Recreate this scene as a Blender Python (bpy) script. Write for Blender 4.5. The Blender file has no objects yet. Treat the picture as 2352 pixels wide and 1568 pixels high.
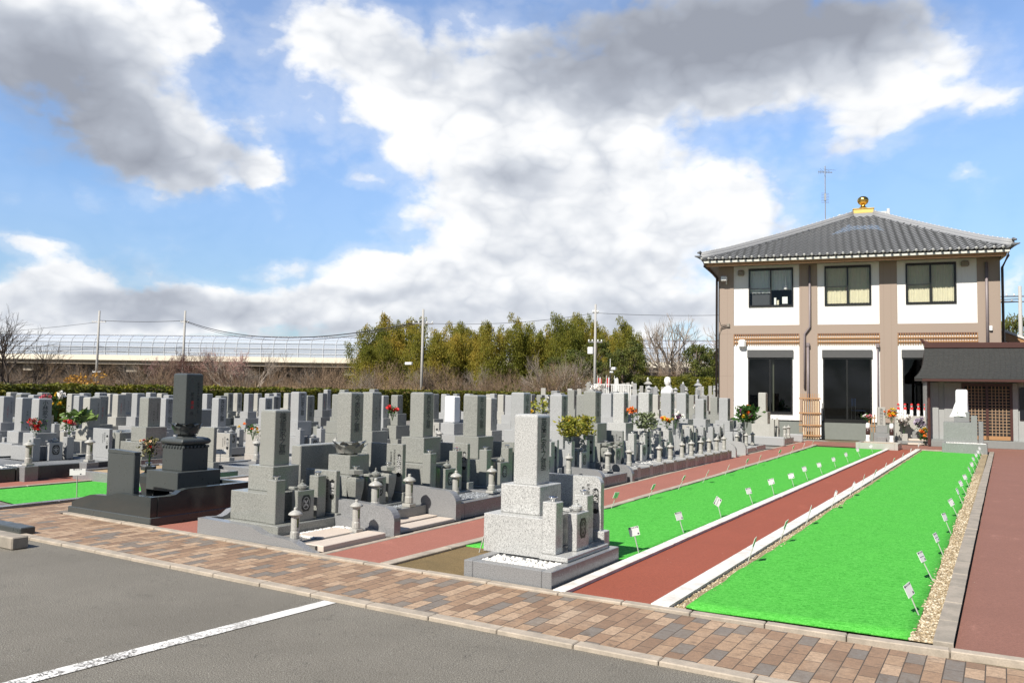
import bpy, bmesh, math, random
from mathutils import Vector, Matrix
sc = bpy.context.scene
COL = sc.collection
PI = math.pi
random.seed(7)
# ---------------------------------------------------------------- camera
cam = bpy.data.cameras.new('camera'); co = bpy.data.objects.new('camera', cam); COL.objects.link(co)
cam.sensor_width = 36; cam.lens = 36 * 1866 / 2352; cam.clip_start = .05; cam.clip_end = 2000
R3 = Matrix(((0.8569985849746078, 0.016015907169278643, 0.5150698166938777),
             (0.515006713969056, -0.06139759757282339, -0.8549844557528988),
             (0.017930697652763967, 0.9979848825156774, -0.060865953963233695)))
co.matrix_world = Matrix.Translation((0, 0, 1.6)) @ R3.to_4x4()
sc.camera = co
# ---------------------------------------------------------------- light
SUN = Vector((-0.10, -0.70, 0.70)).normalized()
EL = math.asin(SUN.z); AZ = math.atan2(SUN.x, SUN.y)
sl = bpy.data.lights.new('sun', 'SUN'); sl.energy = 5.0; sl.angle = math.radians(.5); sl.color = (1, .945, .855)
so = bpy.data.objects.new('sun', sl); COL.objects.link(so)
so.rotation_mode = 'QUATERNION'; so.rotation_quaternion = SUN.to_track_quat('Z', 'Y')
sc.view_settings.view_transform = 'Standard'; sc.view_settings.look = 'None'
sc.view_settings.exposure = 0.50; sc.view_settings.gamma = 1
sc.cycles.max_bounces = 6; sc.cycles.transparent_max_bounces = 12
sc.cycles.use_adaptive_sampling = True; sc.cycles.caustics_reflective = False; sc.cycles.caustics_refractive = False
# ---------------------------------------------------------------- node helper
class NT:
    def __init__(s, nt): s.n = nt.nodes; s.l = nt.links
    def add(s, t, **k):
        x = s.n.new(t)
        for a, b in k.items(): setattr(x, a, b)
        return x
    def set(s, inp, v):
        if hasattr(v, 'default_value') and not isinstance(v, (int, float)): s.l.new(v, inp)
        else: inp.default_value = v
    def math(s, op, a, b=0., c=None, clamp=False):
        x = s.add('ShaderNodeMath', operation=op); x.use_clamp = clamp
        s.set(x.inputs[0], a); s.set(x.inputs[1], b)
        if c is not None: s.set(x.inputs[2], c)
        return x.outputs[0]
    def vmath(s, op, a, b=(0, 0, 0)):
        x = s.add('ShaderNodeVectorMath', operation=op); s.set(x.inputs[0], a); s.set(x.inputs[1], b)
        return x.outputs['Value'] if op in ('DOT_PRODUCT', 'LENGTH') else x.outputs[0]
    def noise(s, vec, scale, detail=3, rough=.5, dist=0.):
        x = s.add('ShaderNodeTexNoise'); s.l.new(vec, x.inputs['Vector'])
        x.inputs['Scale'].default_value = scale; x.inputs['Detail'].default_value = detail
        x.inputs['Roughness'].default_value = rough; x.inputs['Distortion'].default_value = dist
        return x.outputs['Fac']
    def ramp(s, f, stops, interp='LINEAR'):
        x = s.add('ShaderNodeValToRGB'); r = x.color_ramp; r.interpolation = interp
        while len(r.elements) < len(stops): r.elements.new(.5)
        for e, (p, c) in zip(r.elements, stops):
            e.position = p; e.color = (*c, 1) if not isinstance(c, (int, float)) else (c, c, c, 1)
        s.l.new(f, x.inputs[0]); return x.outputs[0]
    def mix(s, f, a, b, blend='MIX'):
        x = s.add('ShaderNodeMix', data_type='RGBA', blend_type=blend)
        s.set(x.inputs[0], f)
        for i, v in ((6, a), (7, b)):
            if isinstance(v, tuple): x.inputs[i].default_value = (*v, 1) if len(v) == 3 else v
            else: s.l.new(v, x.inputs[i])
        return x.outputs[2]
    def maprange(s, v, a, b, c=0., d=1., smooth=True):
        x = s.add('ShaderNodeMapRange'); x.interpolation_type = 'SMOOTHSTEP' if smooth else 'LINEAR'
        s.set(x.inputs[0], v)
        for i, q in enumerate((a, b, c, d)): x.inputs[i + 1].default_value = q
        return x.outputs[0]
    def bump(s, h, strength, dist):
        x = s.add('ShaderNodeBump'); s.l.new(h, x.inputs['Height'])
        x.inputs['Strength'].default_value = strength; x.inputs['Distance'].default_value = dist
        return x.outputs[0]
TOMBS={"P1":[-25.12,13.0,0.232,1.3,0.64],"P2":[-22.08,11.71,0.24,1.32,0],"P3":[-21.49,11.38,0.24,1.3,0],"P4":[-16.01,8.51,0.239,1.31,0.67],"P5":[-15.09,8.32,0.243,1.31,0.68],"P6":[-20.17,10.98,0.24,1.3,0],"P7":[-23.09,12.8,0.24,1.32,0],"P8":[-22.62,13.38,0.235,1.3,0.64],"P9":[-19.48,11.71,0.231,1.3,0.64],"P11":[-16.0,9.85,0.238,1.32,0.67],"P13":[-22.48,14.12,0.24,1.34,0],"P14":[-22.99,14.78,0.256,1.31,0.71],"P15":[-20.75,13.57,0.247,1.32,0.7],"P16":[-23.7,15.93,0.264,1.26,0.67],"P17":[-23.08,15.35,0.24,1.33,0],"P18":[-20.15,13.74,0.24,1.36,0],"P19":[-14.0,9.79,0.272,1.36,0.79],"P20":[-24.78,17.38,0.24,1.33,0],"P22":[-22.95,16.5,0.24,1.33,0],"P25":[-15.6,11.33,0.234,1.31,0.65],"Dark":[-9.06,6.87,0.24,1.74,1.1],"P26":[-22.7,18.04,0.24,1.33,0],"P28":[-15.51,12.65,0.231,1.32,0.65],"P30":[-24.06,20.04,0.238,1.34,0.69],"P31":[-25.2,21.42,0.24,1.33,0.64],"P32":[-22.99,20.04,0.24,1.34,0.7],"P33":[-25.2,22.42,0.221,1.33,0],"P34":[-15.8,14.31,0.232,1.32,0.66],"P36":[-25.2,23.4,0.24,1.35,0],"Toku":[-6.87,6.39,0.226,1.35,0.73],"P38":[-24.07,22.96,0.263,1.36,0.77],"P39":[-12.99,12.69,0.242,1.5,0.87],"P41":[-21.82,22.53,0.243,1.39,0.76],"P42":[-22.62,23.61,0.209,1.53,0.78],"Ima":[-6.87,7.59,0.23,1.55,0.94],"P45":[-9.06,10.53,0.24,1.54,0.89],"P48":[-14.73,18.2,0.24,1.43,0.9],"Nishi":[-6.87,9.06,0.236,1.56,0.94],"P50":[-17.05,23.81,0.234,1.45,0.79],"P51":[-20.22,29.03,0.216,1.44,0.72],"Inoue":[-6.87,10.41,0.258,1.53,0.9],"P53":[-9.06,14.25,0.24,1.45,0.78],"P55":[-15.41,25.05,0.246,1.47,0.85],"Yama":[-6.87,11.82,0.247,1.58,0.95],"P58":[-15.83,28.68,0.251,1.47,0.86],"Saku":[-6.87,13.2,0.246,1.55,0.91],"P61":[-12.22,24.36,0.247,1.67,1.04],"P64":[-6.87,14.64,0.265,1.63,1.0],"P65":[-8.22,18.42,0.266,1.59,1.01],"P66":[-6.87,16.05,0.251,1.61,0.97],"P68":[-6.87,17.47,0.256,1.62,0.99],"P69":[-6.87,18.92,0.26,1.63,0.99],"P70":[-6.87,20.01,0.252,1.63,0.97],"P72":[-6.87,21.46,0.239,1.48,0.94],"P73":[-8.64,28.52,0.246,1.52,0.9],"P74":[-6.87,23.71,0.262,1.51,0.85],"P10":[-23.5,14.26,0.24,1.31,0],"P12":[-17.5,10.98,0.24,1.32,0],"P24":[-20.5,14.97,0.24,1.31,0],"P27":[-16.8,12.58,0.24,1.33,0],"P29":[-19.3,15.81,0.24,1.31,0],"P35":[-24.0,21.91,0.24,1.34,0],"P37":[-18.0,16.62,0.24,1.33,0],"P40":[-14.6,14.56,0.24,1.4,0],"P43":[-13.5,14.5,0.24,1.45,0],"P44":[-20.0,21.72,0.24,1.54,0],"P46":[-19.0,22.17,0.24,1.58,0],"P47":[-15.0,17.9,0.24,1.41,0],"P49":[-12.5,16.91,0.24,1.49,0],"P52":[-16.5,24.5,0.24,1.47,0],"P54":[-19.0,30.13,0.24,1.47,0],"P54b":[-21.0,32.91,0.24,1.43,0],"P56":[-13.5,22.44,0.24,1.47,0],"P57":[-12.0,21.12,0.24,1.52,0],"P59":[-19.0,35.03,0.24,1.45,0],"P60":[-10.3,19.74,0.24,1.57,0],"P62":[-13.0,24.63,0.24,1.64,0],"P63":[-9.6,19.76,0.24,1.55,0],"P67":[-11.5,28.03,0.24,1.53,0],"P71":[-13.0,39.04,0.24,1.57,0],"P71b":[-14.0,42.71,0.24,1.57,0],"P73b":[-10.5,33.27,0.24,1.56,0],"P2b":[-21.0,10.72,0.24,1.25,0],"P76":[-11.8,26.89,0.24,1.65,0],"P77":[-12.5,32.84,0.24,1.56,0]}
CB=[[-0.809,0.476,0.344,3.575,5.196,1.216,2.273,-1.794,7.841,1.4],[-0.741,0.55,0.386,17.971,21.061,4.516,7.275,-6.741,23.57,1.0],[-0.789,0.559,0.257,5.646,7.428,1.186,3.784,-3.727,19.742,1.2],[-0.727,0.64,0.247,21.423,23.2,2.96,6.854,-8.083,41.168,0.8],[-0.76,0.607,0.233,19.351,23.068,3.079,16.212,-18.024,99.957,0.3],[-0.878,0.457,0.142,13.937,25.766,3.13,5.751,-5.938,54.522,1.0],[-0.624,0.666,0.407,8.124,6.989,1.02,4.728,-5.926,16.947,0.9],[-0.564,0.753,0.339,5.284,3.82,0.318,2.262,-3.53,11.59,1.2],[-0.464,0.837,0.291,5.708,3.149,0.044,1.598,-3.304,12.063,1.2],[-0.533,0.822,0.199,7.581,4.861,0.215,1.468,-2.86,15.715,1.1],[-0.401,0.889,0.221,6.407,2.908,-0.057,1.134,-2.878,13.626,1.2],[-0.359,0.923,0.139,5.681,2.212,-0.035,0.755,-2.296,17.253,1.1],[-0.267,0.934,0.237,13.256,3.942,-0.616,1.072,-3.846,16.344,0.9],[-0.289,0.874,0.391,3.919,1.42,-0.273,1.237,-3.879,9.575,1.35],[-0.14,0.95,0.28,17.261,3.038,-1.649,1.029,-5.933,20.608,0.75],[-0.098,0.933,0.346,8.144,1.265,-1.101,0.703,-5.231,14.321,0.8],[-0.65,0.716,0.253,21.007,18.416,1.835,7.336,-10.299,48.007,0.8],[-0.821,0.563,0.094,2.849,4.108,0.311,1.579,-2.565,29.239,1.0],[-0.632,0.764,0.133,6.361,5.21,0.311,1.749,-3.26,26.946,1.0],[-0.692,0.717,0.083,1.583,1.519,0.082,1.137,-2.61,31.842,1.1],[-0.867,0.485,0.111,6.52,11.403,1.096,3.206,-4.062,42.842,0.8],[-0.456,0.885,0.096,4.32,2.222,0.056,0.989,-2.866,31.108,1.0],[0.001,0.952,0.306,21.837,1.074,-3.419,0.631,-11.888,36.973,0.8],[-0.026,0.971,0.239,55.32,2.993,-6.2,2.32,-26.446,107.524,0.6],[0.018,0.992,0.126,65.405,-0.681,-3.759,0.471,-4.001,31.377,0.8],[-0.213,0.959,0.186,13.069,3.014,-0.573,0.951,-4.04,21.956,0.7],[-0.724,0.675,0.143,17.181,18.117,1.468,5.288,-7.974,64.537,0.6],[-0.526,0.844,0.105,5.348,3.315,0.122,0.827,-2.073,20.727,1.0]]
GB=[[-0.836,0.457,0.305,4.151,6.609,1.469,2.524,-1.944,9.831,1.0],[-0.803,0.542,0.249,5.103,7.036,1.138,4.373,-4.19,23.19,0.7],[-0.289,0.872,0.396,3.573,1.298,-0.252,1.53,-4.797,11.69,1.15],[-0.512,0.817,0.265,6.53,4.042,0.166,4.883,-9.222,37.797,0.3],[-0.453,0.877,0.159,6.557,3.38,0.055,2.299,-5.605,37.388,0.3],[-0.757,0.649,0.072,2.138,2.478,0.14,1.696,-4.059,54.458,0.4],[-0.433,0.897,0.091,5.461,2.628,0.058,0.892,-2.732,31.173,0.3],[-0.561,0.729,0.393,13.396,9.801,0.944,5.226,-7.823,21.99,0.35],[-0.133,0.908,0.396,7.878,1.631,-1.087,1.666,-10.047,23.604,0.5],[-0.653,0.749,0.111,9.604,8.301,0.478,4.485,-8.869,85.85,0.4],[-0.817,0.57,0.089,3.468,4.91,0.356,3.385,-5.791,67.855,0.4]]
SHR=[[-44.9,22.1,2.4],[-44.4,22.4,2.6],[-52.3,27.0,2.5],[-39.3,20.8,2.3],[-38.8,21.1,2.4],[-46.5,25.8,2.6],[-41.9,23.9,2.7],[-49.3,28.8,2.7],[-48.7,29.1,2.8],[-40.4,24.8,2.8],[-39.9,25.1,2.6],[-46.9,30.2,2.6],[-35.2,23.2,2.4],[-34.8,23.5,2.7],[-34.3,23.8,2.6],[-33.9,24.1,2.7],[-43.9,32.0,2.7],[-43.3,32.4,2.7],[-42.8,32.7,3.0],[-42.1,33.1,3.2],[-38.2,30.8,3.1],[-31.1,25.7,2.8],[-40.4,34.2,3.2],[-36.6,31.8,2.7],[-39.2,34.9,2.7],[-35.5,32.4,2.9],[-38.0,35.6,2.9],[-34.4,33.1,2.8],[-36.8,36.3,2.9],[-30.4,30.8,2.9],[-28.8,30.0,2.9],[-29.4,31.4,2.6],[-31.6,34.7,2.9],[-28.8,32.5,2.7],[-28.8,33.4,2.8],[-30.0,35.7,3.1],[-35.8,43.9,3.3],[-38.9,49.0,2.9],[-38.2,49.5,3.5],[-37.5,49.9,3.5],[-36.7,50.4,3.5],[-32.5,45.9,3.1],[-35.2,51.3,2.8],[-34.5,51.7,3.5],[-30.5,47.1,2.9],[-35.1,56.0,3.0],[-29.1,47.9,3.1],[-33.6,57.0,3.2],[-30.8,53.9,3.1],[-30.1,54.4,3.2],[-28.8,53.9,3.7],[-28.8,55.7,3.8],[-28.8,57.7,3.7],[-28.8,59.8,3.3],[-28.8,61.9,3.8],[-33.0,73.5,4.1],[-32.0,74.1,4.1],[-31.1,74.7,3.6],[-30.1,75.2,4.1],[-29.2,75.8,4.1],[-28.8,77.9,4.1],[-28.8,81.3,4.1],[-28.8,84.8,4.3],[-28.8,88.7,4.1],[-28.8,92.8,4.3],[-28.8,97.3,4.3]]

# ---------------------------------------------------------------- sky with clouds, laid out by compass direction
w = bpy.data.worlds.new('World'); sc.world = w; w.use_nodes = True
w.node_tree.nodes.clear(); N = NT(w.node_tree)
sky = N.add('ShaderNodeTexSky', sky_type='NISHITA'); sky.sun_disc = False
sky.sun_elevation = EL; sky.sun_rotation = AZ; sky.air_density = 1.0; sky.dust_density = .35; sky.ozone_density = 1.6
geo = N.add('ShaderNodeTexCoord').outputs['Generated']
dirn = N.vmath('NORMALIZE', geo)
def nvec(scale, detail, amp, rough=.55, stretch=(1, 1, 1.6)):
    v = N.vmath('MULTIPLY', dirn, stretch)
    x = N.add('ShaderNodeTexNoise'); w.node_tree.links.new(v, x.inputs['Vector'])
    x.inputs['Scale'].default_value = scale; x.inputs['Detail'].default_value = detail; x.inputs['Roughness'].default_value = rough
    d = N.vmath('SUBTRACT', x.outputs['Color'], (.5, .5, .5)); return N.vmath('MULTIPLY', d, (amp, amp, amp * .7))
dd = N.vmath('ADD', dirn, nvec(5, 6, .16, .6))
dg = N.vmath('ADD', dirn, nvec(4, 4, .14))
def blobs(tab, vec, sharp):
    tot = None
    for b in tab:
        c, u, v, k = b[0:3], b[3:6], b[6:9], b[9]
        du = N.vmath('DOT_PRODUCT', vec, tuple(u)); dv = N.vmath('DOT_PRODUCT', vec, tuple(v))
        q = N.math('SQRT', N.math('MULTIPLY_ADD', du, du, N.math('MULTIPLY', dv, dv)))
        m = N.maprange(q, 0., sharp, k, 0., smooth=True)
        front = N.math('GREATER_THAN', N.vmath('DOT_PRODUCT', vec, tuple(c)), .3)
        m = N.math('MULTIPLY', m, front)
        tot = m if tot is None else N.math('ADD', tot, m)
    return tot
def puffs(scale, zs=1.5, off=(0, 0, 0)):
    v = N.vmath('ADD', N.vmath('MULTIPLY', dirn, (1, 1, zs)), off)
    a = N.math('ABSOLUTE', N.math('SUBTRACT', N.noise(v, scale, 1, .5, .4), .5)); b = N.math('ABSOLUTE', N.math('SUBTRACT', N.noise(v, scale * 2.3, 2, .5, .2), .5))
    return N.math('MULTIPLY_ADD', a, 2.4, N.math('MULTIPLY', b, 1.3))
fb = N.noise(N.vmath('MULTIPLY', dirn, (1, 1, 1.5)), 7, 9, .58, .0)
fb2 = N.noise(N.vmath('MULTIPLY', dirn, (1, 1, 1.6)), 18, 8, .6, .0)
pf = puffs(10)
cov = blobs(CB, dd, 1.5)
# behind and beside the camera: plain broken cloud
sep = N.add('ShaderNodeSeparateXYZ'); w.node_tree.links.new(dirn, sep.inputs[0])
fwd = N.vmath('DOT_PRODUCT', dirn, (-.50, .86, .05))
back = N.math('MULTIPLY', N.maprange(fwd, .62, .35, 0, 1), N.maprange(N.noise(dirn, 2.2, 5, .6), .62, .75, 0, .5))
cov = N.math('ADD', cov, back)
cov = N.math('ADD', cov, N.math('MULTIPLY', N.math('SUBTRACT', fb, .5), 1.35))
cov = N.math('ADD', cov, N.math('MULTIPLY', N.math('SUBTRACT', fb2, .5), .7))
cov = N.math('ADD', cov, N.math('MULTIPLY', N.math('SUBTRACT', pf, .38), .60))
low = N.maprange(sep.outputs[2], .11, .01, 0, .75)
cov = N.math('ADD', cov, low)
alpha = N.maprange(cov, .24, .92)
veil = N.maprange(fwd, .3, .75, .0, .10)
thin = N.math('ADD', veil, N.maprange(cov, .02, .5, 0, .2))
alpha = N.math('MAXIMUM', alpha, thin)
gr = N.math('MULTIPLY', blobs(GB, dg, 1.35), .95)
pf2 = puffs(10, 1.5, (0, 0, -.025))
f_hi = N.noise(N.vmath('MULTIPLY', dirn, (1, 1, 1.8)), 6, 7, .55, 0)
edge = N.maprange(cov, .5, 1.8, 0, 1)
gr = N.math('SUBTRACT', gr, N.math('MULTIPLY', N.math('SUBTRACT', pf2, .38), .55))
gr = N.math('ADD', gr, N.math('MULTIPLY', N.math('SUBTRACT', f_hi, .5), .85))
gr = N.math('ADD', gr, N.math('MULTIPLY', edge, .17))
gshade = N.maprange(gr, .0, 1.15, 0, 1, False)
ccol = N.ramp(gshade, [(0, (1.12, 1.12, 1.12)), (.14, (.98, 1.0, 1.03)), (.34, (.72, .76, .83)), (.62, (.50, .54, .62)), (1, (.36, .39, .46))])
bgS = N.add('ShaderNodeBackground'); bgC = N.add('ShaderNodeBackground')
skyc = N.mix(1., sky.outputs[0], (.80, .96, 1.14), 'MULTIPLY')
skyc = N.mix(N.maprange(sep.outputs[2], .0, .34, .42, 0), skyc, (0, 0, 0))
w.node_tree.links.new(skyc, bgS.inputs[0]); w.node_tree.links.new(N.maprange(fwd, .1, .62,   .043, .128), bgS.inputs[1])  # sky strength dimmed away from the view direction to lower ambient light
w.node_tree.links.new(ccol, bgC.inputs[0]); bgC.inputs[1].default_value = .67
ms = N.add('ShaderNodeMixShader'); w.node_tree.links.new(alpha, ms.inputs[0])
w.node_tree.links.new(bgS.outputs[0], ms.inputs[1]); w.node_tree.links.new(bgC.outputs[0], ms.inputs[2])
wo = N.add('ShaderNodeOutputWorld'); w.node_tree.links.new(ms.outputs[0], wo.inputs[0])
w.cycles.sampling_method = 'MANUAL'; w.cycles.sample_map_resolution = 512
# ---------------------------------------------------------------- materials
MATS = {}
def mat(name, color=(.5, .5, .5), rough=.6, spec=.5, metal=0., build=None):
    if name in MATS: return MATS[name]
    m = bpy.data.materials.new(name); m.use_nodes = True; nt = m.node_tree; p = nt.nodes['Principled BSDF']
    p.inputs['Base Color'].default_value = (*color, 1); p.inputs['Roughness'].default_value = rough
    p.inputs['Metallic'].default_value = metal; p.inputs['Specular IOR Level'].default_value = spec
    n = NT(nt)
    if build: build(n, p)
    else:
        tc = n.add('ShaderNodeTexCoord').outputs['Object']
        f = n.noise(tc, 9, 4, .6)
        c = n.mix(n.maprange(f, .3, .7, 0, .25), color, tuple(k * .72 for k in color)); nt.links.new(c, p.inputs['Base Color'])
    MATS[name] = m; return m
def granite(name, base, dark=.45, rough=.16, scale=170, amt=.55, spec=.5):
    def b(n, p):
        tc = n.add('ShaderNodeTexCoord').outputs['Object']
        f = n.noise(tc, scale, 3, .75); big = n.noise(tc, 3.5, 4, .6)
        c0 = tuple(k * dark for k in base); c1 = tuple(min(1, k * 1.45) for k in base)
        c = n.ramp(f, [(.36, c0), (.45, tuple(k * .85 for k in base)), (.53, base), (.60, tuple(k * 1.15 for k in base)), (.68, c1)])
        c = n.mix(amt, base, c)
        c = n.mix(n.maprange(big, .35, .75, 0, .3), c, tuple(k * .78 for k in base))
        oi = n.add('ShaderNodeObjectInfo').outputs['Random']
        c = n.mix(n.math('MULTIPLY', oi, .22), c, tuple(k * .62 for k in base)); n.l.new(c, p.inputs['Base Color'])
        r = n.maprange(n.noise(tc, 14, 3), .3, .7, rough * .8, rough * 1.5, False); n.l.new(r, p.inputs['Roughness'])
    return mat(name, base, rough, spec, 0, b)
G_LIGHT = granite('light speckled granite', (.47, .47, .455), .26, .20, 105, 1.)
G_GREEN = granite('grey green granite', (.288, .292, .268), .35, .14, 120, .95)
G_GREY = granite('mid grey granite', (.27, .275, .27), .40, .17, 140, .8)
G_BLUE = granite('pale blue grey granite', (.375, .38, .38), .45, .2, 150, .75)
G_BEIGE = granite('pale beige granite', (.42, .41, .375), .5, .25, 200, .5)
G_DARK = granite('polished dark granite', (.045, .052, .052), .3, .12, 260, .8, .5)
G_DARKM = granite('honed dark granite', (.072, .080, .078), .35, .3, 200, .9)
G_KERB = granite('bluish kerb granite', (.25, .252, .255), .4, .2, 130, .9)
G_ROUGH = granite('lantern granite', (.42, .41, .38), .4, .45, 150, .9)
G_PALE = granite('pale pink paving stone', (.62, .53, .45), .7, .5, 90, .5)
INK = mat('engraved ink', (.012, .014, .014), .5)
CARVE = mat('engraved shadow', (.05, .055, .055), .6)
RED = mat('red paint', (.5, .02, .02), .5)
WHITE_P = mat('white paint', (.8, .8, .78), .5)
STEEL = mat('stainless steel', (.7, .7, .7), .12, .5, 1.)
WHITE_CLOTH = mat('white cloth', (.88, .88, .88), .8)
def conc(n, p, a=(.46, .39, .31), b=(.30, .26, .21)):
    tc = n.add('ShaderNodeTexCoord').outputs['Object']
    f = n.noise(tc, 6, 6, .65); f2 = n.noise(tc, 90, 2)
    c = n.mix(n.maprange(f, .35, .7), a, b); c = n.mix(n.maprange(f2, .3, .7, 0, .35), c, tuple(k * .6 for k in a)); n.l.new(c, p.inputs['Base Color'])
    n.l.new(n.bump(f2, .4, .003), p.inputs['Normal'])
CONC = mat('pinkish concrete kerb', rough=.85, build=conc)
CONC_G = mat('grey concrete', rough=.85, build=lambda n, p: conc(n, p, (.37, .32, .26), (.24, .215, .175)))
CONC_W = mat('white painted kerb', rough=.6, build=lambda n, p: conc(n, p, (.80, .78, .75), (.58, .54, .47)))
def asphalt(n, p):
    tc = n.add('ShaderNodeTexCoord').outputs['Object']
    f = n.noise(tc, 140, 2, .7); big = n.noise(tc, .9, 5, .6); md = n.noise(tc, 45, 3, .6); crack = n.noise(tc, 2.3, 5, .55, 1.2)
    c = n.ramp(f, [(.38, (.035, .031, .025)), (.47, (.13, .117, .094)), (.57, (.30, .275, .225)), (.72, (.42, .41, .38))])
    c = n.mix(n.maprange(big, .3, .7, .0, .45), c, (.085, .075, .059)); c = n.mix(n.maprange(md, .35, .65, 0, .35), c, (.16, .145, .118))
    vv = n.add('ShaderNodeTexVoronoi'); vv.inputs['Scale'].default_value = 42; n.l.new(tc, vv.inputs['Vector']); sp = n.math('MULTIPLY', n.maprange(vv.outputs['Distance'], .10, .2, 1, 0), n.maprange(n.noise(tc, 21, 2, .5), .52, .6, 0, 1)); c = n.mix(n.math('MULTIPLY', sp, .7), c, (.42, .40, .35)); st = n.noise(tc, 2.6, 6, .7); c = n.mix(n.maprange(st, .60, .74, 0, .5), c, (.05, .045, .038)); ck = n.math('ABSOLUTE', n.math('SUBTRACT', crack, .5)); c = n.mix(n.maprange(ck, .0, .004, .55, 0), c, (.03, .028, .025))
    n.l.new(c, p.inputs['Base Color']); n.l.new(n.bump(f, .6, .006), p.inputs['Normal'])
ASPH = mat('asphalt', rough=.85, build=asphalt)
def redpave(a, b):
    def f(n, p):
        tc = n.add('ShaderNodeTexCoord').outputs['Object']
        s = n.noise(tc, 230, 2, .6); big = n.noise(tc, 1.3, 5, .65)
        v = n.add('ShaderNodeTexVoronoi'); v.inputs['Scale'].default_value = 4.2; n.l.new(tc, v.inputs['Vector'])
        sp = n.noise(n.vmath('MULTIPLY', tc, (1, .4, 1)), 3.5, 6, .7); gr_ = n.noise(tc, 75, 3, .8)
        c = n.mix(n.maprange(s, .3, .7), a, b); c = n.mix(n.maprange(gr_, .45, .7, 0, .6), c, tuple(k * .45 for k in a)); c = n.mix(n.maprange(gr_, .38, .28, 0, .5), c, tuple(min(1, k * 1.5 + .05) for k in a)); c = n.mix(n.maprange(big, .3, .75, 0, .45), c, tuple(k * .65 for k in a))
        c = n.mix(n.maprange(sp, .58, .75, 0, .35), c, tuple(min(1, k * 1.5 + .04) for k in a))
        c = n.mix(n.maprange(v.outputs['Distance'], .012, .03, .8, 0), c, (.5, .42, .34))
        n.l.new(c, p.inputs['Base Color']); n.l.new(n.bump(s, .5, .004), p.inputs['Normal'])
    return f
RED_NEW = mat('fresh red pavement', rough=.9, build=redpave((.35, .088, .045), (.24, .056, .030)))
RED_OLD = mat('faded red pavement', rough=.9, build=redpave((.40, .155, .110), (.29, .105, .075)))
RED_BR = mat('brown red pavement', rough=.9, build=redpave((.29, .132, .095), (.20, .092, .066)))
def pavers(n, p):
    tc = n.add('ShaderNodeTexCoord').outputs['Object']
    sx = n.add('ShaderNodeSeparateXYZ'); n.l.new(tc, sx.inputs[0]); cb = n.add('ShaderNodeCombineXYZ')
    n.l.new(sx.outputs[1], cb.inputs[0]); n.l.new(sx.outputs[0], cb.inputs[1])
    def br(bias):
        b = n.add('ShaderNodeTexBrick'); n.l.new(cb.outputs[0], b.inputs['Vector']); b.inputs['Scale'].default_value = 1
        b.inputs['Brick Width'].default_value = .205; b.inputs['Row Height'].default_value = .105; b.inputs['Mortar Size'].default_value = .0035
        b.inputs['Mortar Smooth'].default_value = .3; b.offset = .5; b.inputs['Color1'].default_value = (0, 0, 0, 1); b.inputs['Color2'].default_value = (1, 1, 1, 1)
        b.inputs['Mortar'].default_value = (bias, bias, bias, 1); return b
    b = br(0)
    fc = n.ramp(b.outputs['Color'], [(0, (.21, .185, .16)), (.10, (.33, .205, .125)), (.30, (.44, .29, .18)), (.46, (.27, .165, .10)), (.58, (.52, .36, .235)), (.78, (.22, .19, .16)), (.86, (.38, .24, .145))], 'CONSTANT')
    fine = n.noise(tc, 120, 3, .6); bl = n.noise(tc, 9, 5, .65); st = n.noise(tc, 1.6, 4, .6)
    c = n.mix(n.maprange(fine, .3, .7, 0, .35), fc, (.10, .08, .065)); c = n.mix(n.maprange(bl, .55, .72, 0, .6), c, (.09, .065, .045))
    c = n.mix(n.maprange(st, .5, .75, 0, .3), c, (.45, .36, .27))
    c = n.mix(n.maprange(n.noise(tc, 32, 4, .7), .35, .7, 0, .45), c, (.15, .105, .07)); c = n.mix(b.outputs['Fac'], c, (.075, .058, .042)); n.l.new(c, p.inputs['Base Color'])
    h = n.math('SUBTRACT', n.math('ADD', n.math('MULTIPLY', fine, .15), n.math('MULTIPLY', b.outputs['Color'], .35)), b.outputs['Fac']); n.l.new(n.bump(h, .7, .004), p.inputs['Normal'])
PAV = mat('mixed clay pavers', rough=.8, build=pavers)
def turf(n, p):
    tc = n.add('ShaderNodeTexCoord').outputs['Object']
    f = n.math('ADD', n.math('MULTIPLY', n.noise(tc, 170, 3, .8), .6), n.math('MULTIPLY', n.noise(tc, 38, 4, .75), .4)); m = n.noise(n.vmath('MULTIPLY', tc, (2.2, 9, 1)), 3.0, 5, .6); g = n.noise(n.vmath('MULTIPLY', tc, (.6, 12, 1)), 5, 2, .5)
    c = n.ramp(f, [(.38, (.018, .15, .012)), (.47, (.050, .32, .034)), (.54, (.085, .44, .058)), (.62, (.20, .62, .14))])
    c = n.mix(n.maprange(m, .4, .65, 0, .5), c, (.10, .46, .065)); c = n.mix(n.maprange(g, .55, .75, 0, .3), c, (.028, .25, .02))
    n.l.new(c, p.inputs['Base Color']); n.l.new(n.bump(n.math('ADD', n.math('MULTIPLY', f, .3), m), .45, .012), p.inputs['Normal'])
TURF = mat('artificial turf', rough=.9, spec=.12, build=turf)
def soil(a, b, c3, sc_=30):
    def f(n, p):
        tc = n.add('ShaderNodeTexCoord').outputs['Object']
        s = n.noise(tc, sc_ * 5, 3, .7); big = n.noise(tc, 1.1, 6, .7)
        c = n.ramp(s, [(.3, b), (.5, a), (.7, c3)]); c = n.mix(n.maprange(big, .35, .7, 0, .6), c, b)
        n.l.new(c, p.inputs['Base Color']); n.l.new(n.bump(s, .7, .01), p.inputs['Normal'])
    return f
GROUND = mat('dry ground', rough=.95, build=soil((.17, .14, .09), (.09, .08, .045), (.26, .21, .14), 6))
MOSS = mat('brown mossy soil', rough=.95, build=soil((.20, .13, .05), (.10, .075, .03), (.36, .27, .13)))
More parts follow.
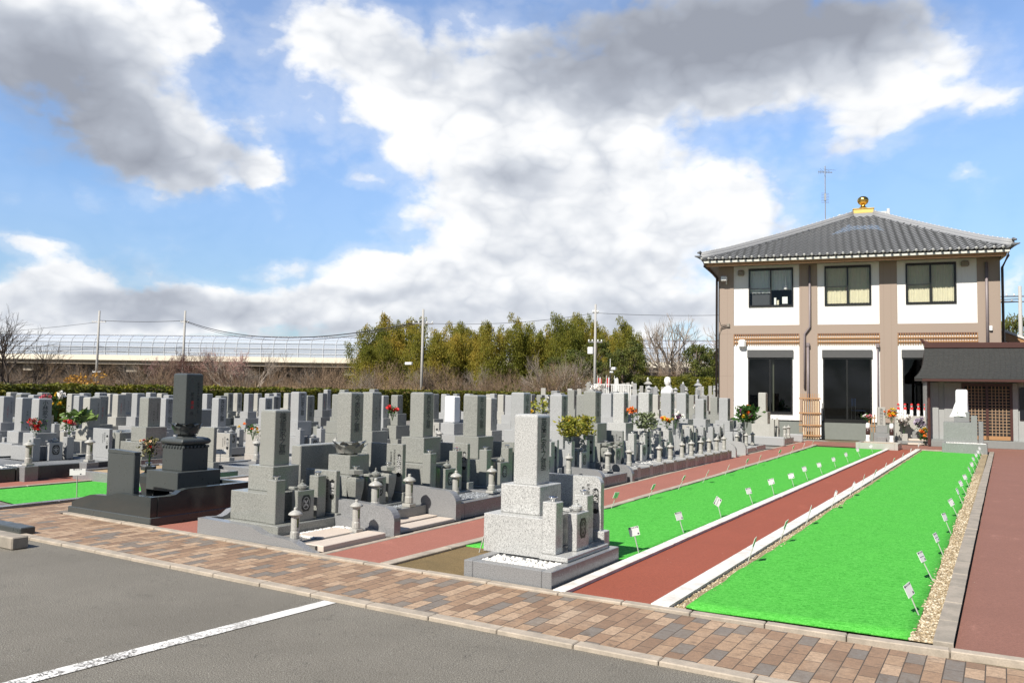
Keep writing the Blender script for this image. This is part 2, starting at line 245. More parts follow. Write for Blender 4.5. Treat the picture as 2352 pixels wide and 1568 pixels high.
SAND = mat('pale sand', rough=.95, build=soil((.42, .30, .17), (.30, .21, .12), (.56, .42, .27)))
GRAVEL_T = mat('tan gravel', rough=.9, build=soil((.36, .28, .16), (.18, .135, .075), (.52, .42, .28)))
GRAVEL_G = mat('grey gravel', rough=.9, build=soil((.20, .21, .22), (.08, .085, .09), (.34, .36, .38)))
GRAVEL_D = mat('cemetery ground gravel', rough=.9, build=soil((.24, .225, .20), (.12, .11, .10), (.36, .34, .31)))
LINE = mat('worn road paint', rough=.7)
def linep(n, p):
    tc = n.add('ShaderNodeTexCoord').outputs['Object']
    v = n.add('ShaderNodeTexVoronoi', feature='DISTANCE_TO_EDGE'); v.inputs['Scale'].default_value = 13
    n.l.new(n.vmath('ADD', tc, n.vmath('MULTIPLY', (0, 0, 0), (1, 1, 1))), v.inputs['Vector'])
    nn = n.add('ShaderNodeTexNoise'); n.l.new(tc, nn.inputs['Vector']); nn.inputs['Scale'].default_value = 7
    n.l.new(n.vmath('ADD', tc, n.vmath('MULTIPLY', nn.outputs['Color'], (.25, .25, 0))), v.inputs['Vector'])
    wear = n.noise(tc, 3, 4, .6); fine = n.noise(tc, 60, 3, .7)
    sx = n.add('ShaderNodeSeparateXYZ'); n.l.new(tc, sx.inputs[0])
    near = n.maprange(sx.outputs[1], 4.5, 2.6, .3, 1.2, False)
    ck = n.math('MULTIPLY', n.maprange(v.outputs['Distance'], .0, .075, 1, 0), n.maprange(wear, .40, .55, .15, 1))
    wr = n.maprange(n.math('ADD', n.math('MULTIPLY', fine, .6), n.math('MULTIPLY', wear, .6)), .60, .68, 0, 1)
    f = n.math('MULTIPLY', n.math('MAXIMUM', ck, wr), near, clamp=True)
    n.l.new(n.mix(f, (.82, .80, .76), (.09, .083, .073)), p.inputs['Base Color'])
del MATS['worn road paint']; LINE = mat('worn road paint.', rough=.7, build=linep)
PLASTER = mat('white plaster', rough=.7, spec=.3, build=lambda n, p: (lambda tc: n.l.new(n.mix(n.maprange(n.noise(n.vmath('MULTIPLY', tc, (5, 1, .35)), 2.2, 5, .7), .45, .75, 0, .35), (.80, .79, .76), (.60, .58, .53)), p.inputs['Base Color']))(n.add('ShaderNodeTexCoord').outputs['Object']))
TAUPE = mat('taupe siding', rough=.7, build=lambda n, p: (lambda tc: n.l.new(n.mix(n.maprange(n.noise(n.vmath('MULTIPLY', tc, (1, 1, 3)), 30, 3), .3, .7, 0, .3), (.325, .255, .205), (.275, .215, .172)), p.inputs['Base Color']))(n.add('ShaderNodeTexCoord').outputs['Object']))
PLINTH = mat('grey render', (.19, .205, .185), .85)
WALLG = granite('grey stone chip render', (.36, .37, .36), .55, .8, 90, .6, .3)
BLACKF = mat('black window frame', (.012, .012, .012), .35)
BOXG = mat('shutter box grey', (.085, .085, .085), .5)
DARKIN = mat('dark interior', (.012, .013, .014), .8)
CURT = mat('cream curtain', (.68, .62, .46), .85)
WOOD = mat('orange brown wood', (.37, .20, .09), .6)
WOODL = mat('pale wood', (.62, .50, .34), .6)
WOODD = mat('dark red brown wood', (.07, .028, .022), .45)
GUT = mat('pale grey gutter', (.62, .62, .56), .4)
PIPE = mat('taupe drain pipe', (.22, .185, .19), .45)
PIPED = mat('dark drain pipe', (.035, .025, .022), .4)
SOFF = mat('brown soffit', (.26, .23, .19), .8)
TILE = mat('grey roof tile', (.30, .305, .315), .55, .4)
TILEP = mat('pale tile plaster', (.62, .62, .60), .6)
SLATE = mat('dark slate roof', rough=.6, build=lambda n, p: (lambda tc: n.l.new(n.mix(n.maprange(n.noise(n.vmath('MULTIPLY', tc, (3, 1, 3)), 12, 3), .35, .65), (.028, .030, .029), (.048, .048, .046)), p.inputs['Base Color']))(n.add('ShaderNodeTexCoord').outputs['Object']))
GOLD = mat('gold leaf', (.75, .46, .12), .25, .5, 1.)
GOLDP = mat('yellow gold paint', (.72, .52, .16), .4)
ALU = mat('aluminium', (.5, .5, .5), .35, .5, .8)
POLEC = mat('concrete pole', (.40, .39, .37), .8)
WIRE = mat('black cable', (.03, .03, .035), .6)
BARK = mat('grey brown bark', (.13, .10, .075), .9)
BARKD = mat('dark bark', (.06, .045, .035), .9)
TWIG = mat('brown twig', (.24, .165, .105), .9)
TWIGR = mat('reddish twig', (.20, .125, .095), .9)
TWIGG = mat('grey twig', (.30, .25, .205), .9)
def leafm(name, a, b, c, sc_=.9, tr=.25):
    def f(n, p):
        g = n.add('ShaderNodeNewGeometry').outputs['Position']; o = n.add('ShaderNodeObjectInfo').outputs['Random']
        s = n.noise(g, sc_, 4, .6); fi = n.noise(g, 6, 2, .5)
        col = n.ramp(n.math('ADD', n.math('MULTIPLY', s, .7), n.math('MULTIPLY', fi, .3)), [(.36, a), (.5, b), (.62, c)])
        col = n.mix(n.math('MULTIPLY', o, .35), col, b); n.l.new(col, p.inputs['Base Color'])
        t = n.add('ShaderNodeBsdfTranslucent'); n.l.new(col, t.inputs[0]); mx = n.add('ShaderNodeMixShader'); mx.inputs[0].default_value = tr
        out = [k for k in n.n if k.type == 'OUTPUT_MATERIAL'][0]
        n.l.new(p.outputs[0], mx.inputs[1]); n.l.new(t.outputs[0], mx.inputs[2]); n.l.new(mx.outputs[0], out.inputs[0])
    return mat(name, rough=.6, spec=.3, build=f)
BAMB = leafm('bamboo leaves', (.10, .13, .018), (.25, .24, .034), (.48, .34, .055), .22, .45)
EVER = leafm('evergreen leaves', (.05, .075, .018), (.13, .15, .032), (.22, .19, .05), .8, .35)
HEDG = leafm('hedge leaves', (.045, .06, .008), (.13, .135, .012), (.22, .19, .018), 1.4)
SAKA = leafm('glossy sakaki leaves', (.08, .13, .02), (.28, .28, .04), (.52, .42, .08), 14)
GREENL = leafm('deep green leaves', (.02, .06, .015), (.04, .11, .02), (.09, .17, .04), 20)
def flat(name, c, r=.6): return mat(name, c, r)
PINK = flat('pink petals', (.62, .16, .20)); REDF = flat('red petals', (.60, .02, .02)); YEL = flat('yellow petals', (.75, .50, .03))
ORA = flat('orange petals', (.80, .20, .03)); WHI = flat('white petals', (.85, .82, .78)); PUR = flat('purple petals', (.16, .05, .12))
BUDS = flat('plum buds', (.30, .17, .14))
PEB = mat('white pebble', (.70, .685, .65), .5)
PEBT = mat('tan pebble', rough=.7, build=lambda n, p: n.l.new(n.ramp(n.noise(n.add('ShaderNodeNewGeometry').outputs['Position'], 45, 1), [(.35, (.22, .16, .09)), (.5, (.42, .33, .20)), (.65, (.60, .54, .42))]), p.inputs['Base Color']))
PEBG = mat('grey pebble', (.30, .32, .34), .5)
def glassm(name, tint, k):
    m = bpy.data.materials.new(name); m.use_nodes = True; nt = m.node_tree; nt.nodes.clear(); n = NT(nt)
    t = n.add('ShaderNodeBsdfTransparent'); t.inputs[0].default_value = (*tint, 1)
    g = n.add('ShaderNodeBsdfGlossy'); g.inputs['Roughness'].default_value = .02; g.inputs[0].default_value = (.9, .95, 1, 1)
    fr = n.add('ShaderNodeLayerWeight'); fr.inputs[0].default_value = .5
    mx = n.add('ShaderNodeMixShader'); nt.links.new(n.math('MULTIPLY_ADD', n.math('POWER', fr.outputs[1], 4.), k * .9, .045 * k), mx.inputs[0])
    nt.links.new(t.outputs[0], mx.inputs[1]); nt.links.new(g.outputs[0], mx.inputs[2])
    o = n.add('ShaderNodeOutputMaterial'); nt.links.new(mx.outputs[0], o.inputs[0]); MATS[name] = m; return m
GLASS = glassm('window glass', (.92, .95, .94), 1.0)
SMOKE = glassm('tinted glass', (.30, .33, .32), .7)
BARRIER = mat('translucent noise barrier', (.62, .66, .72), .12, .5)
def barr(n, p):
    t = n.add('ShaderNodeBsdfTransparent'); t.inputs[0].default_value = (.8, .86, .95, 1); mx = n.add('ShaderNodeMixShader'); mx.inputs[0].default_value = .16
    out = [k for k in n.n if k.type == 'OUTPUT_MATERIAL'][0]
    p.inputs['Base Color'].default_value = (.40, .44, .50, 1)
    n.l.new(p.outputs[0], mx.inputs[1]); n.l.new(t.outputs[0], mx.inputs[2]); n.l.new(mx.outputs[0], out.inputs[0])
del MATS['translucent noise barrier']; BARRIER = mat('noise barrier glazing', rough=.15, build=barr)
PARAP = mat('highway concrete parapet', (.74, .68, .56), .8)
# ---------------------------------------------------------------- mesh builder
class MB:
    def __init__(s): s.v = []; s.f = []; s.m = []; s.mats = []
    def slot(s, m):
        if m not in s.mats: s.mats.append(m)
        return s.mats.index(m)
    def add(s, vs, fs, m):
        b = len(s.v); k = s.slot(m); s.v += [tuple(v) for v in vs]
        for f in fs: s.f.append(tuple(i + b for i in f)); s.m.append(k)
    def box(s, x0, x1, y0, y1, z0, z1, m, c=0., M=None):
        if c <= 0:
            vs = [(x, y, z) for z in (z0, z1) for y in (y0, y1) for x in (x0, x1)]
            fs = [(0, 2, 3, 1), (4, 5, 7, 6), (0, 1, 5, 4), (2, 6, 7, 3), (0, 4, 6, 2), (1, 3, 7, 5)]
        else:
            vs = []; idx = {}
            X = (x0, x1); Y = (y0, y1); Z = (z0, z1)
            for i in (0, 1):
                for j in (0, 1):
                    for k in (0, 1):
                        dx = c if i == 0 else -c; dy = c if j == 0 else -c; dz = c if k == 0 else -c
                        for a in range(3):
                            p = [X[i] + dx, Y[j] + dy, Z[k] + dz]; p[a] = (X[i], Y[j], Z[k])[a]
                            idx[i, j, k, a] = len(vs); vs.append(tuple(p))
            fs = []
            g = lambda i, j, k, a: idx[i, j, k, a]
            for i in (0, 1):
                q = [g(i, 0, 0, 0), g(i, 1, 0, 0), g(i, 1, 1, 0), g(i, 0, 1, 0)]; fs.append(tuple(q if i else q[::-1]))
                q = [g(0, i, 0, 1), g(1, i, 0, 1), g(1, i, 1, 1), g(0, i, 1, 1)]; fs.append(tuple(q[::-1] if i else q))
                q = [g(0, 0, i, 2), g(1, 0, i, 2), g(1, 1, i, 2), g(0, 1, i, 2)]; fs.append(tuple(q if i else q[::-1]))
            for i in (0, 1):
                for j in (0, 1):
                    q = [g(i, j, 0, 0), g(i, j, 1, 0), g(i, j, 1, 1), g(i, j, 0, 1)]; fs.append(tuple(q if i != j else q[::-1]))
                    q = [g(i, 0, j, 0), g(i, 1, j, 0), g(i, 1, j, 2), g(i, 0, j, 2)]; fs.append(tuple(q[::-1] if i != j else q))
                    q = [g(0, i, j, 1), g(1, i, j, 1), g(1, i, j, 2), g(0, i, j, 2)]; fs.append(tuple(q if i != j else q[::-1]))
            for i in (0, 1):
                for j in (0, 1):
                    for k in (0, 1):
                        q = [g(i, j, k, 0), g(i, j, k, 1), g(i, j, k, 2)]; fs.append(tuple(q if (i + j + k) % 2 else q[::-1]))
        if M is not None: vs = [tuple(M @ Vector(v)) for v in vs]
        s.add(vs, fs, m)
    def lathe(s, prof, n, m, cx=0., cy=0., z=0., sx=1., sy=1., rot=0.):
        vs = []; fs = []
        for r, h in prof:
            for i in range(n):
                a = 2 * PI * i / n + rot; vs.append((cx + r * sx * math.cos(a), cy + r * sy * math.sin(a), z + h))
        for j in range(len(prof) - 1):
            for i in range(n):
                a, b = j * n + i, j * n + (i + 1) % n; fs.append((a, b, b + n, a + n))
        fs.append(tuple(range(n - 1, -1, -1))); k = (len(prof) - 1) * n; fs.append(tuple(range(k, k + n)))
        s.add(vs, fs, m)
    def tube(s, pts, r, m, n=6, r2=None):
        P = [Vector(p) for p in pts]; vs = []; fs = []
        for i, p in enumerate(P):
            t = (P[min(i + 1, len(P) - 1)] - P[max(i - 1, 0)])
            t = t.normalized() if t.length > 1e-9 else Vector((0, 0, 1))
            u = t.orthogonal().normalized() if abs(t.z) > .95 else t.cross(Vector((0, 0, 1))).normalized(); v = t.cross(u)
            rr = r if r2 is None else r + (r2 - r) * i / max(1, len(P) - 1)
            for k in range(n):
                a = 2 * PI * k / n; vs.append(tuple(p + (u * math.cos(a) + v * math.sin(a)) * rr))
        for i in range(len(P) - 1):
            for k in range(n):
                a, b = i * n + k, i * n + (k + 1) % n; fs.append((a, b, b + n, a + n))
        fs.append(tuple(range(n - 1, -1, -1))); q = (len(P) - 1) * n; fs.append(tuple(range(q, q + n)))
        s.add(vs, fs, m)
    def prism(s, poly, axis, a, b, m):
        """extrude polygon (list of 2D points) along axis between a and b"""
        n = len(poly)
        def P(u, v, w): return {'x': (w, u, v), 'y': (u, w, v), 'z': (u, v, w)}[axis]
        vs = [P(u, v, a) for u, v in poly] + [P(u, v, b) for u, v in poly]
        fs = [tuple(range(n)), tuple(range(2 * n - 1, n - 1, -1))] + [(i, i + n, (i + 1) % n + n, (i + 1) % n) for i in range(n)]
        s.add(vs, fs, m)
    def quad(s, a, b, c, d, m): s.add([a, b, c, d], [(0, 1, 2, 3)], m)
    def mesh(s, name, smooth=False, recalc=True):
        me = bpy.data.meshes.new(name); me.from_pydata(s.v, [], s.f)
        for m in s.mats: me.materials.append(m)
        me.polygons.foreach_set('material_index', s.m)
        if smooth: me.polygons.foreach_set('use_smooth', [True] * len(s.f))
        if recalc:
            bm = bmesh.new(); bm.from_mesh(me); bmesh.ops.recalc_face_normals(bm, faces=bm.faces); bm.to_mesh(me); bm.free()
        if smooth == 'auto' and hasattr(me, 'set_sharp_from_angle'): me.set_sharp_from_angle(angle=math.radians(40))
        me.update(); return me
def link(name, me, parent=None, loc=None, rz=None, scale=None):
    o = bpy.data.objects.new(name, me); COL.objects.link(o)
    if parent is not None: o.parent = parent
    if loc is not None: o.location = loc
    if rz is not None: o.rotation_euler = (0, 0, rz)
    if scale is not None: o.scale = scale
    return o
def obj(name, mb, parent=None, smooth=False, **k): return link(name, mb.mesh(name, smooth), parent, **k)
def tag(o, label, cat, group=None):
    o['label'] = label; o['category'] = cat
    if group: o['group'] = group
    return o
def thing(name, label, cat, loc=(0, 0, 0), rz=0, group=None, scale=None):
    o = link(name, None, None, loc, rz, scale); o.empty_display_size = .2; return tag(o, label, cat, group)
def structure(name, mb, smooth=False, recalc=True):
    o = link(name, mb.mesh(name, smooth, recalc)); o['kind'] = 'structure'; return o
def stuff(o): o['kind'] = 'stuff'; return o
def dup(root, loc, rz=0, label=None, scale=None):
    r = root.copy(); COL.objects.link(r); r.location = loc; r.rotation_euler = (0, 0, rz)
    if scale is not None: r.scale = scale
    if label: r['label'] = label
    for ch in list(root.children):
        c = ch.copy(); COL.objects.link(c); c.parent = r
        for g in ch.children:
            d = g.copy(); COL.objects.link(d); d.parent = c
    return r
# text as a mesh, vertical writing
TXT = {}
def textmesh(body, size, m, spacing=1., extrude=.0, bold=.0):
    key = (body, size, m.name, spacing, bold)
    if key in TXT: return TXT[key]
    c = bpy.data.curves.new('text', 'FONT'); c.body = body; c.size = size; c.align_x = 'CENTER'; c.align_y = 'TOP'
    c.space_line = spacing; c.resolution_u = 1; c.extrude = extrude; c.offset = bold
    o = bpy.data.objects.new('text', c); COL.objects.link(o)
    dg = bpy.context.evaluated_depsgraph_get(); me = bpy.data.meshes.new_from_object(o.evaluated_get(dg))
    bpy.data.objects.remove(o); me.materials.clear(); me.materials.append(m); me.name = 'inscription'
    TXT[key] = me; return me
RX = Matrix(((0, 0, 1, 0), (1, 0, 0, 0), (0, 1, 0, 0), (0, 0, 0, 1)))      # text facing +X
RY = Matrix(((1, 0, 0, 0), (0, 0, -1, 0), (0, 1, 0, 0), (0, 0, 0, 1)))     # text facing -Y
def inscribe(parent, body, size, m, face, pos, spacing=.82, bold=.0, name='inscription'):
    me = textmesh('\n'.join(body), size, m, spacing, 0, bold)
    o = link(name, me, parent); o.matrix_local = Matrix.Translation(pos) @ (RX if face == 'x' else RY); return o
# ---------------------------------------------------------------- ground
def sheet(name, pts, z, m, sub=None):
    b = MB(); b.add([(x, y, z) for x, y in pts], [tuple(range(len(pts)))], m); o = structure(name, b, recalc=False)
    return o
b = MB(); n_ = 24
b.add([(-900, -60, -.02), (700, -60, -.02), (700, 1500, -.02), (-900, 1500, -.02)], [(0, 1, 2, 3)], GROUND); structure('ground', b, recalc=False)
sheet('asphalt_car_park', [(-30, -8), (12, -8), (12, 4.74), (-30, 4.74)], .0, ASPH)
sheet('cemetery_ground', [(-26.2, 5.8), (-4.9, 5.8), (-5.3, 31), (-11, 45), (-15, 56), (-26.2, 62)], -.008, GRAVEL_D)
sheet('brick_walk', [(-30, 4.78), (6, 4.78), (6, 5.76), (-30, 5.76)], .012, PAV)
def kerbline(name, pts, wdt, z0, z1, seg, m, side=1):
    """row of kerb stones along a polyline with thin open joints"""
    b = MB(); 
    for (xa, ya), (xb, yb) in zip(pts[:-1], pts[1:]):
        A = Vector((xa, ya)); D = Vector((xb, yb)) - A; L = D.length; n = max(1, round(L / seg)); D.normalize()
        ang = math.atan2(D.y, D.x); M = Matrix.Translation((xa, ya, 0)) @ Matrix.Rotation(ang, 4, 'Z')
        for i in range(n):
            j = random.uniform(-.003, .003); b.box(i * L / n + .003, (i + 1) * L / n - .003, 0 + j, side * wdt + j, z0, z1 + random.uniform(-.002, .002), m, .006, M)
    return structure(name, b)
kerbline('kerb', [(-14.0, 4.70), (-8.5, 4.665), (-4.0, 4.64), (-1.2, 4.66), (6, 4.78)], .10, -.05, .028, .6, CONC)
kerbline('kerb', [(-9.8, 5.755), (-5.62, 5.70), (-3.0, 5.74), (-.9, 5.83), (1.5, 6.02)], .085, -.05, .030, .6, CONC)
sheet('paved_corner', [(-30, 5.76), (-9.9, 5.76), (-9.9, 6.7), (-11.05, 6.9), (-11.05, 5.76)], .010, PAV)
sheet('paved_corner', [(-30, 5.76), (-11.05, 5.76), (-11.05, 5.78), (-30, 5.78)], .006, PAV)
# strips between the graves
sheet('red_path', [(-2.98, 5.83), (-2.27, 5.86), (-2.30, 28.0), (-3.0, 28.0)], .006, RED_NEW)
kerbline('white_kerb', [(-3.075, 5.80), (-3.08, 28.0)], -.10, -.05, .035, 2.4, CONC_W, 1)
kerbline('white_kerb', [(-2.265, 5.84), (-2.29, 28.15)], -.13, -.05, .04, 2.4, CONC_W, 1)
kerbline('kerb', [(-2.13, 28.02), (-.3, 28.12)], .14, -.05, .035, .9, CONC)
sheet('gravel_margin', [(-2.13, 5.9), (-2.04, 5.9), (-2.08, 28), (-2.16, 28)], .008, GRAVEL_T)
def turfpad(name, L, Rr, z, nx=14, ny=90, seed=1):
    rnd = random.Random(seed); b = MB(); vs = []; fs = []
    for j in range(ny + 1):
        t = j / ny
        for i in range(nx + 1):
            s = i / nx; xl = L(t); xr = Rr(t)
            x = xl[0] + (xr[0] - xl[0]) * s; y = xl[1] + (xr[1] - xl[1]) * s
            e = min(s, 1 - s)
            if e == 0: x += rnd.uniform(-.012, .012)
            vs.append((x, y, z + (.004 * math.sin(3.1 * x + 5.3 * y) + .004 * math.sin(1.7 * y - 4 * x)) + (0 if e > 0 else rnd.uniform(0, .012))))
    for j in range(ny):
        for i in range(nx):
            a = j * (nx + 1) + i; fs.append((a, a + 1, a + nx + 2, a + nx + 1))
    b.add(vs, fs, TURF)
    ed = list(range(0, nx + 1)); 
    o = structure(name, b, True, False)
    sm = o.modifiers.new('thick', 'SOLIDIFY'); sm.thickness = .012; sm.offset = -1
    return o
turfpad('turf', lambda t: (-2.05 - .03 * t, 5.97 + 22.0 * t), lambda t: (-.53, 6.08 + 22 * t), .014, seed=2)
def lk(t):
    pts = [(5.9, -4.74), (10.5, -4.64), (14.7, -4.72), (22.8, -4.95), (27.6, -5.1)]; y = 7.0 + 20.4 * t
    for (ya, xa), (yb, xb) in zip(pts[:-1], pts[1:]):
        if y <= yb: return (xa + (xb - xa) * (y - ya) / (yb - ya), y)
    return (-5.1, y)
turfpad('turf', lk, lambda t: (-3.09 - .01 * t, 7.22 + 20.2 * t), .014, seed=3)
sheet('soil_patch', [(-4.76, 5.83), (-3.9, 5.85), (-3.9, 7.1), (-4.76, 7.1)], .004, MOSS)
kerbline('kerb', [(-4.75, 5.8), (-4.66, 10.5), (-4.74, 14.7), (-4.98, 22.8), (-5.2, 28.2)], .11, -.05, .03, .9, CONC)
sheet('red_path', [(-5.66, 5.80), (-4.86, 5.80), (-4.77, 10.5), (-4.84, 14.7), (-5.08, 22.8), (-5.28, 29.5), (-6.05, 31), (-5.9, 19.3), (-5.66, 12.7)], .005, RED_OLD)
kerbline('kerb', [(-5.58, 5.85), (-5.62, 12.7), (-5.84, 19.3), (-6.0, 30.5)], .07, -.05, .012, 1.2, CONC)
sheet('gravel_margin', [(-.54, 6.05), (-.39, 6.05), (-.36, 28.1), (-.54, 28.1)], .010, GRAVEL_T)
kerbline('kerb', [(-.40, 6.02), (-.385, 12), (-.32, 28.5)], -.105, -.05, .04, .6, CONC_G, 1)
sheet('red_path', [(-.28, 6.0), (1.6, 6.0), (1.6, 28.4), (-.20, 28.4)], .006, RED_BR)
sheet('cross_path', [(-6.0, 28.05), (6, 28.3), (6, 31.7), (-8, 30.6)], .003, RED_BR)
sheet('red_path', [(-8.25, 5.86), (-7.40, 5.86), (-7.40, 8.5), (-8.25, 8.5)], .004, RED_OLD)
# left side strips
sheet('turf_strip', [(-12.75, 6.1), (-11.05, 5.85), (-10.98, 9.6), (-12.68, 9.6)], .012, TURF)
kerbline('kerb', [(-10.84, 5.4), (-10.86, 9.6)], -.12, -.05, .045, .9, G_KERB, 1)
kerbline('kerb', [(-12.8, 5.9), (-12.72, 9.0)], .07, -.05, .03, .9, CONC)
sheet('red_path', [(-13.62, 5.8), (-12.82, 5.8), (-12.8, 12), (-13.62, 12)], .008, RED_OLD)
# painted line and wheel stop
sheet('painted_line', [(-4.62, 2.0), (-4.50, 2.0), (-4.27, 4.62), (-4.39, 4.62)], .005, LINE)
t_ = thing('wheel_stop', 'weathered grey concrete wheel stop block at the left edge of the car park', 'wheel stop', (-8.75, 4.36, 0))
b = MB(); b.box(-.65, .65, -.08, .08, 0, .12, CONC_G, .012); obj('block', b, t_)
b = MB(); b.box(-1.15, -.2, .2, .36, 0, .09, G_DARKM, .01); tag(obj('kerb_block', b, loc=(-8.55, 4.5, 0)), 'low dark kerb block lying just behind the concrete wheel stop', 'kerb block')
def pebbles(name, n, fx, r0, r1, m, seed, parent=None, z=None):
    rnd = random.Random(seed); b = MB(); me = [(1, 0, 0), (-1, 0, 0), (0, 1, 0), (0, -1, 0), (0, 0, 1), (0, 0, -1)]
    A = [Vector(v) for v in me]; base = []
    F = [(0, 2, 4), (2, 1, 4), (1, 3, 4), (3, 0, 4), (2, 0, 5), (1, 2, 5), (3, 1, 5), (0, 3, 5)]
    # one subdivision
    vs = list(A); fs = []
    mid = {}
    def mp(i, j):
        k = (min(i, j), max(i, j))
        if k not in mid: mid[k] = len(vs); vs.append((vs[i] + vs[j]).normalized())
        return mid[k]
    for a, c, d in F:
        x, y, zz = mp(a, c), mp(c, d), mp(d, a); fs += [(a, x, zz), (x, c, y), (zz, y, d), (x, y, zz)]
    for i in range(n):
        x, y, z0 = fx(rnd); r = rnd.uniform(r0, r1); M = Matrix.Rotation(rnd.uniform(0, 6.3), 3, 'Z') @ Matrix.Rotation(rnd.uniform(-.4, .4), 3, 'X')
        sx, sy, sz = r * rnd.uniform(.9, 1.5), r * rnd.uniform(.7, 1.1), r * rnd.uniform(.5, .8)
        b.add([Vector((x, y, z0 + sz * .6)) + M @ Vector((v.x * sx, v.y * sy, v.z * sz)) for v in vs], fs, m)
    o = link(name, b.mesh(name, True, False), parent); return stuff(o)
pebbles('gravel', 2600, lambda r: (r.uniform(-.545, -.40), 6.06 + 14 * r.random() ** 1.6, .008), .006, .015, PEBT, 5)
pebbles('gravel', 900, lambda r: (r.uniform(-2.15, -2.02), 5.9 + 10 * r.random() ** 1.4, .006), .006, .013, PEBT, 6)
# ---------------------------------------------------------------- grave builders (local frame: the front looks to +X, origin on the ground under the pillar)
MC = {}
def cached(key, fn):
    if key not in MC: MC[key] = fn()
    return MC[key]
def bm_box(name, x0, x1, y0, y1, z0, z1, m, c=.006):
    def f():
        b = MB(); b.box(x0, x1, y0, y1, z0, z1, m, c); return b.mesh(name)
    return cached((name, round(x0, 3), round(x1, 3), round(y0, 3), round(y1, 3), round(z0, 3), round(z1, 3), m.name, c), f)
def pillar_mesh(w, z0, z1, m, top=.028):
    def f():
        b = MB(); h = w / 2; P = [(0, z0), (0, z1 - top)]; n = 4; ins = []
        for k in range(n + 1):
            a = k / n * PI / 2; ins.append((top * (1 - math.cos(a)), z1 - top + top * math.sin(a)))
        rings = [(h, z0 + .002), (h, z1 - top)] + [(h - i, z) for i, z in ins[1:]]
        e = .006; vs = []; fs = []
        for r, z in rings:
            vs += [(-r + e, -r, z), (r - e, -r, z), (r, -r + e, z), (r, r - e, z), (r - e, r, z), (-r + e, r, z), (-r, r - e, z), (-r, -r + e, z)]
        for j in range(len(rings) - 1):
            for i in range(8): fs.append((j * 8 + i, j * 8 + (i + 1) % 8, (j + 1) * 8 + (i + 1) % 8, (j + 1) * 8 + i))
        fs.append(tuple(range(7, -1, -1))); k = (len(rings) - 1) * 8; fs.append(tuple(range(k, k + 8)))
        b.add(vs, fs, m); return b.mesh('pillar', False)
    return cached(('pillar', round(w, 3), round(z0, 3), round(z1, 3), m.name), f)
def cup_mesh():
    b = MB(); b.lathe([(.022, 0), (.024, .006), (.026, .02), (.042, .034), (.045, .038), (.040, .040), (.030, .03), (.012, .028)], 14, STEEL); return b.mesh('cup', True)
def crest_mesh(m, kind):
    def f():
        b = MB(); n = 16
        def ring(rx, rz, r2x, r2z, x, mm):
            vs = []
            for i in range(24):
                a = 2 * PI * i / 24; vs += [(x, rx * math.cos(a), rz * math.sin(a)), (x, r2x * math.cos(a), r2z * math.sin(a))]
            b.add(vs, [(2 * i, (2 * i + 2) % 48, (2 * i + 3) % 48, 2 * i + 1) for i in range(24)], mm)
        o8 = []
        for sx, sz in ((1, .55), (.62, 1), (-.62, 1), (-1, .55), (-1, -.55), (-.62, -1), (.62, -1), (1, -.55)): o8.append((.0015, sx * .066, sz * .088))
        b.add(o8, [tuple(range(8))], INK)
        ring(.052, .066, .045, .058, .003, m)
        for k in range(4 if kind % 2 else 5):
            a = 2 * PI * k / (4 if kind % 2 else 5) + (PI / 4 if kind % 3 == 1 else PI / 2); c = Vector((0, math.cos(a) * .022, math.sin(a) * .028))
            u = Vector((0, math.cos(a), math.sin(a) * 1.2)) * .019; v = Vector((0, -math.sin(a), math.cos(a) * 1.2)) * .010
            b.add([Vector((.003, 0, 0)) + c + u * math.cos(q) + v * math.sin(q) for q in [i * PI / 4 for i in range(8)]], [tuple(range(8))], m)
        ring(.009, .011, .004, .005, .004, m)
        return b.mesh('crest', False, False)
    return cached(('crest', m.name, kind % 6), f)
def urn_mesh(m):
    def f():
        b = MB(); b.lathe([(.05, 0), (.052, .03), (.06, .05), (.075, .10), (.098, .22), (.105, .30), (.10, .335), (.06, .35), (.045, .36), (.045, .375)], 4, m, rot=PI / 4)
        b.lathe([(.05, .375), (.092, .385), (.096, .43), (.055, .44)], 6, m); return b.mesh('flower_post', False)
    return cached(('urn', m.name), f)
def lotus_mesh(m, R, H):
    """ring of upturned petals round a bowl"""
    b = MB(); b.lathe([(R * .62, 0), (R * .66, H * .2), (R * .9, H * .45), (R * 1.02, H * .72), (R * .96, H * .88), (R * .6, H * .9)], 16, m)
    for row, (cnt, r0, z0, sc_) in enumerate(((8, .82, .10, 1.0), (8, .74, .30, 1.06))):
        for k in range(cnt):
            a = 2 * PI * (k + .5 * row) / cnt; vs = []; fs = []; nu, nv = 5, 5
            for j in range(nv):
                t = j / (nv - 1); wv = .40 * R * math.sin(PI * (.22 + .62 * t)) ** .8 * (1 - .75 * max(0, t - .7) / .3)
                rr = R * (r0 + .42 * t * t * sc_ + .10 * t); zz = H * (z0 + .95 * t - .25 * t * t) + H * .12 * max(0, t - .75)
                for i in range(nu):
                    s_ = (i / (nu - 1) - .5) * 2; bulge = .06 * R * (1 - s_ * s_)
                    x = (rr + bulge); y = wv * s_
                    vs.append((x * math.cos(a) - y * math.sin(a), x * math.sin(a) + y * math.cos(a), zz + .02 * H * (1 - s_ * s_)))
            for j in range(nv - 1):
                for i in range(nu - 1): q = j * nu + i; fs.append((q, q + 1, q + nu + 1, q + nu))
            b.add(vs, fs, m)
    me = b.mesh('lotus_seat', True); return me
CUP = cup_mesh()
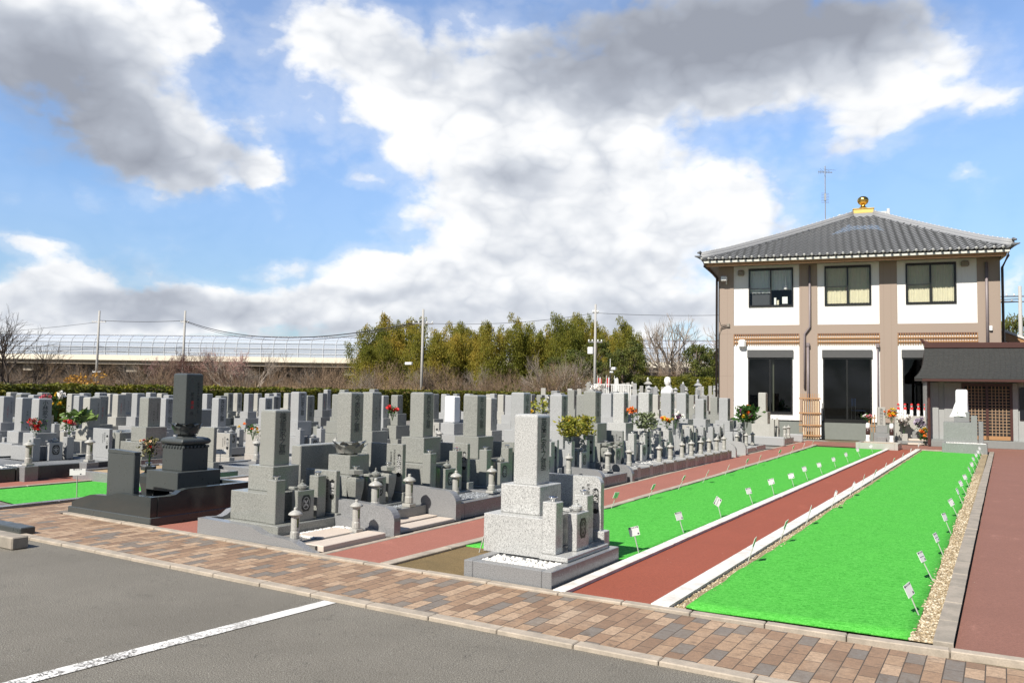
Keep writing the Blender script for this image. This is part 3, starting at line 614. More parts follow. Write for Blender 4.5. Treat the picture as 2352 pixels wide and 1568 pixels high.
def offering(root, m, x, z0, kind, detail=2, h=.33):
    st = link('offering_stone', bm_box('offering_stone', x - .045, x + .045, -.125, .125, z0, z0 + h, m), root)
    if detail >= 1: link('crest', crest_mesh(G_LIGHT if m is not G_LIGHT else G_GREY, kind), st, (x + .045, 0, z0 + h * .58))
    if detail >= 2:
        b = MB(); b.lathe([(.03, 0), (.045, .012), (.052, .03), (.05, .05), (.04, .055), (.022, .06), (.022, .07), (.008, .075), (.008, .10), (.013, .105), (.0, .11)], 12, m)
        b.box(-.10, .0, .03, .11, 0, .03, m, .008); b.box(-.11, -.02, -.10, -.04, .0, .035, m, .008)
        link('incense_burner', cached(('inc', m.name), lambda: b.mesh('incense_burner', False)), root, (x - .02, 0, z0 + h + .001))
def gravestone(name_key, X, Y, w, zt, zb, face, m, label, text=None, cat='gravestone', detail=2, posts='box', style='plain', group=None, side_text=None, kind=0, ink=INK, back=None, fk=1., z_s=.20, slab=None):
    cx, cy = X - w / 2, Y + w / 2
    t = thing('gravestone', label, cat, (cx, cy, 0), 0 if face > 0 else PI, group)
    s = w / .245; z_b = z_s; zm = z_b + (zb - z_b) * .53
    if style == 'lotus':
        zm = z_b + (zb - z_b) * .47
    if slab: link('step_slab', bm_box('step_slab', .322 * s, .60, -.42, .42, .158, z_b, m), t)
    elif detail >= 1: link('step_slab', bm_box('step_slab', -.42, .56, -.44, .44, .03 if fk else .0, z_b, m), t)
    else: zb0 = 0
    link('lower_base', bm_box('lower_base', -.29 * s, .32 * s, -.355, .355, (.15 if slab else z_b) if detail else 0.0, zm, m), t)
    pb = zb
    if style == 'lotus':
        q = zb - .17 * s; link('middle_base', bm_box('middle_base', -.19 * s, .19 * s, -.19 * s, .19 * s, zm, q, m), t)
        link('lotus_seat', cached(('lot', m.name, round(s, 2)), lambda: lotus_mesh(m, .185 * s, .17 * s)), t, (0, 0, q))
    else:
        link('middle_base', bm_box('middle_base', -.205 * s, .205 * s, -.205 * s, .205 * s, zm, zb, m), t)
    p = link('pillar', pillar_mesh(w, zb, zt, m), t)
    if text:
        n = len(text); sz = min((zt - zb - .08) / n * .98, w * .52)
        tot = (zt - zb) - .07; spc = tot / n / sz * .86
        inscribe(p, text, sz, ink, 'x', (w / 2 + .0015, 0, zt - .035), spc * .98, .0012 if detail >= 2 else 0)
    if back:     # the rear face looks to the viewer: small dedication columns
        o = inscribe(p, back, .034, INK, 'x', (0, 0, 0), .95); o.matrix_local = Matrix.Rotation(PI, 4, 'Z') @ Matrix.Translation((w / 2 + .0015, .07, zt - .12)) @ RX
        o = inscribe(p, back[:5], .042, kind % 3 == 0 and RED or INK, 'x', (0, 0, 0), 1.3); o.matrix_local = Matrix.Rotation(PI, 4, 'Z') @ Matrix.Translation((w / 2 + .0015, -.01, zt - .26)) @ RX
    if side_text: inscribe(p, side_text, .030, INK, 'y', (.05, -w / 2 - .0015, zt - .10), 1.25)
    if detail >= 1:
        for sy in (-1, 1):
            if posts == 'box':
                zp = z_b + (zm - z_b) * 1.0 + .155; y0, y1 = sorted((sy * .24, sy * .375))
                po = link('flower_post', bm_box('flower_post', .325 * s, .325 * s + .135, y0, y1, z_b, zp, m), t)
                link('cup', CUP, po, (.325 * s + .0675, sy * .3075, zp))
            elif posts == 'urn':
                po = link('flower_post', urn_mesh(m), t, (.41 * s, sy * .30, z_b)); link('cup', CUP, po, (0, 0, .44))
        offering(t, m, .49 * s, z_b, kind, detail)
    return t
def name_tablet(cx, cy, face, m, label, plaque='法名碑', lines=(), yo=.50, x0=-.12, x1=.50, z0=.03, zs=.30, zt=.80, rounded=False, redline=None, group='name tablets beside the graves'):
    t = thing('name_tablet', label, 'name tablet', (cx, cy, 0), 0 if face > 0 else PI, group)
    y0, y1 = yo - .035, yo + .035
    link('tablet_base', bm_box('tablet_base', x0 + .02, x1 + .05, y0 - .03, y1 + .03, z0, zs, m), t)
    if rounded:
        b = MB(); poly = [(x0, zs)] + [(x1, zs)] + [(x1 - .07 + .07 * math.cos(a), zt - .07 + .07 * math.sin(a)) for a in [i * PI / 12 for i in range(7)]] + [(x0, zt)]
        b.prism(poly, 'y', y0, y1, m); sl = link('slab', b.mesh('slab'), t)
    else: sl = link('slab', bm_box('slab', x0, x1, y0, y1, zs, zt, m), t)
    if face > 0 and plaque:
        def f():
            b = MB(); h = (zt - zs) * .24; vs = [(.032 * math.cos(a), 0, (h - .032) * (1 if math.sin(a) > 0 else -1) + .032 * math.sin(a)) for a in [PI / 16 + i * PI / 8 for i in range(16)]]
            b.add(vs, [tuple(range(16))], INK); return b.mesh('plaque', False, False)
        px = x1 - .055; pz = zs + (zt - zs) * .55
        pl = link('plaque', cached(('plq', round(zt - zs, 2)), f), sl, (px, y0 - .0015, pz))
        n = len(plaque); sz = .062 if n == 3 else .075
        inscribe(pl, plaque, sz * (zt - zs) / .5, G_LIGHT, 'y', (0, -.0015, n * sz * .52 * (zt - zs) / .5), .98, .002)
        for k, s_ in enumerate(lines): inscribe(sl, s_, .032, INK, 'y', (px - .075 - .055 * k, y0 - .0015, zt - .07 - .03 * (k % 2)), 1.05)
        if redline: inscribe(sl, redline, .04, RED, 'y', (px - .075 - .055 * len(lines), y0 - .0015, zt - .06), .98, .001)
    return t
def lantern_meshes(m, glow=None):
    k = ('lan', m.name)
    if k in MC: return MC[k]
    b = MB(); b.box(-.055, .055, -.055, .055, 0, .035, m, .004); b.lathe([(.042, .035), (.047, .045), (.047, .10), (.041, .115), (.041, .125)], 14, m); foot = b.mesh('foot', False)
    b = MB(); n = 16; pan = MB()
    # drum with two openings
    for z0, z1, op in ((.125, .15, 0), (.15, .245, 1), (.245, .27, 0)):
        for i in range(n):
            a0, a1 = 2 * PI * i / n, 2 * PI * (i + 1) / n
            c = i % 8
            if op and c in (0, 7):
                pan.add([(.034 * math.cos(a), .034 * math.sin(a), z) for a, z in ((a0, z0), (a1, z0), (a1, z1), (a0, z1))], [(0, 1, 2, 3)], LPAN); continue
            vs = []
            for r in (.042, .034):
                for a, z in ((a0, z0), (a1, z0), (a1, z1), (a0, z1)): vs.append((r * math.cos(a), r * math.sin(a), z))
            b.add(vs, [(0, 1, 2, 3), (7, 6, 5, 4), (0, 4, 5, 1), (2, 6, 7, 3), (1, 5, 6, 2), (3, 7, 4, 0)], m)
    drum = b.mesh('fire_box', False); pane = pan.mesh('pane', False)
    b = MB(); b.lathe([(.045, .27), (.070, .274), (.073, .283), (.060, .298), (.035, .315), (.018, .322), (.017, .332), (.020, .34), (.012, .352)], 18, m); cap = b.mesh('cap', 'auto' if False else True)
    MC[k] = (foot, drum, pane, cap); return MC[k]
LPAN = mat('lantern pane', (.16, .20, .09), .2)
LAN0 = {}
def lantern(x, y, z, label, m=None, s=1., group='stone lanterns in pairs before the graves', rz=0):
    m = m or G_ROUGH; t = thing('stone_lantern', label, 'stone lantern', (x, y, z), rz, group, (s, s, s))
    f, d, p, c = lantern_meshes(m); link('foot', f, t); dr = link('fire_box', d, t); link('pane', p, dr); link('cap', c, t); return t
# ---- plants in vases
def bouquet(x, y, z, label, cols, leaf=GREENL, h=.32, r=.13, seed=1, nl=110, nf=9, fs_=.028, leafsize=.05, cat='bouquet', group='flowers left at the graves', lean=(0, 0)):
    rnd = random.Random(seed); t = thing('flower_bouquet', label, cat, (x, y, z), 0, group)
    b = MB(); lv = MB(); heads = []
    for i in range(9):
        a = rnd.uniform(0, 2 * PI); q = rnd.random() ** .6 * r; hh = h * rnd.uniform(.55, 1)
        tip = Vector((q * math.cos(a) + lean[0] * hh, q * math.sin(a) + lean[1] * hh, hh)); b.tube([(0, 0, -.02), tip * .5 + Vector((0, 0, .03)), tip], .003, GREENL, 4); heads.append(tip)
    for i in range(nl):
        c = Vector((rnd.gauss(0, r * .55), rnd.gauss(0, r * .55), h * (.25 + .7 * rnd.random()))); c.x += lean[0] * c.z; c.y += lean[1] * c.z
        k = .55 + .6 * math.sin(PI * min(1, c.z / h) * .8); c.x *= k; c.y *= k
        d = Vector((rnd.gauss(0, 1), rnd.gauss(0, 1), rnd.uniform(-.1, 1.1))).normalized(); s_ = d.cross(Vector((rnd.gauss(0, 1), rnd.gauss(0, 1), rnd.gauss(0, 1)))).normalized()
        L = leafsize * rnd.uniform(.7, 1.3); W = L * .26; up = d.cross(s_) * L * .12
        lv.add([c, c + d * L * .5 + s_ * W + up, c + d * L, c + d * L * .5 - s_ * W + up], [(0, 1, 2, 3)], leaf)
    obj('stems', b, t); obj('leaves', lv, t, recalc_ := False) if False else link('leaves', lv.mesh('leaves', False, False), t)
    for ci, c in enumerate(cols):
        fl = MB()
        for i in range(max(1, nf // len(cols))):
            hd = rnd.choice(heads) * rnd.uniform(.85, 1.0) + Vector((rnd.gauss(0, .35 * r), rnd.gauss(0, .35 * r) - .35 * r, rnd.gauss(0, .02)))
            R = fs_ * rnd.uniform(.8, 1.25)
            for k in range(14):
                a = rnd.uniform(0, 2 * PI); e = rnd.uniform(-.3, 1.4); d = Vector((math.cos(a) * math.cos(e), math.sin(a) * math.cos(e), math.sin(e))); s_ = d.cross(Vector((rnd.gauss(0, 1), rnd.gauss(0, 1), 1))).normalized() * R * .42
                fl.add([hd, hd + d * R * .55 + s_, hd + d * R + Vector((0, 0, .2 * R)), hd + d * R * .55 - s_], [(0, 1, 2, 3)], c)
        link('blossom', fl.mesh('blossom', False, False), t)
    return t
# ---------------------------------------------------------------- kerbs of the plots
def plot_kerb(x0, x1, y0, y1, h, m, label, th=.10, z0=0., fill=None, group='granite kerbs round the plots', joints=True, fz=None):
    t = thing('grave_kerb', label, 'grave kerb', ((x0 + x1) / 2, (y0 + y1) / 2, z0), 0, group); X0, X1, Y0, Y1 = x0 - (x0 + x1) / 2, x1 - (x0 + x1) / 2, y0 - (y0 + y1) / 2, y1 - (y0 + y1) / 2
    b = MB(); c = .005
    b.box(X0, X0 + th, Y0, Y1, 0, h, m, c); b.box(X1 - th, X1, Y0, Y1, 0, h, m, c)
    g = .0015
    b.box(X0 + th + g, X1 - th - g, Y0, Y0 + th, 0, h, m, c); b.box(X0 + th + g, X1 - th - g, Y1 - th, Y1, 0, h, m, c)
    obj('kerb_stones', b, t)
    if fill:
        b = MB(); z = (fz if fz is not None else h - .03); b.box(X0 + th * .9, X1 - th * .9, Y0 + th * .9, Y1 - th * .9, .0, z, fill); obj('infill', b, t)
    return t
# front grave by the white kerb
K0 = plot_kerb(-3.96, -3.11, 5.84, 7.18, .158, G_KERB, 'speckled granite kerb filled with white pebbles at the corner of the brick walk', .09, fill=GRAVEL_G, fz=.14)
b = MB(); b.box(-3.958, -3.108, 5.838, 7.182, 0, .05, G_KERB, .002)
stuff(pebbles('white_pebbles', 420, lambda r: (-.34 + .68 * r.random(), -.56 + .30 * r.random() ** 1.2 - (0.0), .135), .010, .019, PEB, 11, K0))
pebbles('grey_pebbles', 260, lambda r: (.03 + .30 * r.random(), .36 + .20 * r.random(), .135), .006, .012, PEBG, 12, K0)
pebbles('white_pebbles', 16, lambda r: (.27 + .06 * r.random(), .30 + .09 * r.random(), .150), .012, .018, PEB, 13, K0)
gravestone('front', -3.64, 6.52, .246, 1.39, .75, 1, G_LIGHT, 'light speckled granite gravestone alone beside the white kerb, nearest to the camera', '藤岡家之墓', kind=0, ink=CARVE, slab=True)
name_tablet(-3.763, 6.643, 1, G_LIGHT, 'rounded light granite tablet behind the nearest light speckled gravestone', '法名碑', ('釈浄徳位', '釈妙'), yo=.49, x0=-.10, x1=.50, z0=.158, rounded=True)
# second grave: swooping side walls
def swoop(name_m, y, th, X0, X1, prof, m, parent, cy=0):
    b = MB(); poly = [(X0, 0)] + [(X0 + (X1 - X0) * u, z) for u, z in prof]; poly[-1] = (X1, 0.0) if prof[-1][1] <= 0 else poly[-1]
    if poly[-1][1] > 0: poly.append((X1, 0))
    b.prism(poly, 'y', y, y + th, m); return obj(name_m, b, parent)
kt = thing('grave_kerb', 'bluish granite kerb with swooping side walls round the corner grave on the brick walk', 'grave kerb', (-7.38, 5.81, 0), 0, 'granite kerbs round the plots')
PR = [(0, .193), (.16, .19), (.32, .184), (.48, .176), (.505, .165), (.53, .148), (.58, .118), (.66, .110), (.76, .108), (.82, .095), (.86, .077), (.93, .036), (1, 0)]
swoop('side_wall', 0, .10, 0, 1.70, PR, G_KERB, kt)
swoop('side_wall', 1.10, .10, .75, 1.62, [(0, .17), (.25, .17), (.40, .16), (.6, .11), (.85, .05), (1, .0)], G_KERB, kt)
b = MB(); poly = [(0.1, 0), (.1, .195), (.24, .185), (.30, .20), (.37, .245), (.5, .26), (.85, .26), (1.2, .26), (1.2, 0)]
b.prism(poly, 'x', .0, .10, G_KERB); obj('rear_wall', b, kt)
b = MB(); b.box(.1, 1.62, .1, 1.1, 0, .055, GRAVEL_D); b.box(1.45, 1.70, .13, 1.07, .0, .062, G_PALE, .006); b.box(1.06, 1.40, .42, .98, .0, .068, G_PALE, .005); obj('paving', b, kt)
pebbles('white_pebbles', 260, lambda r: (1.00 + .42 * r.random(), .98 + .10 * r.random(), .055) if r.random() < .6 else (1.0 + .05 * r.random(), .45 + .5 * r.random(), .055), .010, .018, PEB, 21, kt)
pebbles('white_pebbles', 40, lambda r: (1.06 + .25 * r.random(), .36 + .06 * r.random(), .055), .008, .015, PEB, 22, kt)
T = dict(TOMBS)
FAMS = '徳重家之墓 今原家之墓 西宮家之墓 井上家之墓 山下家之墓 作田家之墓 田中家之墓 中村家之墓 小林家之墓 松本家之墓 林家之墓 大野家之墓 森家之墓'.split()
X, Y, w_, zt_, zb_ = T.pop('Toku')
gravestone('Toku', X - .02, Y, w_ + .006, 1.345, .73, 1, G_GREEN, 'grey green gravestone with sharp carved characters standing on the corner plot by the brick walk', FAMS[0], kind=1, ink=CARVE, z_s=.155)
name_tablet(X - .11, Y + .11, 1, G_GREEN, 'grey green name tablet at the far side of the corner plot with swooping kerb', '霊標', ('釈大徳龍山道信居士',), yo=.48, x0=.02, x1=.50, z0=.05, zs=.19, zt=.66)
lantern(-6.06, 5.93, .06, 'small round stone lantern inside the swooping kerb nearest the brick walk', G_ROUGH, .98)
lantern(-5.98, 6.74, .06, 'small round stone lantern on a square foot beside white pebbles of the corner plot', G_ROUGH, .98)
tag(link('lantern_plinth', bm_box('lantern_plinth', -6.08, -5.88, 6.64, 6.84, .02, .06, G_KERB)), 'square granite foot under the lantern beside the white pebbles', 'plinth')
# third grave with lotus seat between two tall curved walls
def curved_wall(y, th, x0, x1, h, m, label, r=.16):
    b = MB(); poly = [(x0, 0), (x0, h + .02), (x0 + .2, h + .02)] + [(x1 - r + r * math.sin(a), h - r * .95 + r * .95 * math.cos(a)) for a in [i * PI / 14 for i in range(8)]] + [(x1, 0)]
    b.prism(poly, 'y', y, y + th, m); o = obj('side_wall', b); o['label'] = label; o['category'] = 'side wall'; o['group'] = 'rounded granite walls between plots'; return o
curved_wall(6.99, .11, -6.55, -5.66, .315, G_KERB, 'polished granite wall with a rounded end just right of the corner plot')
curved_wall(8.27, .11, -6.6, -5.74, .36, G_KERB, 'polished granite wall with a rounded end at the far side of the lotus seated gravestone')
t = thing('grave_kerb', 'raised grey kerb and pale paving in front of the lotus seated gravestone', 'grave kerb', (-6.6, 7.68, 0), 0, 'granite kerbs round the plots')
b = MB(); b.box(-.9, .42, -.58, .58, 0, .17, G_GREY, .006); obj('floor', b, t)
b = MB(); b.box(.43, .60, -.57, .57, 0, .055, G_PALE, .006); b.box(.62, .86, -.57, .57, 0, .04, G_PALE, .006); obj('paving', b, t)
pebbles('grey_pebbles', 500, lambda r: (-.15 + .48 * r.random(), -.45 + .9 * r.random(), .165), .007, .013, PEBG, 23, t)
X, Y, w_, zt_, zb_ = T.pop('Ima')
gravestone('Ima', X, Y, w_, zt_, .94, 1, G_GREEN, 'tall grey green gravestone rising from a carved lotus seat', FAMS[1], posts='urn', style='lotus', kind=3, ink=CARVE)
name_tablet(X - .115, Y + .115, 1, G_GREEN, 'tall grey green name tablet between the lotus seat and the second rounded wall', '法名碑', ('吉祥院家之霊', '妙法蓮華経'), yo=.52, x0=-.14, x1=.46, z0=.17, zs=.30, zt=.90)
tag(link('backing_stone', bm_box('backing_stone', -7.62, -7.46, 7.35, 8.1, 0, .88, G_GREEN, .012)), 'plain upright slab close behind the lotus seated gravestone', 'backing stone')
lantern(-6.24, 7.35, .17, 'stone lantern left of the crest stone before the lotus seated gravestone', G_BEIGE, 1.12)
lantern(-6.24, 7.98, .17, 'stone lantern right of the crest stone before the lotus seated gravestone', G_BEIGE, 1.12)
# fourth and fifth
def raised_plot(yc, half, hgt, label, m=G_KERB, x0=-7.45, x1=-5.78, pedestal=(), peb=PEBG, seed=30, step=None):
    t = thing('grave_kerb', label, 'grave kerb', ((x0 + x1) / 2, yc, 0), 0, 'granite kerbs round the plots'); L = (x1 - x0) / 2
    b = MB(); b.box(-L, L, -half, -half + .10, 0, hgt, m, .006); b.box(-L, L, half - .10, half, 0, hgt, m, .006); b.box(L - .10, L, -half + .102, half - .102, 0, hgt, m, .006); b.box(-L, -L + .1, -half + .102, half - .102, 0, hgt, m, .006); obj('kerb_stones', b, t)
    b = MB(); b.box(-L + .09, L - .09, -half + .09, half - .09, 0, hgt - .025, GRAVEL_G); obj('infill', b, t)
    for py in pedestal:
        b = MB(); b.box(L - .22, L + .004, py - .085, py + .085, .0, hgt + .03, G_BLUE, .005); obj('pedestal', b, t)
    if seed: pebbles('pebbles', 220, lambda r: (L - .6 + .48 * r.random(), -half + .12 + (2 * half - .24) * r.random(), hgt - .03), .008, .015, peb, seed, t)
    return t
raised_plot(9.08, .66, .20, 'grey kerb round the plot of the third gravestone along the red path', seed=31)
X, Y, w_, zt_, zb_ = T.pop('Nishi')
gravestone('Nishi', X, Y, w_, zt_, zb_, 1, G_GREEN, 'broad grey green gravestone just right of the lotus seated one', FAMS[2], kind=2, ink=CARVE)
name_tablet(X - .118, Y + .118, 1, G_GREEN, 'grey green tablet with one line of red characters', '法名碑', ('釈光明院大徳居士',), yo=.52, x0=-.12, x1=.46, z0=.17, zs=.30, zt=.84, redline='釈尼妙蓮華信女')
lantern(-6.02, 8.66, .20, 'pale beige lantern with a yellowish pane on the block past the second rounded wall', G_BEIGE, 1.05)
lantern(-6.02, 9.52, .20, 'pale beige lantern just left of the nearest light gravestone, seen before a dark crest stone', G_BEIGE, 1.05)
raised_plot(10.52, .66, .18, 'grey kerb round the plot half hidden by the nearest light gravestone', seed=32)
X, Y, w_, zt_, zb_ = T.pop('Inoue')
gravestone('Inoue', X, Y, w_, zt_, zb_, 1, G_GREEN, 'coarse grey green gravestone seen left of the nearest light one', FAMS[3], kind=4, ink=CARVE)
name_tablet(X - .13, Y + .13, 1, G_GREEN, 'tablet with black oval plaque just left of the nearest light gravestone', '霊標', ('釈浄光信士',), yo=.50, x0=-.1, x1=.44, z0=.15, zs=.28, zt=.80)
row = [('Yama', G_BLUE, 'pale blue grey gravestone whose top shows above the nearest light gravestone', 4), ('Saku', G_BLUE, 'pale blue grey gravestone just right of the nearest light one, bushy sakaki at its foot', 5),
       ('P64', G_GREEN, 'darker grey green gravestone right of the bushy sakaki, widest along the red path', 6), ('P66', G_LIGHT, 'light granite gravestone with orange flowers at its right side', 7),
       ('P68', G_LIGHT, 'light granite gravestone behind the feathery green spray', 8), ('P69', G_BLUE, 'blue grey gravestone directly below the white statue', 9), ('P70', G_BLUE, 'blue grey gravestone just right of the white statue', 10),
       ('P72', G_BLUE, 'shorter blue grey gravestone between the statue and the hall', 11), ('P74', G_BLUE, 'last blue grey gravestone before the hall corner, beside the big orange bouquet', 12)]
TABTXT = [('釈浄信居士', '釈妙光信女'), ('釈大徳院信士', '釈尼貞心大姉'), ('昭和六十年', '平成三年'), ('釈浄徳', '釈妙恵')]
tabl = ['tablet beside the bushy sakaki, oval plaque near its right edge', 'tablet in front of the darker grey green gravestone', 'broad tablet with long columns of small characters', 'tablet with an oval plaque below the orange flowers', 'tablet with three rows of small characters below the white and orange flowers', 'beige tablet below the white statue', 'pale blue grey tablet right of the beige one', 'narrow blue grey tablet behind the paired lanterns', 'slim tablet beside the big orange bouquet']
for i, (k, m, lab, fi) in enumerate(row):
    X, Y, w_, zt_, zb_ = T.pop(k)
    gravestone(k, X, Y, w_, zt_, zb_, 1, m, lab, FAMS[fi], kind=i, posts='urn' if k in ('P64', 'P74') else 'box', ink=CARVE)
    lm = m if m is not G_GREEN else G_GREY
    name_tablet(X - w_ / 2, Y + w_ / 2, 1, lm if i != 5 else G_BEIGE, tabl[i], '霊標' if i % 2 else '法名碑', TABTXT[i % 4], yo=.50, x0=-.12, x1=.46 + .03 * (i % 2), z0=.14, zs=.30, zt=.78 + .03 * (i % 3))
    if i in (0,): curved_wall(Y + .75, .10, -6.6, -5.75, .30, G_KERB, 'granite wall with a rounded end right behind the tablet of the nearest light gravestone')
# low walls and kerbs of the far part of the row
curved_wall(13.78, .10, -6.75, -5.72, .30, G_KERB, 'granite wall with a rounded end at the start of the kerbs with light insets', .2)
klab = ['reddish grey kerb with white pebbles, first after the rounded wall', 'reddish grey kerb with a light inset block, second after the rounded wall', 'reddish grey kerb with a light inset block, third after the rounded wall', 'reddish grey kerb, fourth after the rounded wall', 'reddish grey kerb, last before the pair of rounded walls']
for i, yc in enumerate((14.6, 16.0, 17.4, 18.75, 20.0)):
    raised_plot(yc, .68 if i < 3 else .62, .20, klab[i], G_KERB, x1=-5.80 - .012 * (yc - 14), pedestal=(-.30, .32), peb=PEB if i in (0, 1) else PEBG, seed=40 + i)
raised_plot(11.95, .66, .18, 'grey kerb hidden mostly behind the tablet of the nearest light gravestone', seed=33)
raised_plot(13.2, .5, .18, 'grey kerb just before the rounded wall with lanterns above', seed=34)
for y, lab in ((20.95, 'rounded pale granite wall, left of the pair at the far end of the row'), (21.9, 'rounded pale granite wall, right of the pair at the far end of the row')): curved_wall(y, .10, -6.7, -5.86, .36, G_BLUE, lab, .2)
plot_kerb(-7.4, -6.0, 22.6, 23.5, .14, G_BLUE, 'low pale kerb beyond the pair of rounded walls', fill=GRAVEL_G)
plot_kerb(-7.4, -6.0, 23.55, 24.6, .16, G_BLUE, 'low pale kerb under the big orange bouquet', fill=GRAVEL_G)
ll = ['lantern half hidden right behind the tablet of the nearest light gravestone', 'lantern with a green pane below the crest stone beside the sakaki', 'tall lantern in front of the urn shaped vase', 'lantern standing before the broad tablet with long columns', 'lantern left in the pair over the white pebbles', 'lantern right in the pair over the white pebbles', 'lantern left in the pair below the white statue', 'lantern right in the pair below the white statue', 'lantern left in the pair before the narrow tablet', 'lantern right in the pair before the narrow tablet', 'lantern nearest the far end of the reddish kerbs', 'slim lantern behind the one at the end of the kerbs', 'slim lantern left of the big orange bouquet', 'slim lantern right of the big orange bouquet', 'slim lantern at the far right edge of the row']
for (x, y), lab in zip([(-6.2, 12.2), (-6.08, 13.5), (-6.0, 14.3), (-5.93, 15.68), (-5.93, 16.32), (-5.95, 17.1), (-5.95, 17.72), (-5.97, 18.45), (-5.97, 19.07), (-5.98, 19.70), (-5.98, 20.32), (-6.3, 21.4), (-6.35, 22.8), (-6.3, 23.6), (-6.3, 24.3)], ll):
    lantern(x, y, .20 if y < 21 else .15, lab, G_BEIGE if y > 15 else G_ROUGH, 1.08)
# grave close to the hall
gravestone('P75', -6.85, 28.1, .246, 1.70, 1.05, 1, G_BEIGE, 'beige grey gravestone standing alone before the left glass door of the hall', None, kind=2, posts='box')
plot_kerb(-7.6, -6.1, 27.5, 28.9, .2, G_BEIGE, 'beige kerb round the gravestone before the left glass door', fill=GRAVEL_G)
tag(link('corner_wall', bm_box('corner_wall', -7.2, -5.9, 26.6, 26.75, 0, .30, G_BLUE, .03)), 'low pale wall lying before the kerb at the left glass door', 'wall')
tag(link('corner_wall', bm_box('corner_wall', -6.6, -5.95, 29.6, 29.75, 0, .28, G_BLUE, .03)), 'short low pale wall by the wooden trellis rack', 'wall')
lantern(-6.2, 28.0, .2, 'lantern before the beige gravestone at the glass door', G_BEIGE, 1.2); lantern(-6.2, 28.55, .2, 'second lantern behind it before the beige gravestone at the glass door', G_BEIGE, 1.2)
# ---------------------------------------------------------------- the dark lotus grave at the left
X, Y, w_, zt_, zb_ = T.pop('Dark')
t = thing('gravestone', 'tall polished black gravestone on a carved lotus and cushion seat', 'gravestone', (X - .135, Y + .135, 0), PI)
D_ = G_DARKM
link('lower_base', bm_box('lower_base', -.30, .33, -.33, .33, .25, .50, D_), t)
link('middle_base', bm_box('middle_base', -.20, .20, -.20, .20, .50, .79, D_), t)
b = MB()
for k in range(28):      # frieze of small leaves
    a = k / 28 * 4; sd = int(a); f = (a - sd) * 2 - 1; f += 1 / 14
    px, py = [(f * .2, -.2), (.2, f * .2), (-f * .2, .2), (-.2, -f * .2)][sd]; b.lathe([(.0, 0), (.02, .008), (.018, .028), (.0, .04)], 6, D_, px, py, .785)
b.box(-.185, .185, -.185, .185, .79, .825, D_, .004); obj('frieze', b, t)
b = MB(); rings = [(.16, .825), (.205, .835), (.225, .86), (.225, .885), (.205, .91), (.15, .925)]
b.lathe([(r * 1.41, z) for r, z in rings], 4, D_, rot=PI / 4); cu = obj('cushion', b, t); bv = cu.modifiers.new('round', 'BEVEL'); bv.width = .02; bv.segments = 2; bv.limit_method = 'ANGLE'
b = MB(); b.lathe([(.13, .92), (.12, .935), (.14, .95)], 12, D_); obj('neck', b, t)
link('lotus_seat', lotus_mesh(D_, .165, .16), t, (0, 0, .945))
p = link('pillar', pillar_mesh(.262, 1.10, 1.755, D_), t)
for s_, sz, mm, oy, oz in (('昭和五十八年九月建之', .036, INK, .06, .12), ('施主', .05, INK, -.03, .25), ('重次', .05, RED, -.03, .36), ('作', .05, INK, -.03, .50)):
    o = inscribe(p, s_, sz, mm, 'x', (0, 0, 0), 1.15, .001); o.matrix_local = Matrix.Rotation(PI, 4, 'Z') @ Matrix.Translation((.1325, oy, 1.755 - oz)) @ RX
for sy in (-1, 1):
    po = link('flower_post', urn_mesh(G_DARK), t, (.42, sy * .24, .10)); link('cup', CUP, po, (0, 0, .44))
offering(t, G_DARK, .5, .1, 1, 1)
t = thing('name_tablet', 'plain dark slab standing at the near left corner of the black stepped kerb', 'name tablet', (-9.18, 6.12, 0), 0, 'name tablets beside the graves')
b = MB(); b.box(-.26, .27, -.045, .045, .16, .76, D_, .01); b.prism([(-.26, .76), (.27, .76), (.27, .785), (-.10, .80), (-.26, .80)], 'y', -.045, .045, D_); obj('slab', b, t); b = MB(); b.box(-.3, .3, -.07, .07, .1, .16, D_, .005); obj('tablet_base', b, t)
t = thing('grave_kerb', 'black stepped kerb with swooping polished walls below the black gravestone', 'grave kerb', (-9.84, 5.84, 0), 0, 'granite kerbs round the plots')
b = MB(); b.box(0, 1.61, 0, 1.62, 0, .10, D_, .008); obj('plinth', b, t)
b = MB(); b.prism([(.06, .1), (.06, .155), (.20, .205), (.42, .265), (.50, .275), (.82, .285), (.90, .315), (.98, .33), (1.2, .325), (1.59, .325), (1.59, .1)], 'y', .012, .10, G_DARK); obj('front_wall', b, t)
b = MB(); b.prism([(.101, .1), (.101, .325), (.26, .32), (.33, .33), (.40, .37), (.5, .385), (1.61, .385), (1.61, .1)], 'x', 1.50, 1.60, G_DARK); obj('side_wall', b, t)
b = MB(); b.prism([(.06, .1), (.06, .2), (.5, .28), (.9, .36), (1.49, .36), (1.49, .1)], 'y', 1.51, 1.60, G_DARK); obj('rear_wall', b, t)
b = MB(); b.box(.06, 1.5, .101, 1.51, .1, .135, GRAVEL_G); obj('infill', b, t)
bouquet(-9.58, 6.75, .57, 'red and cream flower stems in the urn beside the black gravestone', [flat('cream petals', (.75, .55, .35)), REDF], leaf=mat('reddish green leaves', (.11, .10, .03), .5), h=.34, r=.09, seed=4, nl=170, nf=6)
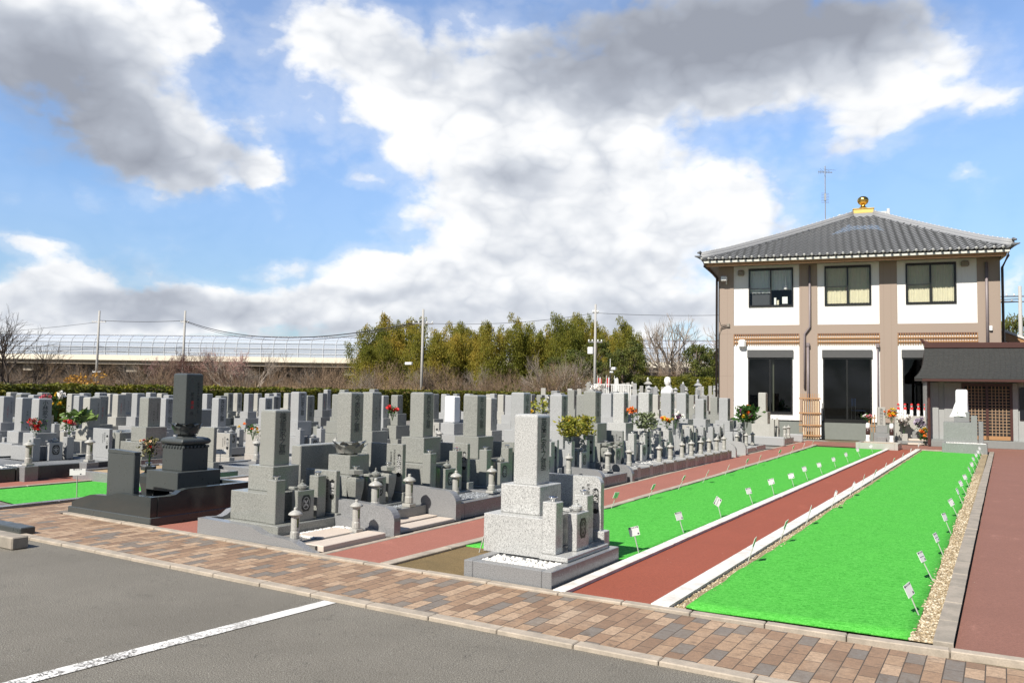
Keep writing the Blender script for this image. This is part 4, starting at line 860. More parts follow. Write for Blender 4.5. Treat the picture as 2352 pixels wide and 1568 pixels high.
# ---------------------------------------------------------------- rows further back
tone = {'P1': G_BEIGE, 'P4': G_BLUE, 'P5': G_BLUE, 'P8': G_BEIGE, 'P9': G_BLUE, 'P11': G_BEIGE, 'P14': G_BEIGE, 'P15': G_BEIGE, 'P16': G_BLUE, 'P19': G_GREEN, 'P25': G_BLUE, 'P28': G_BLUE, 'P30': G_GREEN, 'P31': G_BEIGE, 'P32': G_BLUE, 'P34': G_BLUE, 'P39': G_BLUE, 'P40': G_GREEN, 'P45': G_GREEN, 'P48': G_GREEN, 'P53': G_BEIGE, 'P55': G_BEIGE, 'P57': G_GREY, 'P61': G_GREEN, 'P73': G_GREEN, 'P27': G_GREY, 'P43': G_GREEN}
fam = {'P5': '小林家之墓', 'P16': '大森家之墓', 'P28': '長谷家之墓', 'P34': '小川家之墓', 'P39': '門田家之墓', 'P40': '内田家之墓', 'P22': '石川家之墓', 'P33': '木村家之墓', 'P31': '吉田家之墓', 'P30': '高橋家之墓', 'P65': None, 'P61': '村上家之墓', 'P37': '岡本家之墓', 'P36': '近藤家之墓', 'P25': '藤本家之墓'}
spec = {'P4': 'pale gravestone touching the left side of the one with bold characters at far left', 'P5': 'pale blue grey gravestone with bold characters behind red and pink flowers at the far left',
 'P1': 'beige gravestone at the far left edge before the hedge', 'P11': 'beige gravestone on a broad step, right of the long leaved plant', 'P19': 'grey green gravestone just left of the black one, its back dedication in view',
 'P25': 'pale gravestone with carved characters partly hidden by the black one on its left side', 'P28': 'pale blue grey gravestone just right of the black one', 'P34': 'pale gravestone directly behind the top of the corner gravestone',
 'P39': 'tall pale blue grey gravestone with carved characters, right of the corner gravestone', 'P40': 'dark faced gravestone pressed against the tall pale one', 'P45': 'grey gravestone with red and black dedication right behind the lotus seated one',
 'P53': 'pale beige narrow gravestone wedged behind the coarse one left of the nearest gravestone', 'P43': 'grey gravestone peeping out left of the lotus seated one', 'P42': 'tall slim gravestone rising above its neighbours before the hedge',
 'P61': 'grey green gravestone with a two tier base rising behind the bushy sakaki', 'P73': 'grey green gravestone touching the hall corner in the view', 'P48': 'grey green gravestone just left of the white wrapped stone',
 'P9': 'pale gravestone left of the one on a broad step', 'P41': 'pale gravestone under the tall slim one', 'P65': 'blue grey gravestone between two light ones, seen from its rear', 'P55': 'beige gravestone above the yellow flowers'}
facing = {k: 1 for k in ('P5', 'P16', 'P22', 'P28', 'P34', 'P39', 'P40', 'P33', 'P31', 'P30', 'P61', 'P25', 'P37', 'P36', 'P6', 'P65')}
def px_of(X, Y):
    f = Vector((X, Y, 0)); d = R3.transposed() @ f; return d.x / -d.z
rest = sorted(T.items(), key=lambda kv: px_of(kv[1][0], kv[1][1]))
ordn = 'first second third fourth fifth sixth seventh eighth ninth tenth eleventh twelfth thirteenth fourteenth fifteenth sixteenth seventeenth eighteenth nineteenth twentieth twenty-first twenty-second twenty-third twenty-fourth twenty-fifth twenty-sixth twenty-seventh twenty-eighth twenty-ninth thirtieth'.split()
cnt = {'far': 0, 'mid': 0, 'near': 0}
for i, (k, (X, Y, w_, zt_, zb_)) in enumerate(rest):
    m = tone.get(k, (G_BLUE, G_BEIGE, G_GREEN, G_BLUE, G_GREY)[i % 5]); mn = {'pale blue grey granite': 'bluish', 'pale beige granite': 'beige', 'grey green granite': 'greenish', 'mid grey granite': 'mid grey'}[m.name]
    zone = 'far' if X < -21.4 else 'mid' if X < -15 else 'near'; cnt[zone] += 1
    lab = spec.get(k) or {'far': 'small %s gravestone against the long hedge, %s from the left there', 'mid': '%s gravestone in the middle rows, %s from left there', 'near': '%s gravestone just behind the red path row, %s from left'}[zone] % (mn, ordn[cnt[zone] - 1])
    fc = facing.get(k, -1)
    if zb_ == 0: zb_ = zt_ - .64
    det = 2 if k in ('P5', 'P28', 'P39', 'P34') else 1 if (X > -17.5 or fc > 0) else 0
    gravestone(k, X, Y, w_, zt_, zb_, fc, m, lab, fam.get(k) if fc > 0 else None, kind=i, detail=det, group='gravestones in the back rows',
               back=('平成八年三月吉日建之' if fc < 0 and k not in ('P61',) else None), side_text='釈妙' * 4 if k in ('P45', 'P1', 'P31', 'P58') else None, ink=CARVE if X > -17 else INK)
# tablets, lanterns, kerbs behind
def tab2(x, y, m, lab, zt=.75, x0=-.2, x1=.3, pl='霊標', lines=TABTXT[0], zs=.25): return name_tablet(x, y, 1, m, lab, pl, lines, yo=0, x0=x0, x1=x1, z0=0, zs=zs, zt=zt)
tab2(-14.25, 9.02, G_BLUE, 'pale tablet with white plaque behind the second flower post at the far left', .78)
tab2(-12.3, 9.75, G_GREEN, 'slab with a peaked shadow across it just left of the black gravestone', .86, pl=None, lines=())
tab2(-8.9, 11.9, G_GREEN, 'tablet with long columns seen above the lotus seated plot', .72)
tab2(-12.3, 13.6, G_BEIGE, 'bright tablet with an oval plaque right of the tall pale gravestone', .76)
tab2(-13.0, 11.5, G_BEIGE, 'beige tablet with an oval plaque right of the black gravestone', .74)
tab2(-12.9, 10.6, G_BEIGE, 'beige tablet crossed by the shadow of a vase stand, right of the black cushion seat', .70)
tab2(-15.0, 13.6, G_BLUE, 'pale blue tablet behind the lantern and small price card', .80)
tab2(-11.2, 15.0, G_BEIGE, 'white tablet just left of the white wrapped stone', .86)
tab2(-10.2, 18.2, G_BLUE, 'tablet glimpsed left of the yellow flowers', .85)
tab2(-11.0, 16.2, G_BLUE, 'bluish tablet glimpsed right of the broad gravestone', .90)
LB = [(-13.55, 7.35, .25, 'stone lantern before the red and pink flowers at the far left', 1.2), (-13.5, 8.35, .25, 'stone lantern between the flower posts and the tablet at the far left', 1.2), (-12.0, 10.7, .2, 'stone lantern beside the small price card right of the black gravestone', 1.2), (-12.9, 12.0, .2, 'dark paned lantern behind the beige tablet and card', 1.1), (-11.9, 12.7, .2, 'white capped lantern right of the corner gravestone', 1.05), (-10.9, 15.0, .3, 'small lantern before the tablet left of the white wrapped stone', 1.1)]
for x, y, z, lab, s in LB: lantern(x, y, z, lab, G_ROUGH, s); 
def plinthbox(x, y, s, h, m, lab): tag(link('lantern_plinth', bm_box('lantern_plinth', x - s, x + s, y - s, y + s, 0, h, m)), lab, 'plinth', 'low blocks the lanterns stand on')
for (x, y, z, _, s), lab in zip(LB, ['block under the lantern before the red and pink flowers', 'block under the lantern left of the tablet at the far left', 'block under the lantern beside the small card', 'block under the dark paned lantern', 'block under the white capped lantern', 'block under the lantern near the white wrapped stone']): plinthbox(x, y, .11, z, G_KERB, lab)
plot_kerb(-15.9, -13.6, 7.2, 9.3, .23, G_DARKM, 'long dark kerb with white pebbles at the far left', fill=GRAVEL_G)
plot_kerb(-15.9, -13.6, 6.0, 7.18, .22, G_DARKM, 'dark kerb cut by the left edge of the picture', fill=GRAVEL_G)
pebbles('white_pebbles', 320, lambda r: (-14.3 + .55 * r.random(), 7.0 + .55 * r.random(), .205), .012, .022, PEB, 51)
tag(bpy.data.objects['white_pebbles.002'] if 'white_pebbles.002' in bpy.data.objects else bpy.data.objects['white_pebbles'], 'white pebbles', 'pebbles') if False else None
plot_kerb(-13.3, -11.2, 7.95, 9.6, .16, G_KERB, 'empty sand filled kerb behind the price card at the left', fill=SAND)
plot_kerb(-12.6, -10.9, 9.9, 11.6, .18, G_KERB, 'grey kerb right of the black gravestone below the beige tablet', fill=GRAVEL_G)
plot_kerb(-10.6, -8.5, 8.3, 9.7, .16, G_GREY, 'flat grey kerb behind the corner gravestone', fill=G_PALE)
curved_wall(9.85, .12, -10.2, -8.6, .50, G_BEIGE, 'bright rounded wall behind the corner gravestone')
plot_kerb(-13.6, -11.4, 12.0, 13.6, .18, G_BLUE, 'pale kerb under the tall pale gravestone', fill=GRAVEL_G)
tag(link('monument_block', bm_box('monument_block', -16.6, -15.6, 10.3, 11.2, 0, .60, G_GREEN, .01)), 'broad dark stone block right of the gravestone on a broad step', 'stone block')
tag(link('monument_block', bm_box('monument_block', -18.6, -17.6, 13.6, 14.4, 0, .98, G_GREY, .01)), 'flat topped grey block with yellow and white flowers above', 'stone block')
t = thing('gravestone', 'gravestone wrapped completely in plain white cloth in the back rows', 'gravestone', (-11.2, 15.9, 0)); b = MB(); b.box(-.14, .14, -.14, .14, .82, 1.46, WHITE_CLOTH, .03); obj('cloth_wrap', b, t)
link('lower_base', bm_box('lower_base', -.3, .3, -.3, .3, 0, .55, G_BLUE), t); link('middle_base', bm_box('middle_base', -.2, .2, -.2, .2, .55, .82, G_BLUE), t)
# flowers
x0, y0 = -15.09 - .12, 8.32 + .12
bouquet(x0 + .40, y0 - .31, .62, 'red and pink carnations in the left vase at the far left gravestone', [PINK, REDF], h=.34, r=.12, seed=11, nf=10, fs_=.055)
bouquet(x0 + .40, y0 + .31, .62, 'smaller red and pink bunch in the right vase at the far left gravestone', [PINK, REDF], h=.34, r=.11, seed=12, nf=8, fs_=.045)
bouquet(-17.0, 9.75, .85, 'tall mixed pink, yellow and white bunch before the hedge', [PINK, YEL, WHI], h=.55, r=.2, seed=13, nf=14, fs_=.07, nl=90, lean=(-.15, -.15))
bouquet(-15.9, 9.55, .70, 'long leaved green plant like aloe left of the beige gravestone', [GREENL], leaf=mat('aloe leaves', (.16, .24, .06), .45), h=.3, r=.16, seed=14, nl=46, nf=1, leafsize=.24, cat='plant')
bouquet(-17.4, 7.8, .85, 'yellow and white flowers cut by the left edge of the picture', [YEL, WHI, REDF], h=.5, r=.18, seed=15, nf=12, fs_=.07)
bouquet(-18.0, 13.9, .98, 'small yellow and white flowers on the flat topped grey block', [YEL, WHI], h=.14, r=.12, seed=16, nf=8, fs_=.045, nl=30)
bouquet(-20.1, 12.6, .75, 'single pink and yellow flower between gravestones near the hedge', [PINK, YEL], h=.4, r=.08, seed=17, nf=4, fs_=.07, nl=30)
bouquet(-10.7, 8.55 + .9, .72, 'orange berries and leaves peeping left of the black lotus seat', [ORA, YEL], h=.25, r=.1, seed=18, nf=7, fs_=.03, nl=70)
bouquet(-13.1, 16.0, .82, 'deep red bunch in dark leaves left of the lotus seated gravestone', [REDF], h=.36, r=.12, seed=19, nf=6, fs_=.07, nl=120)
bouquet(-14.3, 15.6, .95, 'pale yellow white flowers behind the dark faced gravestone', [WHI, YEL], h=.2, r=.1, seed=20, nf=6, fs_=.06, nl=20)
bouquet(-7.6, 13.35, .92, 'yellow chrysanthemums left of the nearest gravestone top', [YEL], h=.28, r=.09, seed=21, nf=7, fs_=.06, nl=60, leaf=GREENL)
bouquet(-7.35, 13.3, 1.12, 'white and yellow sprigs with pointed leaves above the nearest gravestone', [WHI, YEL], leaf=SAKA, h=.36, r=.22, seed=22, nf=5, fs_=.04, nl=90, leafsize=.08)
sx = -6.87 - .12 + .40
bouquet(sx, 12.98, .70, 'bushy yellow green sakaki, left one right of the nearest gravestone', [YEL], leaf=SAKA, h=.46, r=.14, seed=23, nf=1, fs_=.02, nl=520, leafsize=.075, cat='sakaki bunch')
bouquet(sx, 13.58, .70, 'bushy yellow green sakaki, right one with bare stems below', [YEL], leaf=SAKA, h=.46, r=.13, seed=24, nf=1, fs_=.02, nl=460, leafsize=.075, cat='sakaki bunch')
bouquet(sx - .1, 16.1, 1.0, 'orange lilies beside the light granite gravestone', [ORA], h=.28, r=.1, seed=25, nf=7, fs_=.06, nl=60)
bouquet(sx, 16.6, .72, 'feathery grey green spray below the orange lilies', [GREENL], leaf=mat('feathery leaves', (.16, .19, .09), .6), h=.46, r=.17, seed=26, nf=1, fs_=.01, nl=330, leafsize=.09)
bouquet(sx, 17.9, .75, 'orange and yellow cup shaped flowers right of the feathery spray', [ORA, YEL], h=.3, r=.1, seed=27, nf=8, fs_=.06, nl=40)
bouquet(sx, 18.45, .78, 'white and dark purple flowers above the tablet with small rows', [WHI, PUR], h=.42, r=.16, seed=28, nf=14, fs_=.055, nl=40)
bouquet(-12.0, 25.5, .95, 'orange pink flowers between two gravestones in the middle distance', [ORA, PINK], h=.5, r=.12, seed=29, nf=7, fs_=.1, nl=50)
bouquet(-8.9, 27.2, .92, 'small bunch of red flowers near the hall corner', [REDF, WHI], h=.4, r=.12, seed=30, nf=8, fs_=.07, nl=40)
bouquet(-6.35, 23.85, .66, 'big bouquet of orange and yellow flowers with dark green leaves before the hall', [ORA, ORA, YEL, PUR], h=.60, r=.20, seed=31, nf=18, fs_=.085, nl=300, leafsize=.16)
bouquet(-15.8, 34, 1.0, 'large white flowers left of the statue below', [WHI], h=.9, r=.28, seed=32, nf=20, fs_=.16, nl=20)
# ---------------------------------------------------------------- price cards on stakes
CARDW = mat('white card', (.80, .80, .77), .35)
CARDT = mat('card print', (.08, .08, .09), .6)
STK = mat('metal stake', (.55, .54, .50), .35, .5, .3)
def card(x, y, lean, yaw, label, h=.27, fx=1, group='price cards on stakes along the turf', roll=0, w=.15):
    t = thing('price_card', label, 'price card', (x, y, 0), 0, group)
    M = Matrix.Rotation(lean, 4, 'Y')
    b = MB(); b.box(-.004, .004, -.005, .005, -.03, h, STK, 0, M); obj('stake', b, t)
    M2 = M @ Matrix.Translation((.006 * fx, 0, h - .035)) @ Matrix.Rotation(yaw, 4, 'Z') @ Matrix.Rotation(roll, 4, 'X')
    b = MB(); b.box(-.002, .002, -w / 2, w / 2, -.044, .046, CARDW, 0, M2); pl = obj('plate', b, t)
    b = MB(); s = .0032 * fx
    for k, (a, c, d, e) in enumerate(((-.055, -.030, .03, .044), (-.022, -.012, .03, .042), (.0, .008, .03, .042), (.018, .026, .03, .042), (.036, .05, .03, .044), (.03, .05, -.035, -.02), (-.05, .045, -.002, .002))):
        if k == 6 and (int(x * 10) + int(y * 7)) % 3: continue
        a, c = (a, c) if fx > 0 else (-c, -a)
        q = [M2 @ Vector(v) for v in ((s, a, d), (s, c, d), (s, c, e), (s, a, e))]; b.add(q, [(0, 1, 2, 3)], CARDT)
    link('print', b.mesh('print', False, False), pl)
    return t
rc = random.Random(9)
side = {'R': 'the gravel margin', 'M': 'the right white kerb', 'L': 'the left white kerb', 'F': 'the faded red path'}
def cards(key, pts, lean, fx, yawc):
    for i, (x, y) in enumerate(pts):
        o = {'R': 'white card leaning over the wide turf', 'M': 'card seen from its back', 'L': 'white card facing the camera, stake leaning left', 'F': 'card with a green tinted back'}[key]
        lab = '%s, %s from the camera along %s' % (o.split(',')[0], ordn[i], side[key])
        card(x, y, lean + rc.uniform(-.06, .06), yawc + rc.uniform(-.22, .22), lab, .255 + rc.uniform(-.015, .015), fx, roll=(PI / 4 if key == 'L' and i == 2 else rc.uniform(-.08, .08)), w=.115)
cards('R', [(-.53, 6.71), (-.53, 8.08), (-.52, 9.40), (-.52, 10.92), (-.52, 12.6), (-.52, 14.2), (-.51, 15.5), (-.51, 16.9), (-.50, 18.9), (-.50, 20.2), (-.49, 22.0), (-.49, 23.6), (-.48, 25.4), (-.47, 27.0)], -.38, 1, -.25)
cards('M', [(-2.10, 7.90), (-2.10, 9.20), (-2.10, 10.6), (-2.11, 12.4), (-2.12, 14.1), (-2.13, 15.4), (-2.13, 16.8), (-2.15, 18.6), (-2.16, 20.2), (-2.17, 22.3), (-2.18, 24.6), (-2.18, 27)], .34, -1, .15)
cards('L', [(-3.12, 7.71), (-3.12, 9.06), (-3.12, 10.5), (-3.13, 12.1), (-3.13, 13.4), (-3.14, 14.9), (-3.16, 16.2), (-3.17, 17.7), (-3.2, 19.5), (-3.2, 21.2), (-3.2, 23.2), (-3.2, 25.6)], -.30, 1, -.55)
cards('F', [(-4.66, 9.0), (-4.64, 10.43), (-4.62, 11.76), (-4.66, 13.2), (-4.66, 14.5), (-4.7, 16.0), (-4.76, 17.6), (-4.8, 18.9), (-4.9, 21.2), (-4.98, 23.1), (-5.1, 25.2), (-5.1, 26.5)], .42, -1, .05)
card(-4.45, 6.83, .32, .5, 'bare backed card on a leaning stake over the brown mossy soil', .22, -1, w=.16)
card(-11.05, 6.68, -.04, -.75, 'upright white card at the near edge of the turf strip on the left', .40, 1, w=.20)
card(-12.4, 10.2, 0, -.75, 'small upright card over pale sand behind the dark slab', .42, 1, w=.2)
card(-11.6, 10.9, 0, -.75, 'small upright card with reddish print near the lantern right of the black gravestone', .5, 1, w=.2)
# ---------------------------------------------------------------- the hall
TH = math.radians(10.2); DX = Vector((math.cos(TH), math.sin(TH), 0)); DN = Vector((-math.sin(TH), math.cos(TH), 0)); P0 = Vector((-6.71, 31.55, 0))
def hp(s, o, z=0): return P0 + DX * s + DN * o + Vector((0, 0, z))
H0 = hp(0, .8)
hall = thing('temple_hall', 'two storey white and taupe hall with grey tiled hipped roof and golden finial', 'building', H0, TH)
S0, S1, DEP, ZE = -2.80, 7.0, 9.0, 6.72
b = MB()
b.box(S0, S1, -.03, .25, 0, .63, PLINTH); b.box(S0, S0 + .25, .25, DEP, 0, .63, PLINTH); b.box(S1 - .25, S1, .25, DEP, 0, .63, PLINTH)
obj('plinth', b, hall)
b = MB(); b.box(S0 + .05, S1 - .05, -.012, .0, .63, .68, BLACKF); obj('drip_rail', b, hall)
pan = [(-2.21, .24), (.89, 3.06), (3.66, 6.27)]
ups = [(-1.64, .02), (1.15, 2.78), (3.95, 5.61)]
dws = [(-1.66, -.02, .93), (1.08, 2.77, .70), (3.82, 5.5, .93)]
# taupe frame
b = MB(); posts = [(S0, -2.21), (.24, .89), (3.06, 3.66), (6.27, S1)]
for a, c in posts: b.box(a, c, 0, .25, .68, ZE, TAUPE)
for a, c in pan: b.box(a + .0, c - .0, .002, .25, 4.0, 4.34, TAUPE)
b.box(S0, S1, .25, DEP, .66, .68, DARKIN)
b.box(S0, S0 + .2, .252, DEP, .63, ZE, TAUPE); b.box(S1 - .2, S1, .252, DEP, .63, ZE, TAUPE); b.box(S0, S1, DEP - .2, DEP, .63, ZE, TAUPE)
obj('wall_frame', b, hall)
b = MB()
for a, c in pan:
    for z in (2.2, 3.95): pass
for sx_ in (-2.45, .33, 3.2, 3.45, 6.6): b.box(sx_, sx_ + .004, -.001, .0, .7, 6.6, mat('joint line', (.2, .14, .11)))
for z in (2.35, 4.0, 4.33): b.box(S0, S0 + .5, -.0012, .0, z, z + .005, MATS['joint line'])
obj('siding_joints', b, hall)
# white panels with openings
def panel(a, c, z0, z1, o0, o1, p0, p1, nm='white_panel'):
    b = MB(); y0, y1 = .03, .22
    b.box(a, o0, y0, y1, z0, z1, PLASTER); b.box(o1, c, y0, y1, z0, z1, PLASTER)
    b.box(o0, o1, y0, y1, z0, p0, PLASTER); b.box(o0, o1, y0, y1, p1, z1, PLASTER); return obj(nm, b, hall)
for (a, c), (w0, w1), (d0, d1, dz) in zip(pan, ups, dws):
    panel(a, c, 4.34, ZE, w0, w1, 5.07, 6.56)
    panel(a, c, .68 if dz > .8 else .66, 4.0, d0, d1, dz if dz > .8 else .69, 3.35)
    # upper window
    f = MB(); t = .05
    f.box(w0, w1, -.01, .1, 5.06, 5.13, BLACKF); f.box(w0, w1, -.01, .1, 6.50, 6.57, BLACKF); f.box(w0, w0 + t, -.01, .1, 5.13, 6.5, BLACKF); f.box(w1 - t, w1, -.01, .1, 5.13, 6.5, BLACKF)
    mx = (w0 + w1) / 2; f.box(mx - .025, mx + .025, 0, .08, 5.13, 6.5, BLACKF); f.box(w0 + t, mx - .025, .02, .06, 5.77, 5.79, BLACKF)
    win = obj('window', f, hall)
    g = MB(); g.quad((w0 + t, .045, 5.13), (w1 - t, .045, 5.13), (w1 - t, .045, 6.5), (w0 + t, .045, 6.5), GLASS); link('pane', g.mesh('pane', False, False), win)
    cu = MB(); n = 66
    for k, (ca, cb_, low) in enumerate(((w0 + t, mx - .02, 5.13), (mx + .02, w1 - t, 5.16))):
        if w0 < 0: low = 5.72 if k else 5.62
        vs = []
        for i in range(n + 1):
            s_ = ca + (cb_ - ca) * i / n; yy = .16 + .022 * math.sin(i * 1.35) + .006 * math.sin(i * .4)
            vs += [(s_, yy, low + .02 * math.sin(i * 1.35 + 1)), (s_, yy, 6.5)]
        cu.add(vs, [(2 * i, 2 * i + 2, 2 * i + 3, 2 * i + 1) for i in range(n)], CURT if not (w0 < 0) else mat('white lace curtain', (.75, .76, .74), .85))
    link('curtain', cu.mesh('curtain', True, False), win)
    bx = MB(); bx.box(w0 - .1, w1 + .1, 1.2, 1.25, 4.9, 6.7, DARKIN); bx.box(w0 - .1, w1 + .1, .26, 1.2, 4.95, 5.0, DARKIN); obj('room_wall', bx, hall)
    if w0 < 0:
        it = MB(); it.box(w0 + .12, mx - .05, .2, .24, 5.13, 5.62, mat('dark cabinet', (.05, .05, .055))); it.box(mx + .42, mx + .62, .12, .14, 5.18, 5.45, WHITE_P); it.box(mx + .12, mx + .2, .12, .16, 5.13, 5.42, WHITE_P); it.box(mx + .22, mx + .3, .12, .16, 5.13, 5.32, CURT); it.lathe([(0, 0), (.08, .01), (.10, .06), (.09, .16), (.05, .2), (.03, .5)], 10, WHITE_P, mx + .55, .12, 5.72); obj('window_items', it, win)
    # door
    f = MB(); z1 = 3.08
    f.box(d0 - .03, d1 + .03, -.04, .12, z1, 3.36, BOXG); f.box(d0 - .03, d1 + .03, -.05, .13, 3.36, 3.375, ALU)
    f.box(d0, d0 + .05, -.015, .12, dz, z1, BLACKF); f.box(d1 - .05, d1, -.015, .12, dz, z1, BLACKF); f.box(d0, d1, -.015, .12, dz - .02, dz + .07, BLACKF); f.box(d0 + .05, d1 - .05, .0, .1, z1 - .06, z1, BLACKF)
    mx = (d0 + d1) / 2; f.box(mx - .03, mx + .03, .02, .08, dz, z1, BLACKF)
    dr = obj('glass_door', f, hall); g = MB(); g.quad((d0 + .05, .06, dz), (d1 - .05, .06, dz), (d1 - .05, .06, z1), (d0 + .05, .06, z1), SMOKE); link('pane', g.mesh('pane', False, False), dr)
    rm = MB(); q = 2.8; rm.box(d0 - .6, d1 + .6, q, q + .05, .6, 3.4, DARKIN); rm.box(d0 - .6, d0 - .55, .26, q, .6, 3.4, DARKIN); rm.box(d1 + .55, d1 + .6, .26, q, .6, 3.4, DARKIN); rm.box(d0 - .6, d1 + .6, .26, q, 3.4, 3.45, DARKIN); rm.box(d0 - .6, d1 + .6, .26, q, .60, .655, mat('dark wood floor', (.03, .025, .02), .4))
    if d0 < 0: rm.box(mx + .04, mx + .14, .2, .3, dz, z1, CURT)
    obj('room_wall', rm, hall)
    # lattice band
    lt = MB(); a, c = pan[ups.index((w0, w1))]
    lt.box(a, c, -.035, -.012, 3.80, 3.85, WOOD); lt.box(a, c, -.035, -.012, 3.65, 3.70, WOOD); lt.box(a, c, .0, .03, 3.93, 4.0, WOODD)
    k = int((c - a) / .082)
    for i in range(k + 1):
        s_ = a + .02 + i * (c - a - .04) / k; lt.box(s_ - .016, s_ + .016, -.012, .01, 3.56, 3.99, WOOD)
    obj('lattice_band', lt, hall)
# blue chair inside the middle door
t = thing('chair', 'blue chair seen through the middle glass door', 'chair', hp(2.35, 1.75, .655), TH + 1.9); BL = mat('blue plastic', (.05, .12, .35), .4)
b = MB(); b.box(-.22, .22, -.2, .2, .42, .45, BL, .01); obj('seat', b, t); b = MB(); b.box(-.2, .2, .17, .2, .6, .9, BL, .01); obj('backrest', b, t)
for sx_ in (-.19, .19):
    for sy in (-.18, .18): b = MB(); b.tube([(sx_, sy * 1.1, 0), (sx_, sy, .42 if sy < 0 else .88)], .012, ALU); obj('leg', b, t)
# gutters, pipes, lamps
b = MB(); 
OV = .85; GZ = 6.74
b.box(S0 - OV + .36, S1 + OV - .70, -OV - .02, -OV + .08, GZ - .02, GZ + .07, GUT, .01); b.box(S1 + OV - .80, S1 + OV - .70, -OV + .1, DEP + .6, GZ - .02, GZ + .07, GUT, .01); b.box(S0 - OV + .36, S0 - OV + .46, -OV + .1, DEP + .6, GZ - .02, GZ + .07, GUT, .01)
obj('gutter', b, hall)
b = MB(); XL, XR = S0 - OV + .42, S1 + OV - .78
b.box(XL, XR, -OV + .09, -OV + .15, GZ - .13, GZ + .02, WOOD); b.box(XR - .06, XR, -OV + .15, DEP + .5, GZ - .13, GZ + .02, mat('pale fascia', (.50, .42, .25))); b.box(XL, XL + .06, -OV + .15, DEP + .5, GZ - .13, GZ + .02, WOOD)
b.box(XL + .06, XR - .06, -OV + .15, DEP + .4, GZ - .06, GZ - .02, SOFF); obj('eave', b, hall)
def pipe(name, pts, r, m): b = MB(); b.tube(pts, r, m, 8); obj(name, b, hall, smooth=True)
pipe('drain_pipe', [(S0 - .45, -OV, 6.72), (S0 - .45, -OV, 6.62), (S0 - .05, -.1, 6.25), (S0 - .06, -.08, .2)], .045, PIPED)
pipe('drain_pipe', [(S1 + .1, -OV, 6.72), (S1 + .1, -OV, 6.6), (S1 + .05, -.08, 6.3), (S1 + .06, -.08, .2)], .045, PIPED)
pipe('drain_pipe', [(.62, -.06, 6.6), (.62, -.06, 4.25), (.43, -.06, 3.98), (.43, -.06, 1.9)], .04, PIPE)
pipe('drain_pipe', [(.55, -.07, 3.55), (.55, -.07, .3)], .045, PIPE); pipe('drain_pipe', [(2.98, -.06, 3.5), (2.98, -.06, .3)], .028, PIPE); pipe('drain_pipe', [(6.56, -.06, 6.5), (6.56, -.06, 3.0)], .05, PIPE)
for s_, z in ((.55, 3.5), (2.98, 3.45)):
    b = MB(); b.box(s_ - .06, s_ + .06, -.13, -.01, z, z + .14, PIPE, .01); obj('pipe_head', b, hall)
def bit(name, s0, s1, y0, y1, z0, z1, m, c=.01): b = MB(); b.box(s0, s1, y0, y1, z0, z1, m, c); return obj(name, b, hall)
bit('flood_lamp', S0 + .12, S0 + .36, -.3, -.12, 6.08, 6.28, WHITE_P, .03); bit('lamp_arm', S0 + .3, S0 + .34, -.14, .0, 5.98, 6.1, WHITE_P)
bit('vent_hood', -2.05, -1.8, -.12, .03, 6.3, 6.52, SOFF, .04); bit('vent_hood', 5.75, 6.02, -.12, .03, 6.38, 6.58, SOFF, .04)
bit('vent_cover', -2.02, -1.74, -.16, .03, 3.45, 3.78, WHITE_P, .06)
bit('junction_box', S0 + .33, S0 + .44, -.07, 0, 4.28, 4.42, SOFF); bit('junction_box', 6.62, 6.72, -.08, 0, 4.05, 4.22, WHITE_P)
pipe('cable', [(S0 + .36, -.05, 4.32), (S0 + .12, -.05, 4.25), (S0 + .02, -.05, 4.0), (S0 + .02, -.05, 1.0)], .018, WIRE)
pipe('cable', [(S0 + .36, -.05, 4.38), (S0 + .1, -.05, 4.36), (S0 + .02, -.05, 4.6), (S0 + .02, -.05, 5.9)], .010, WIRE)
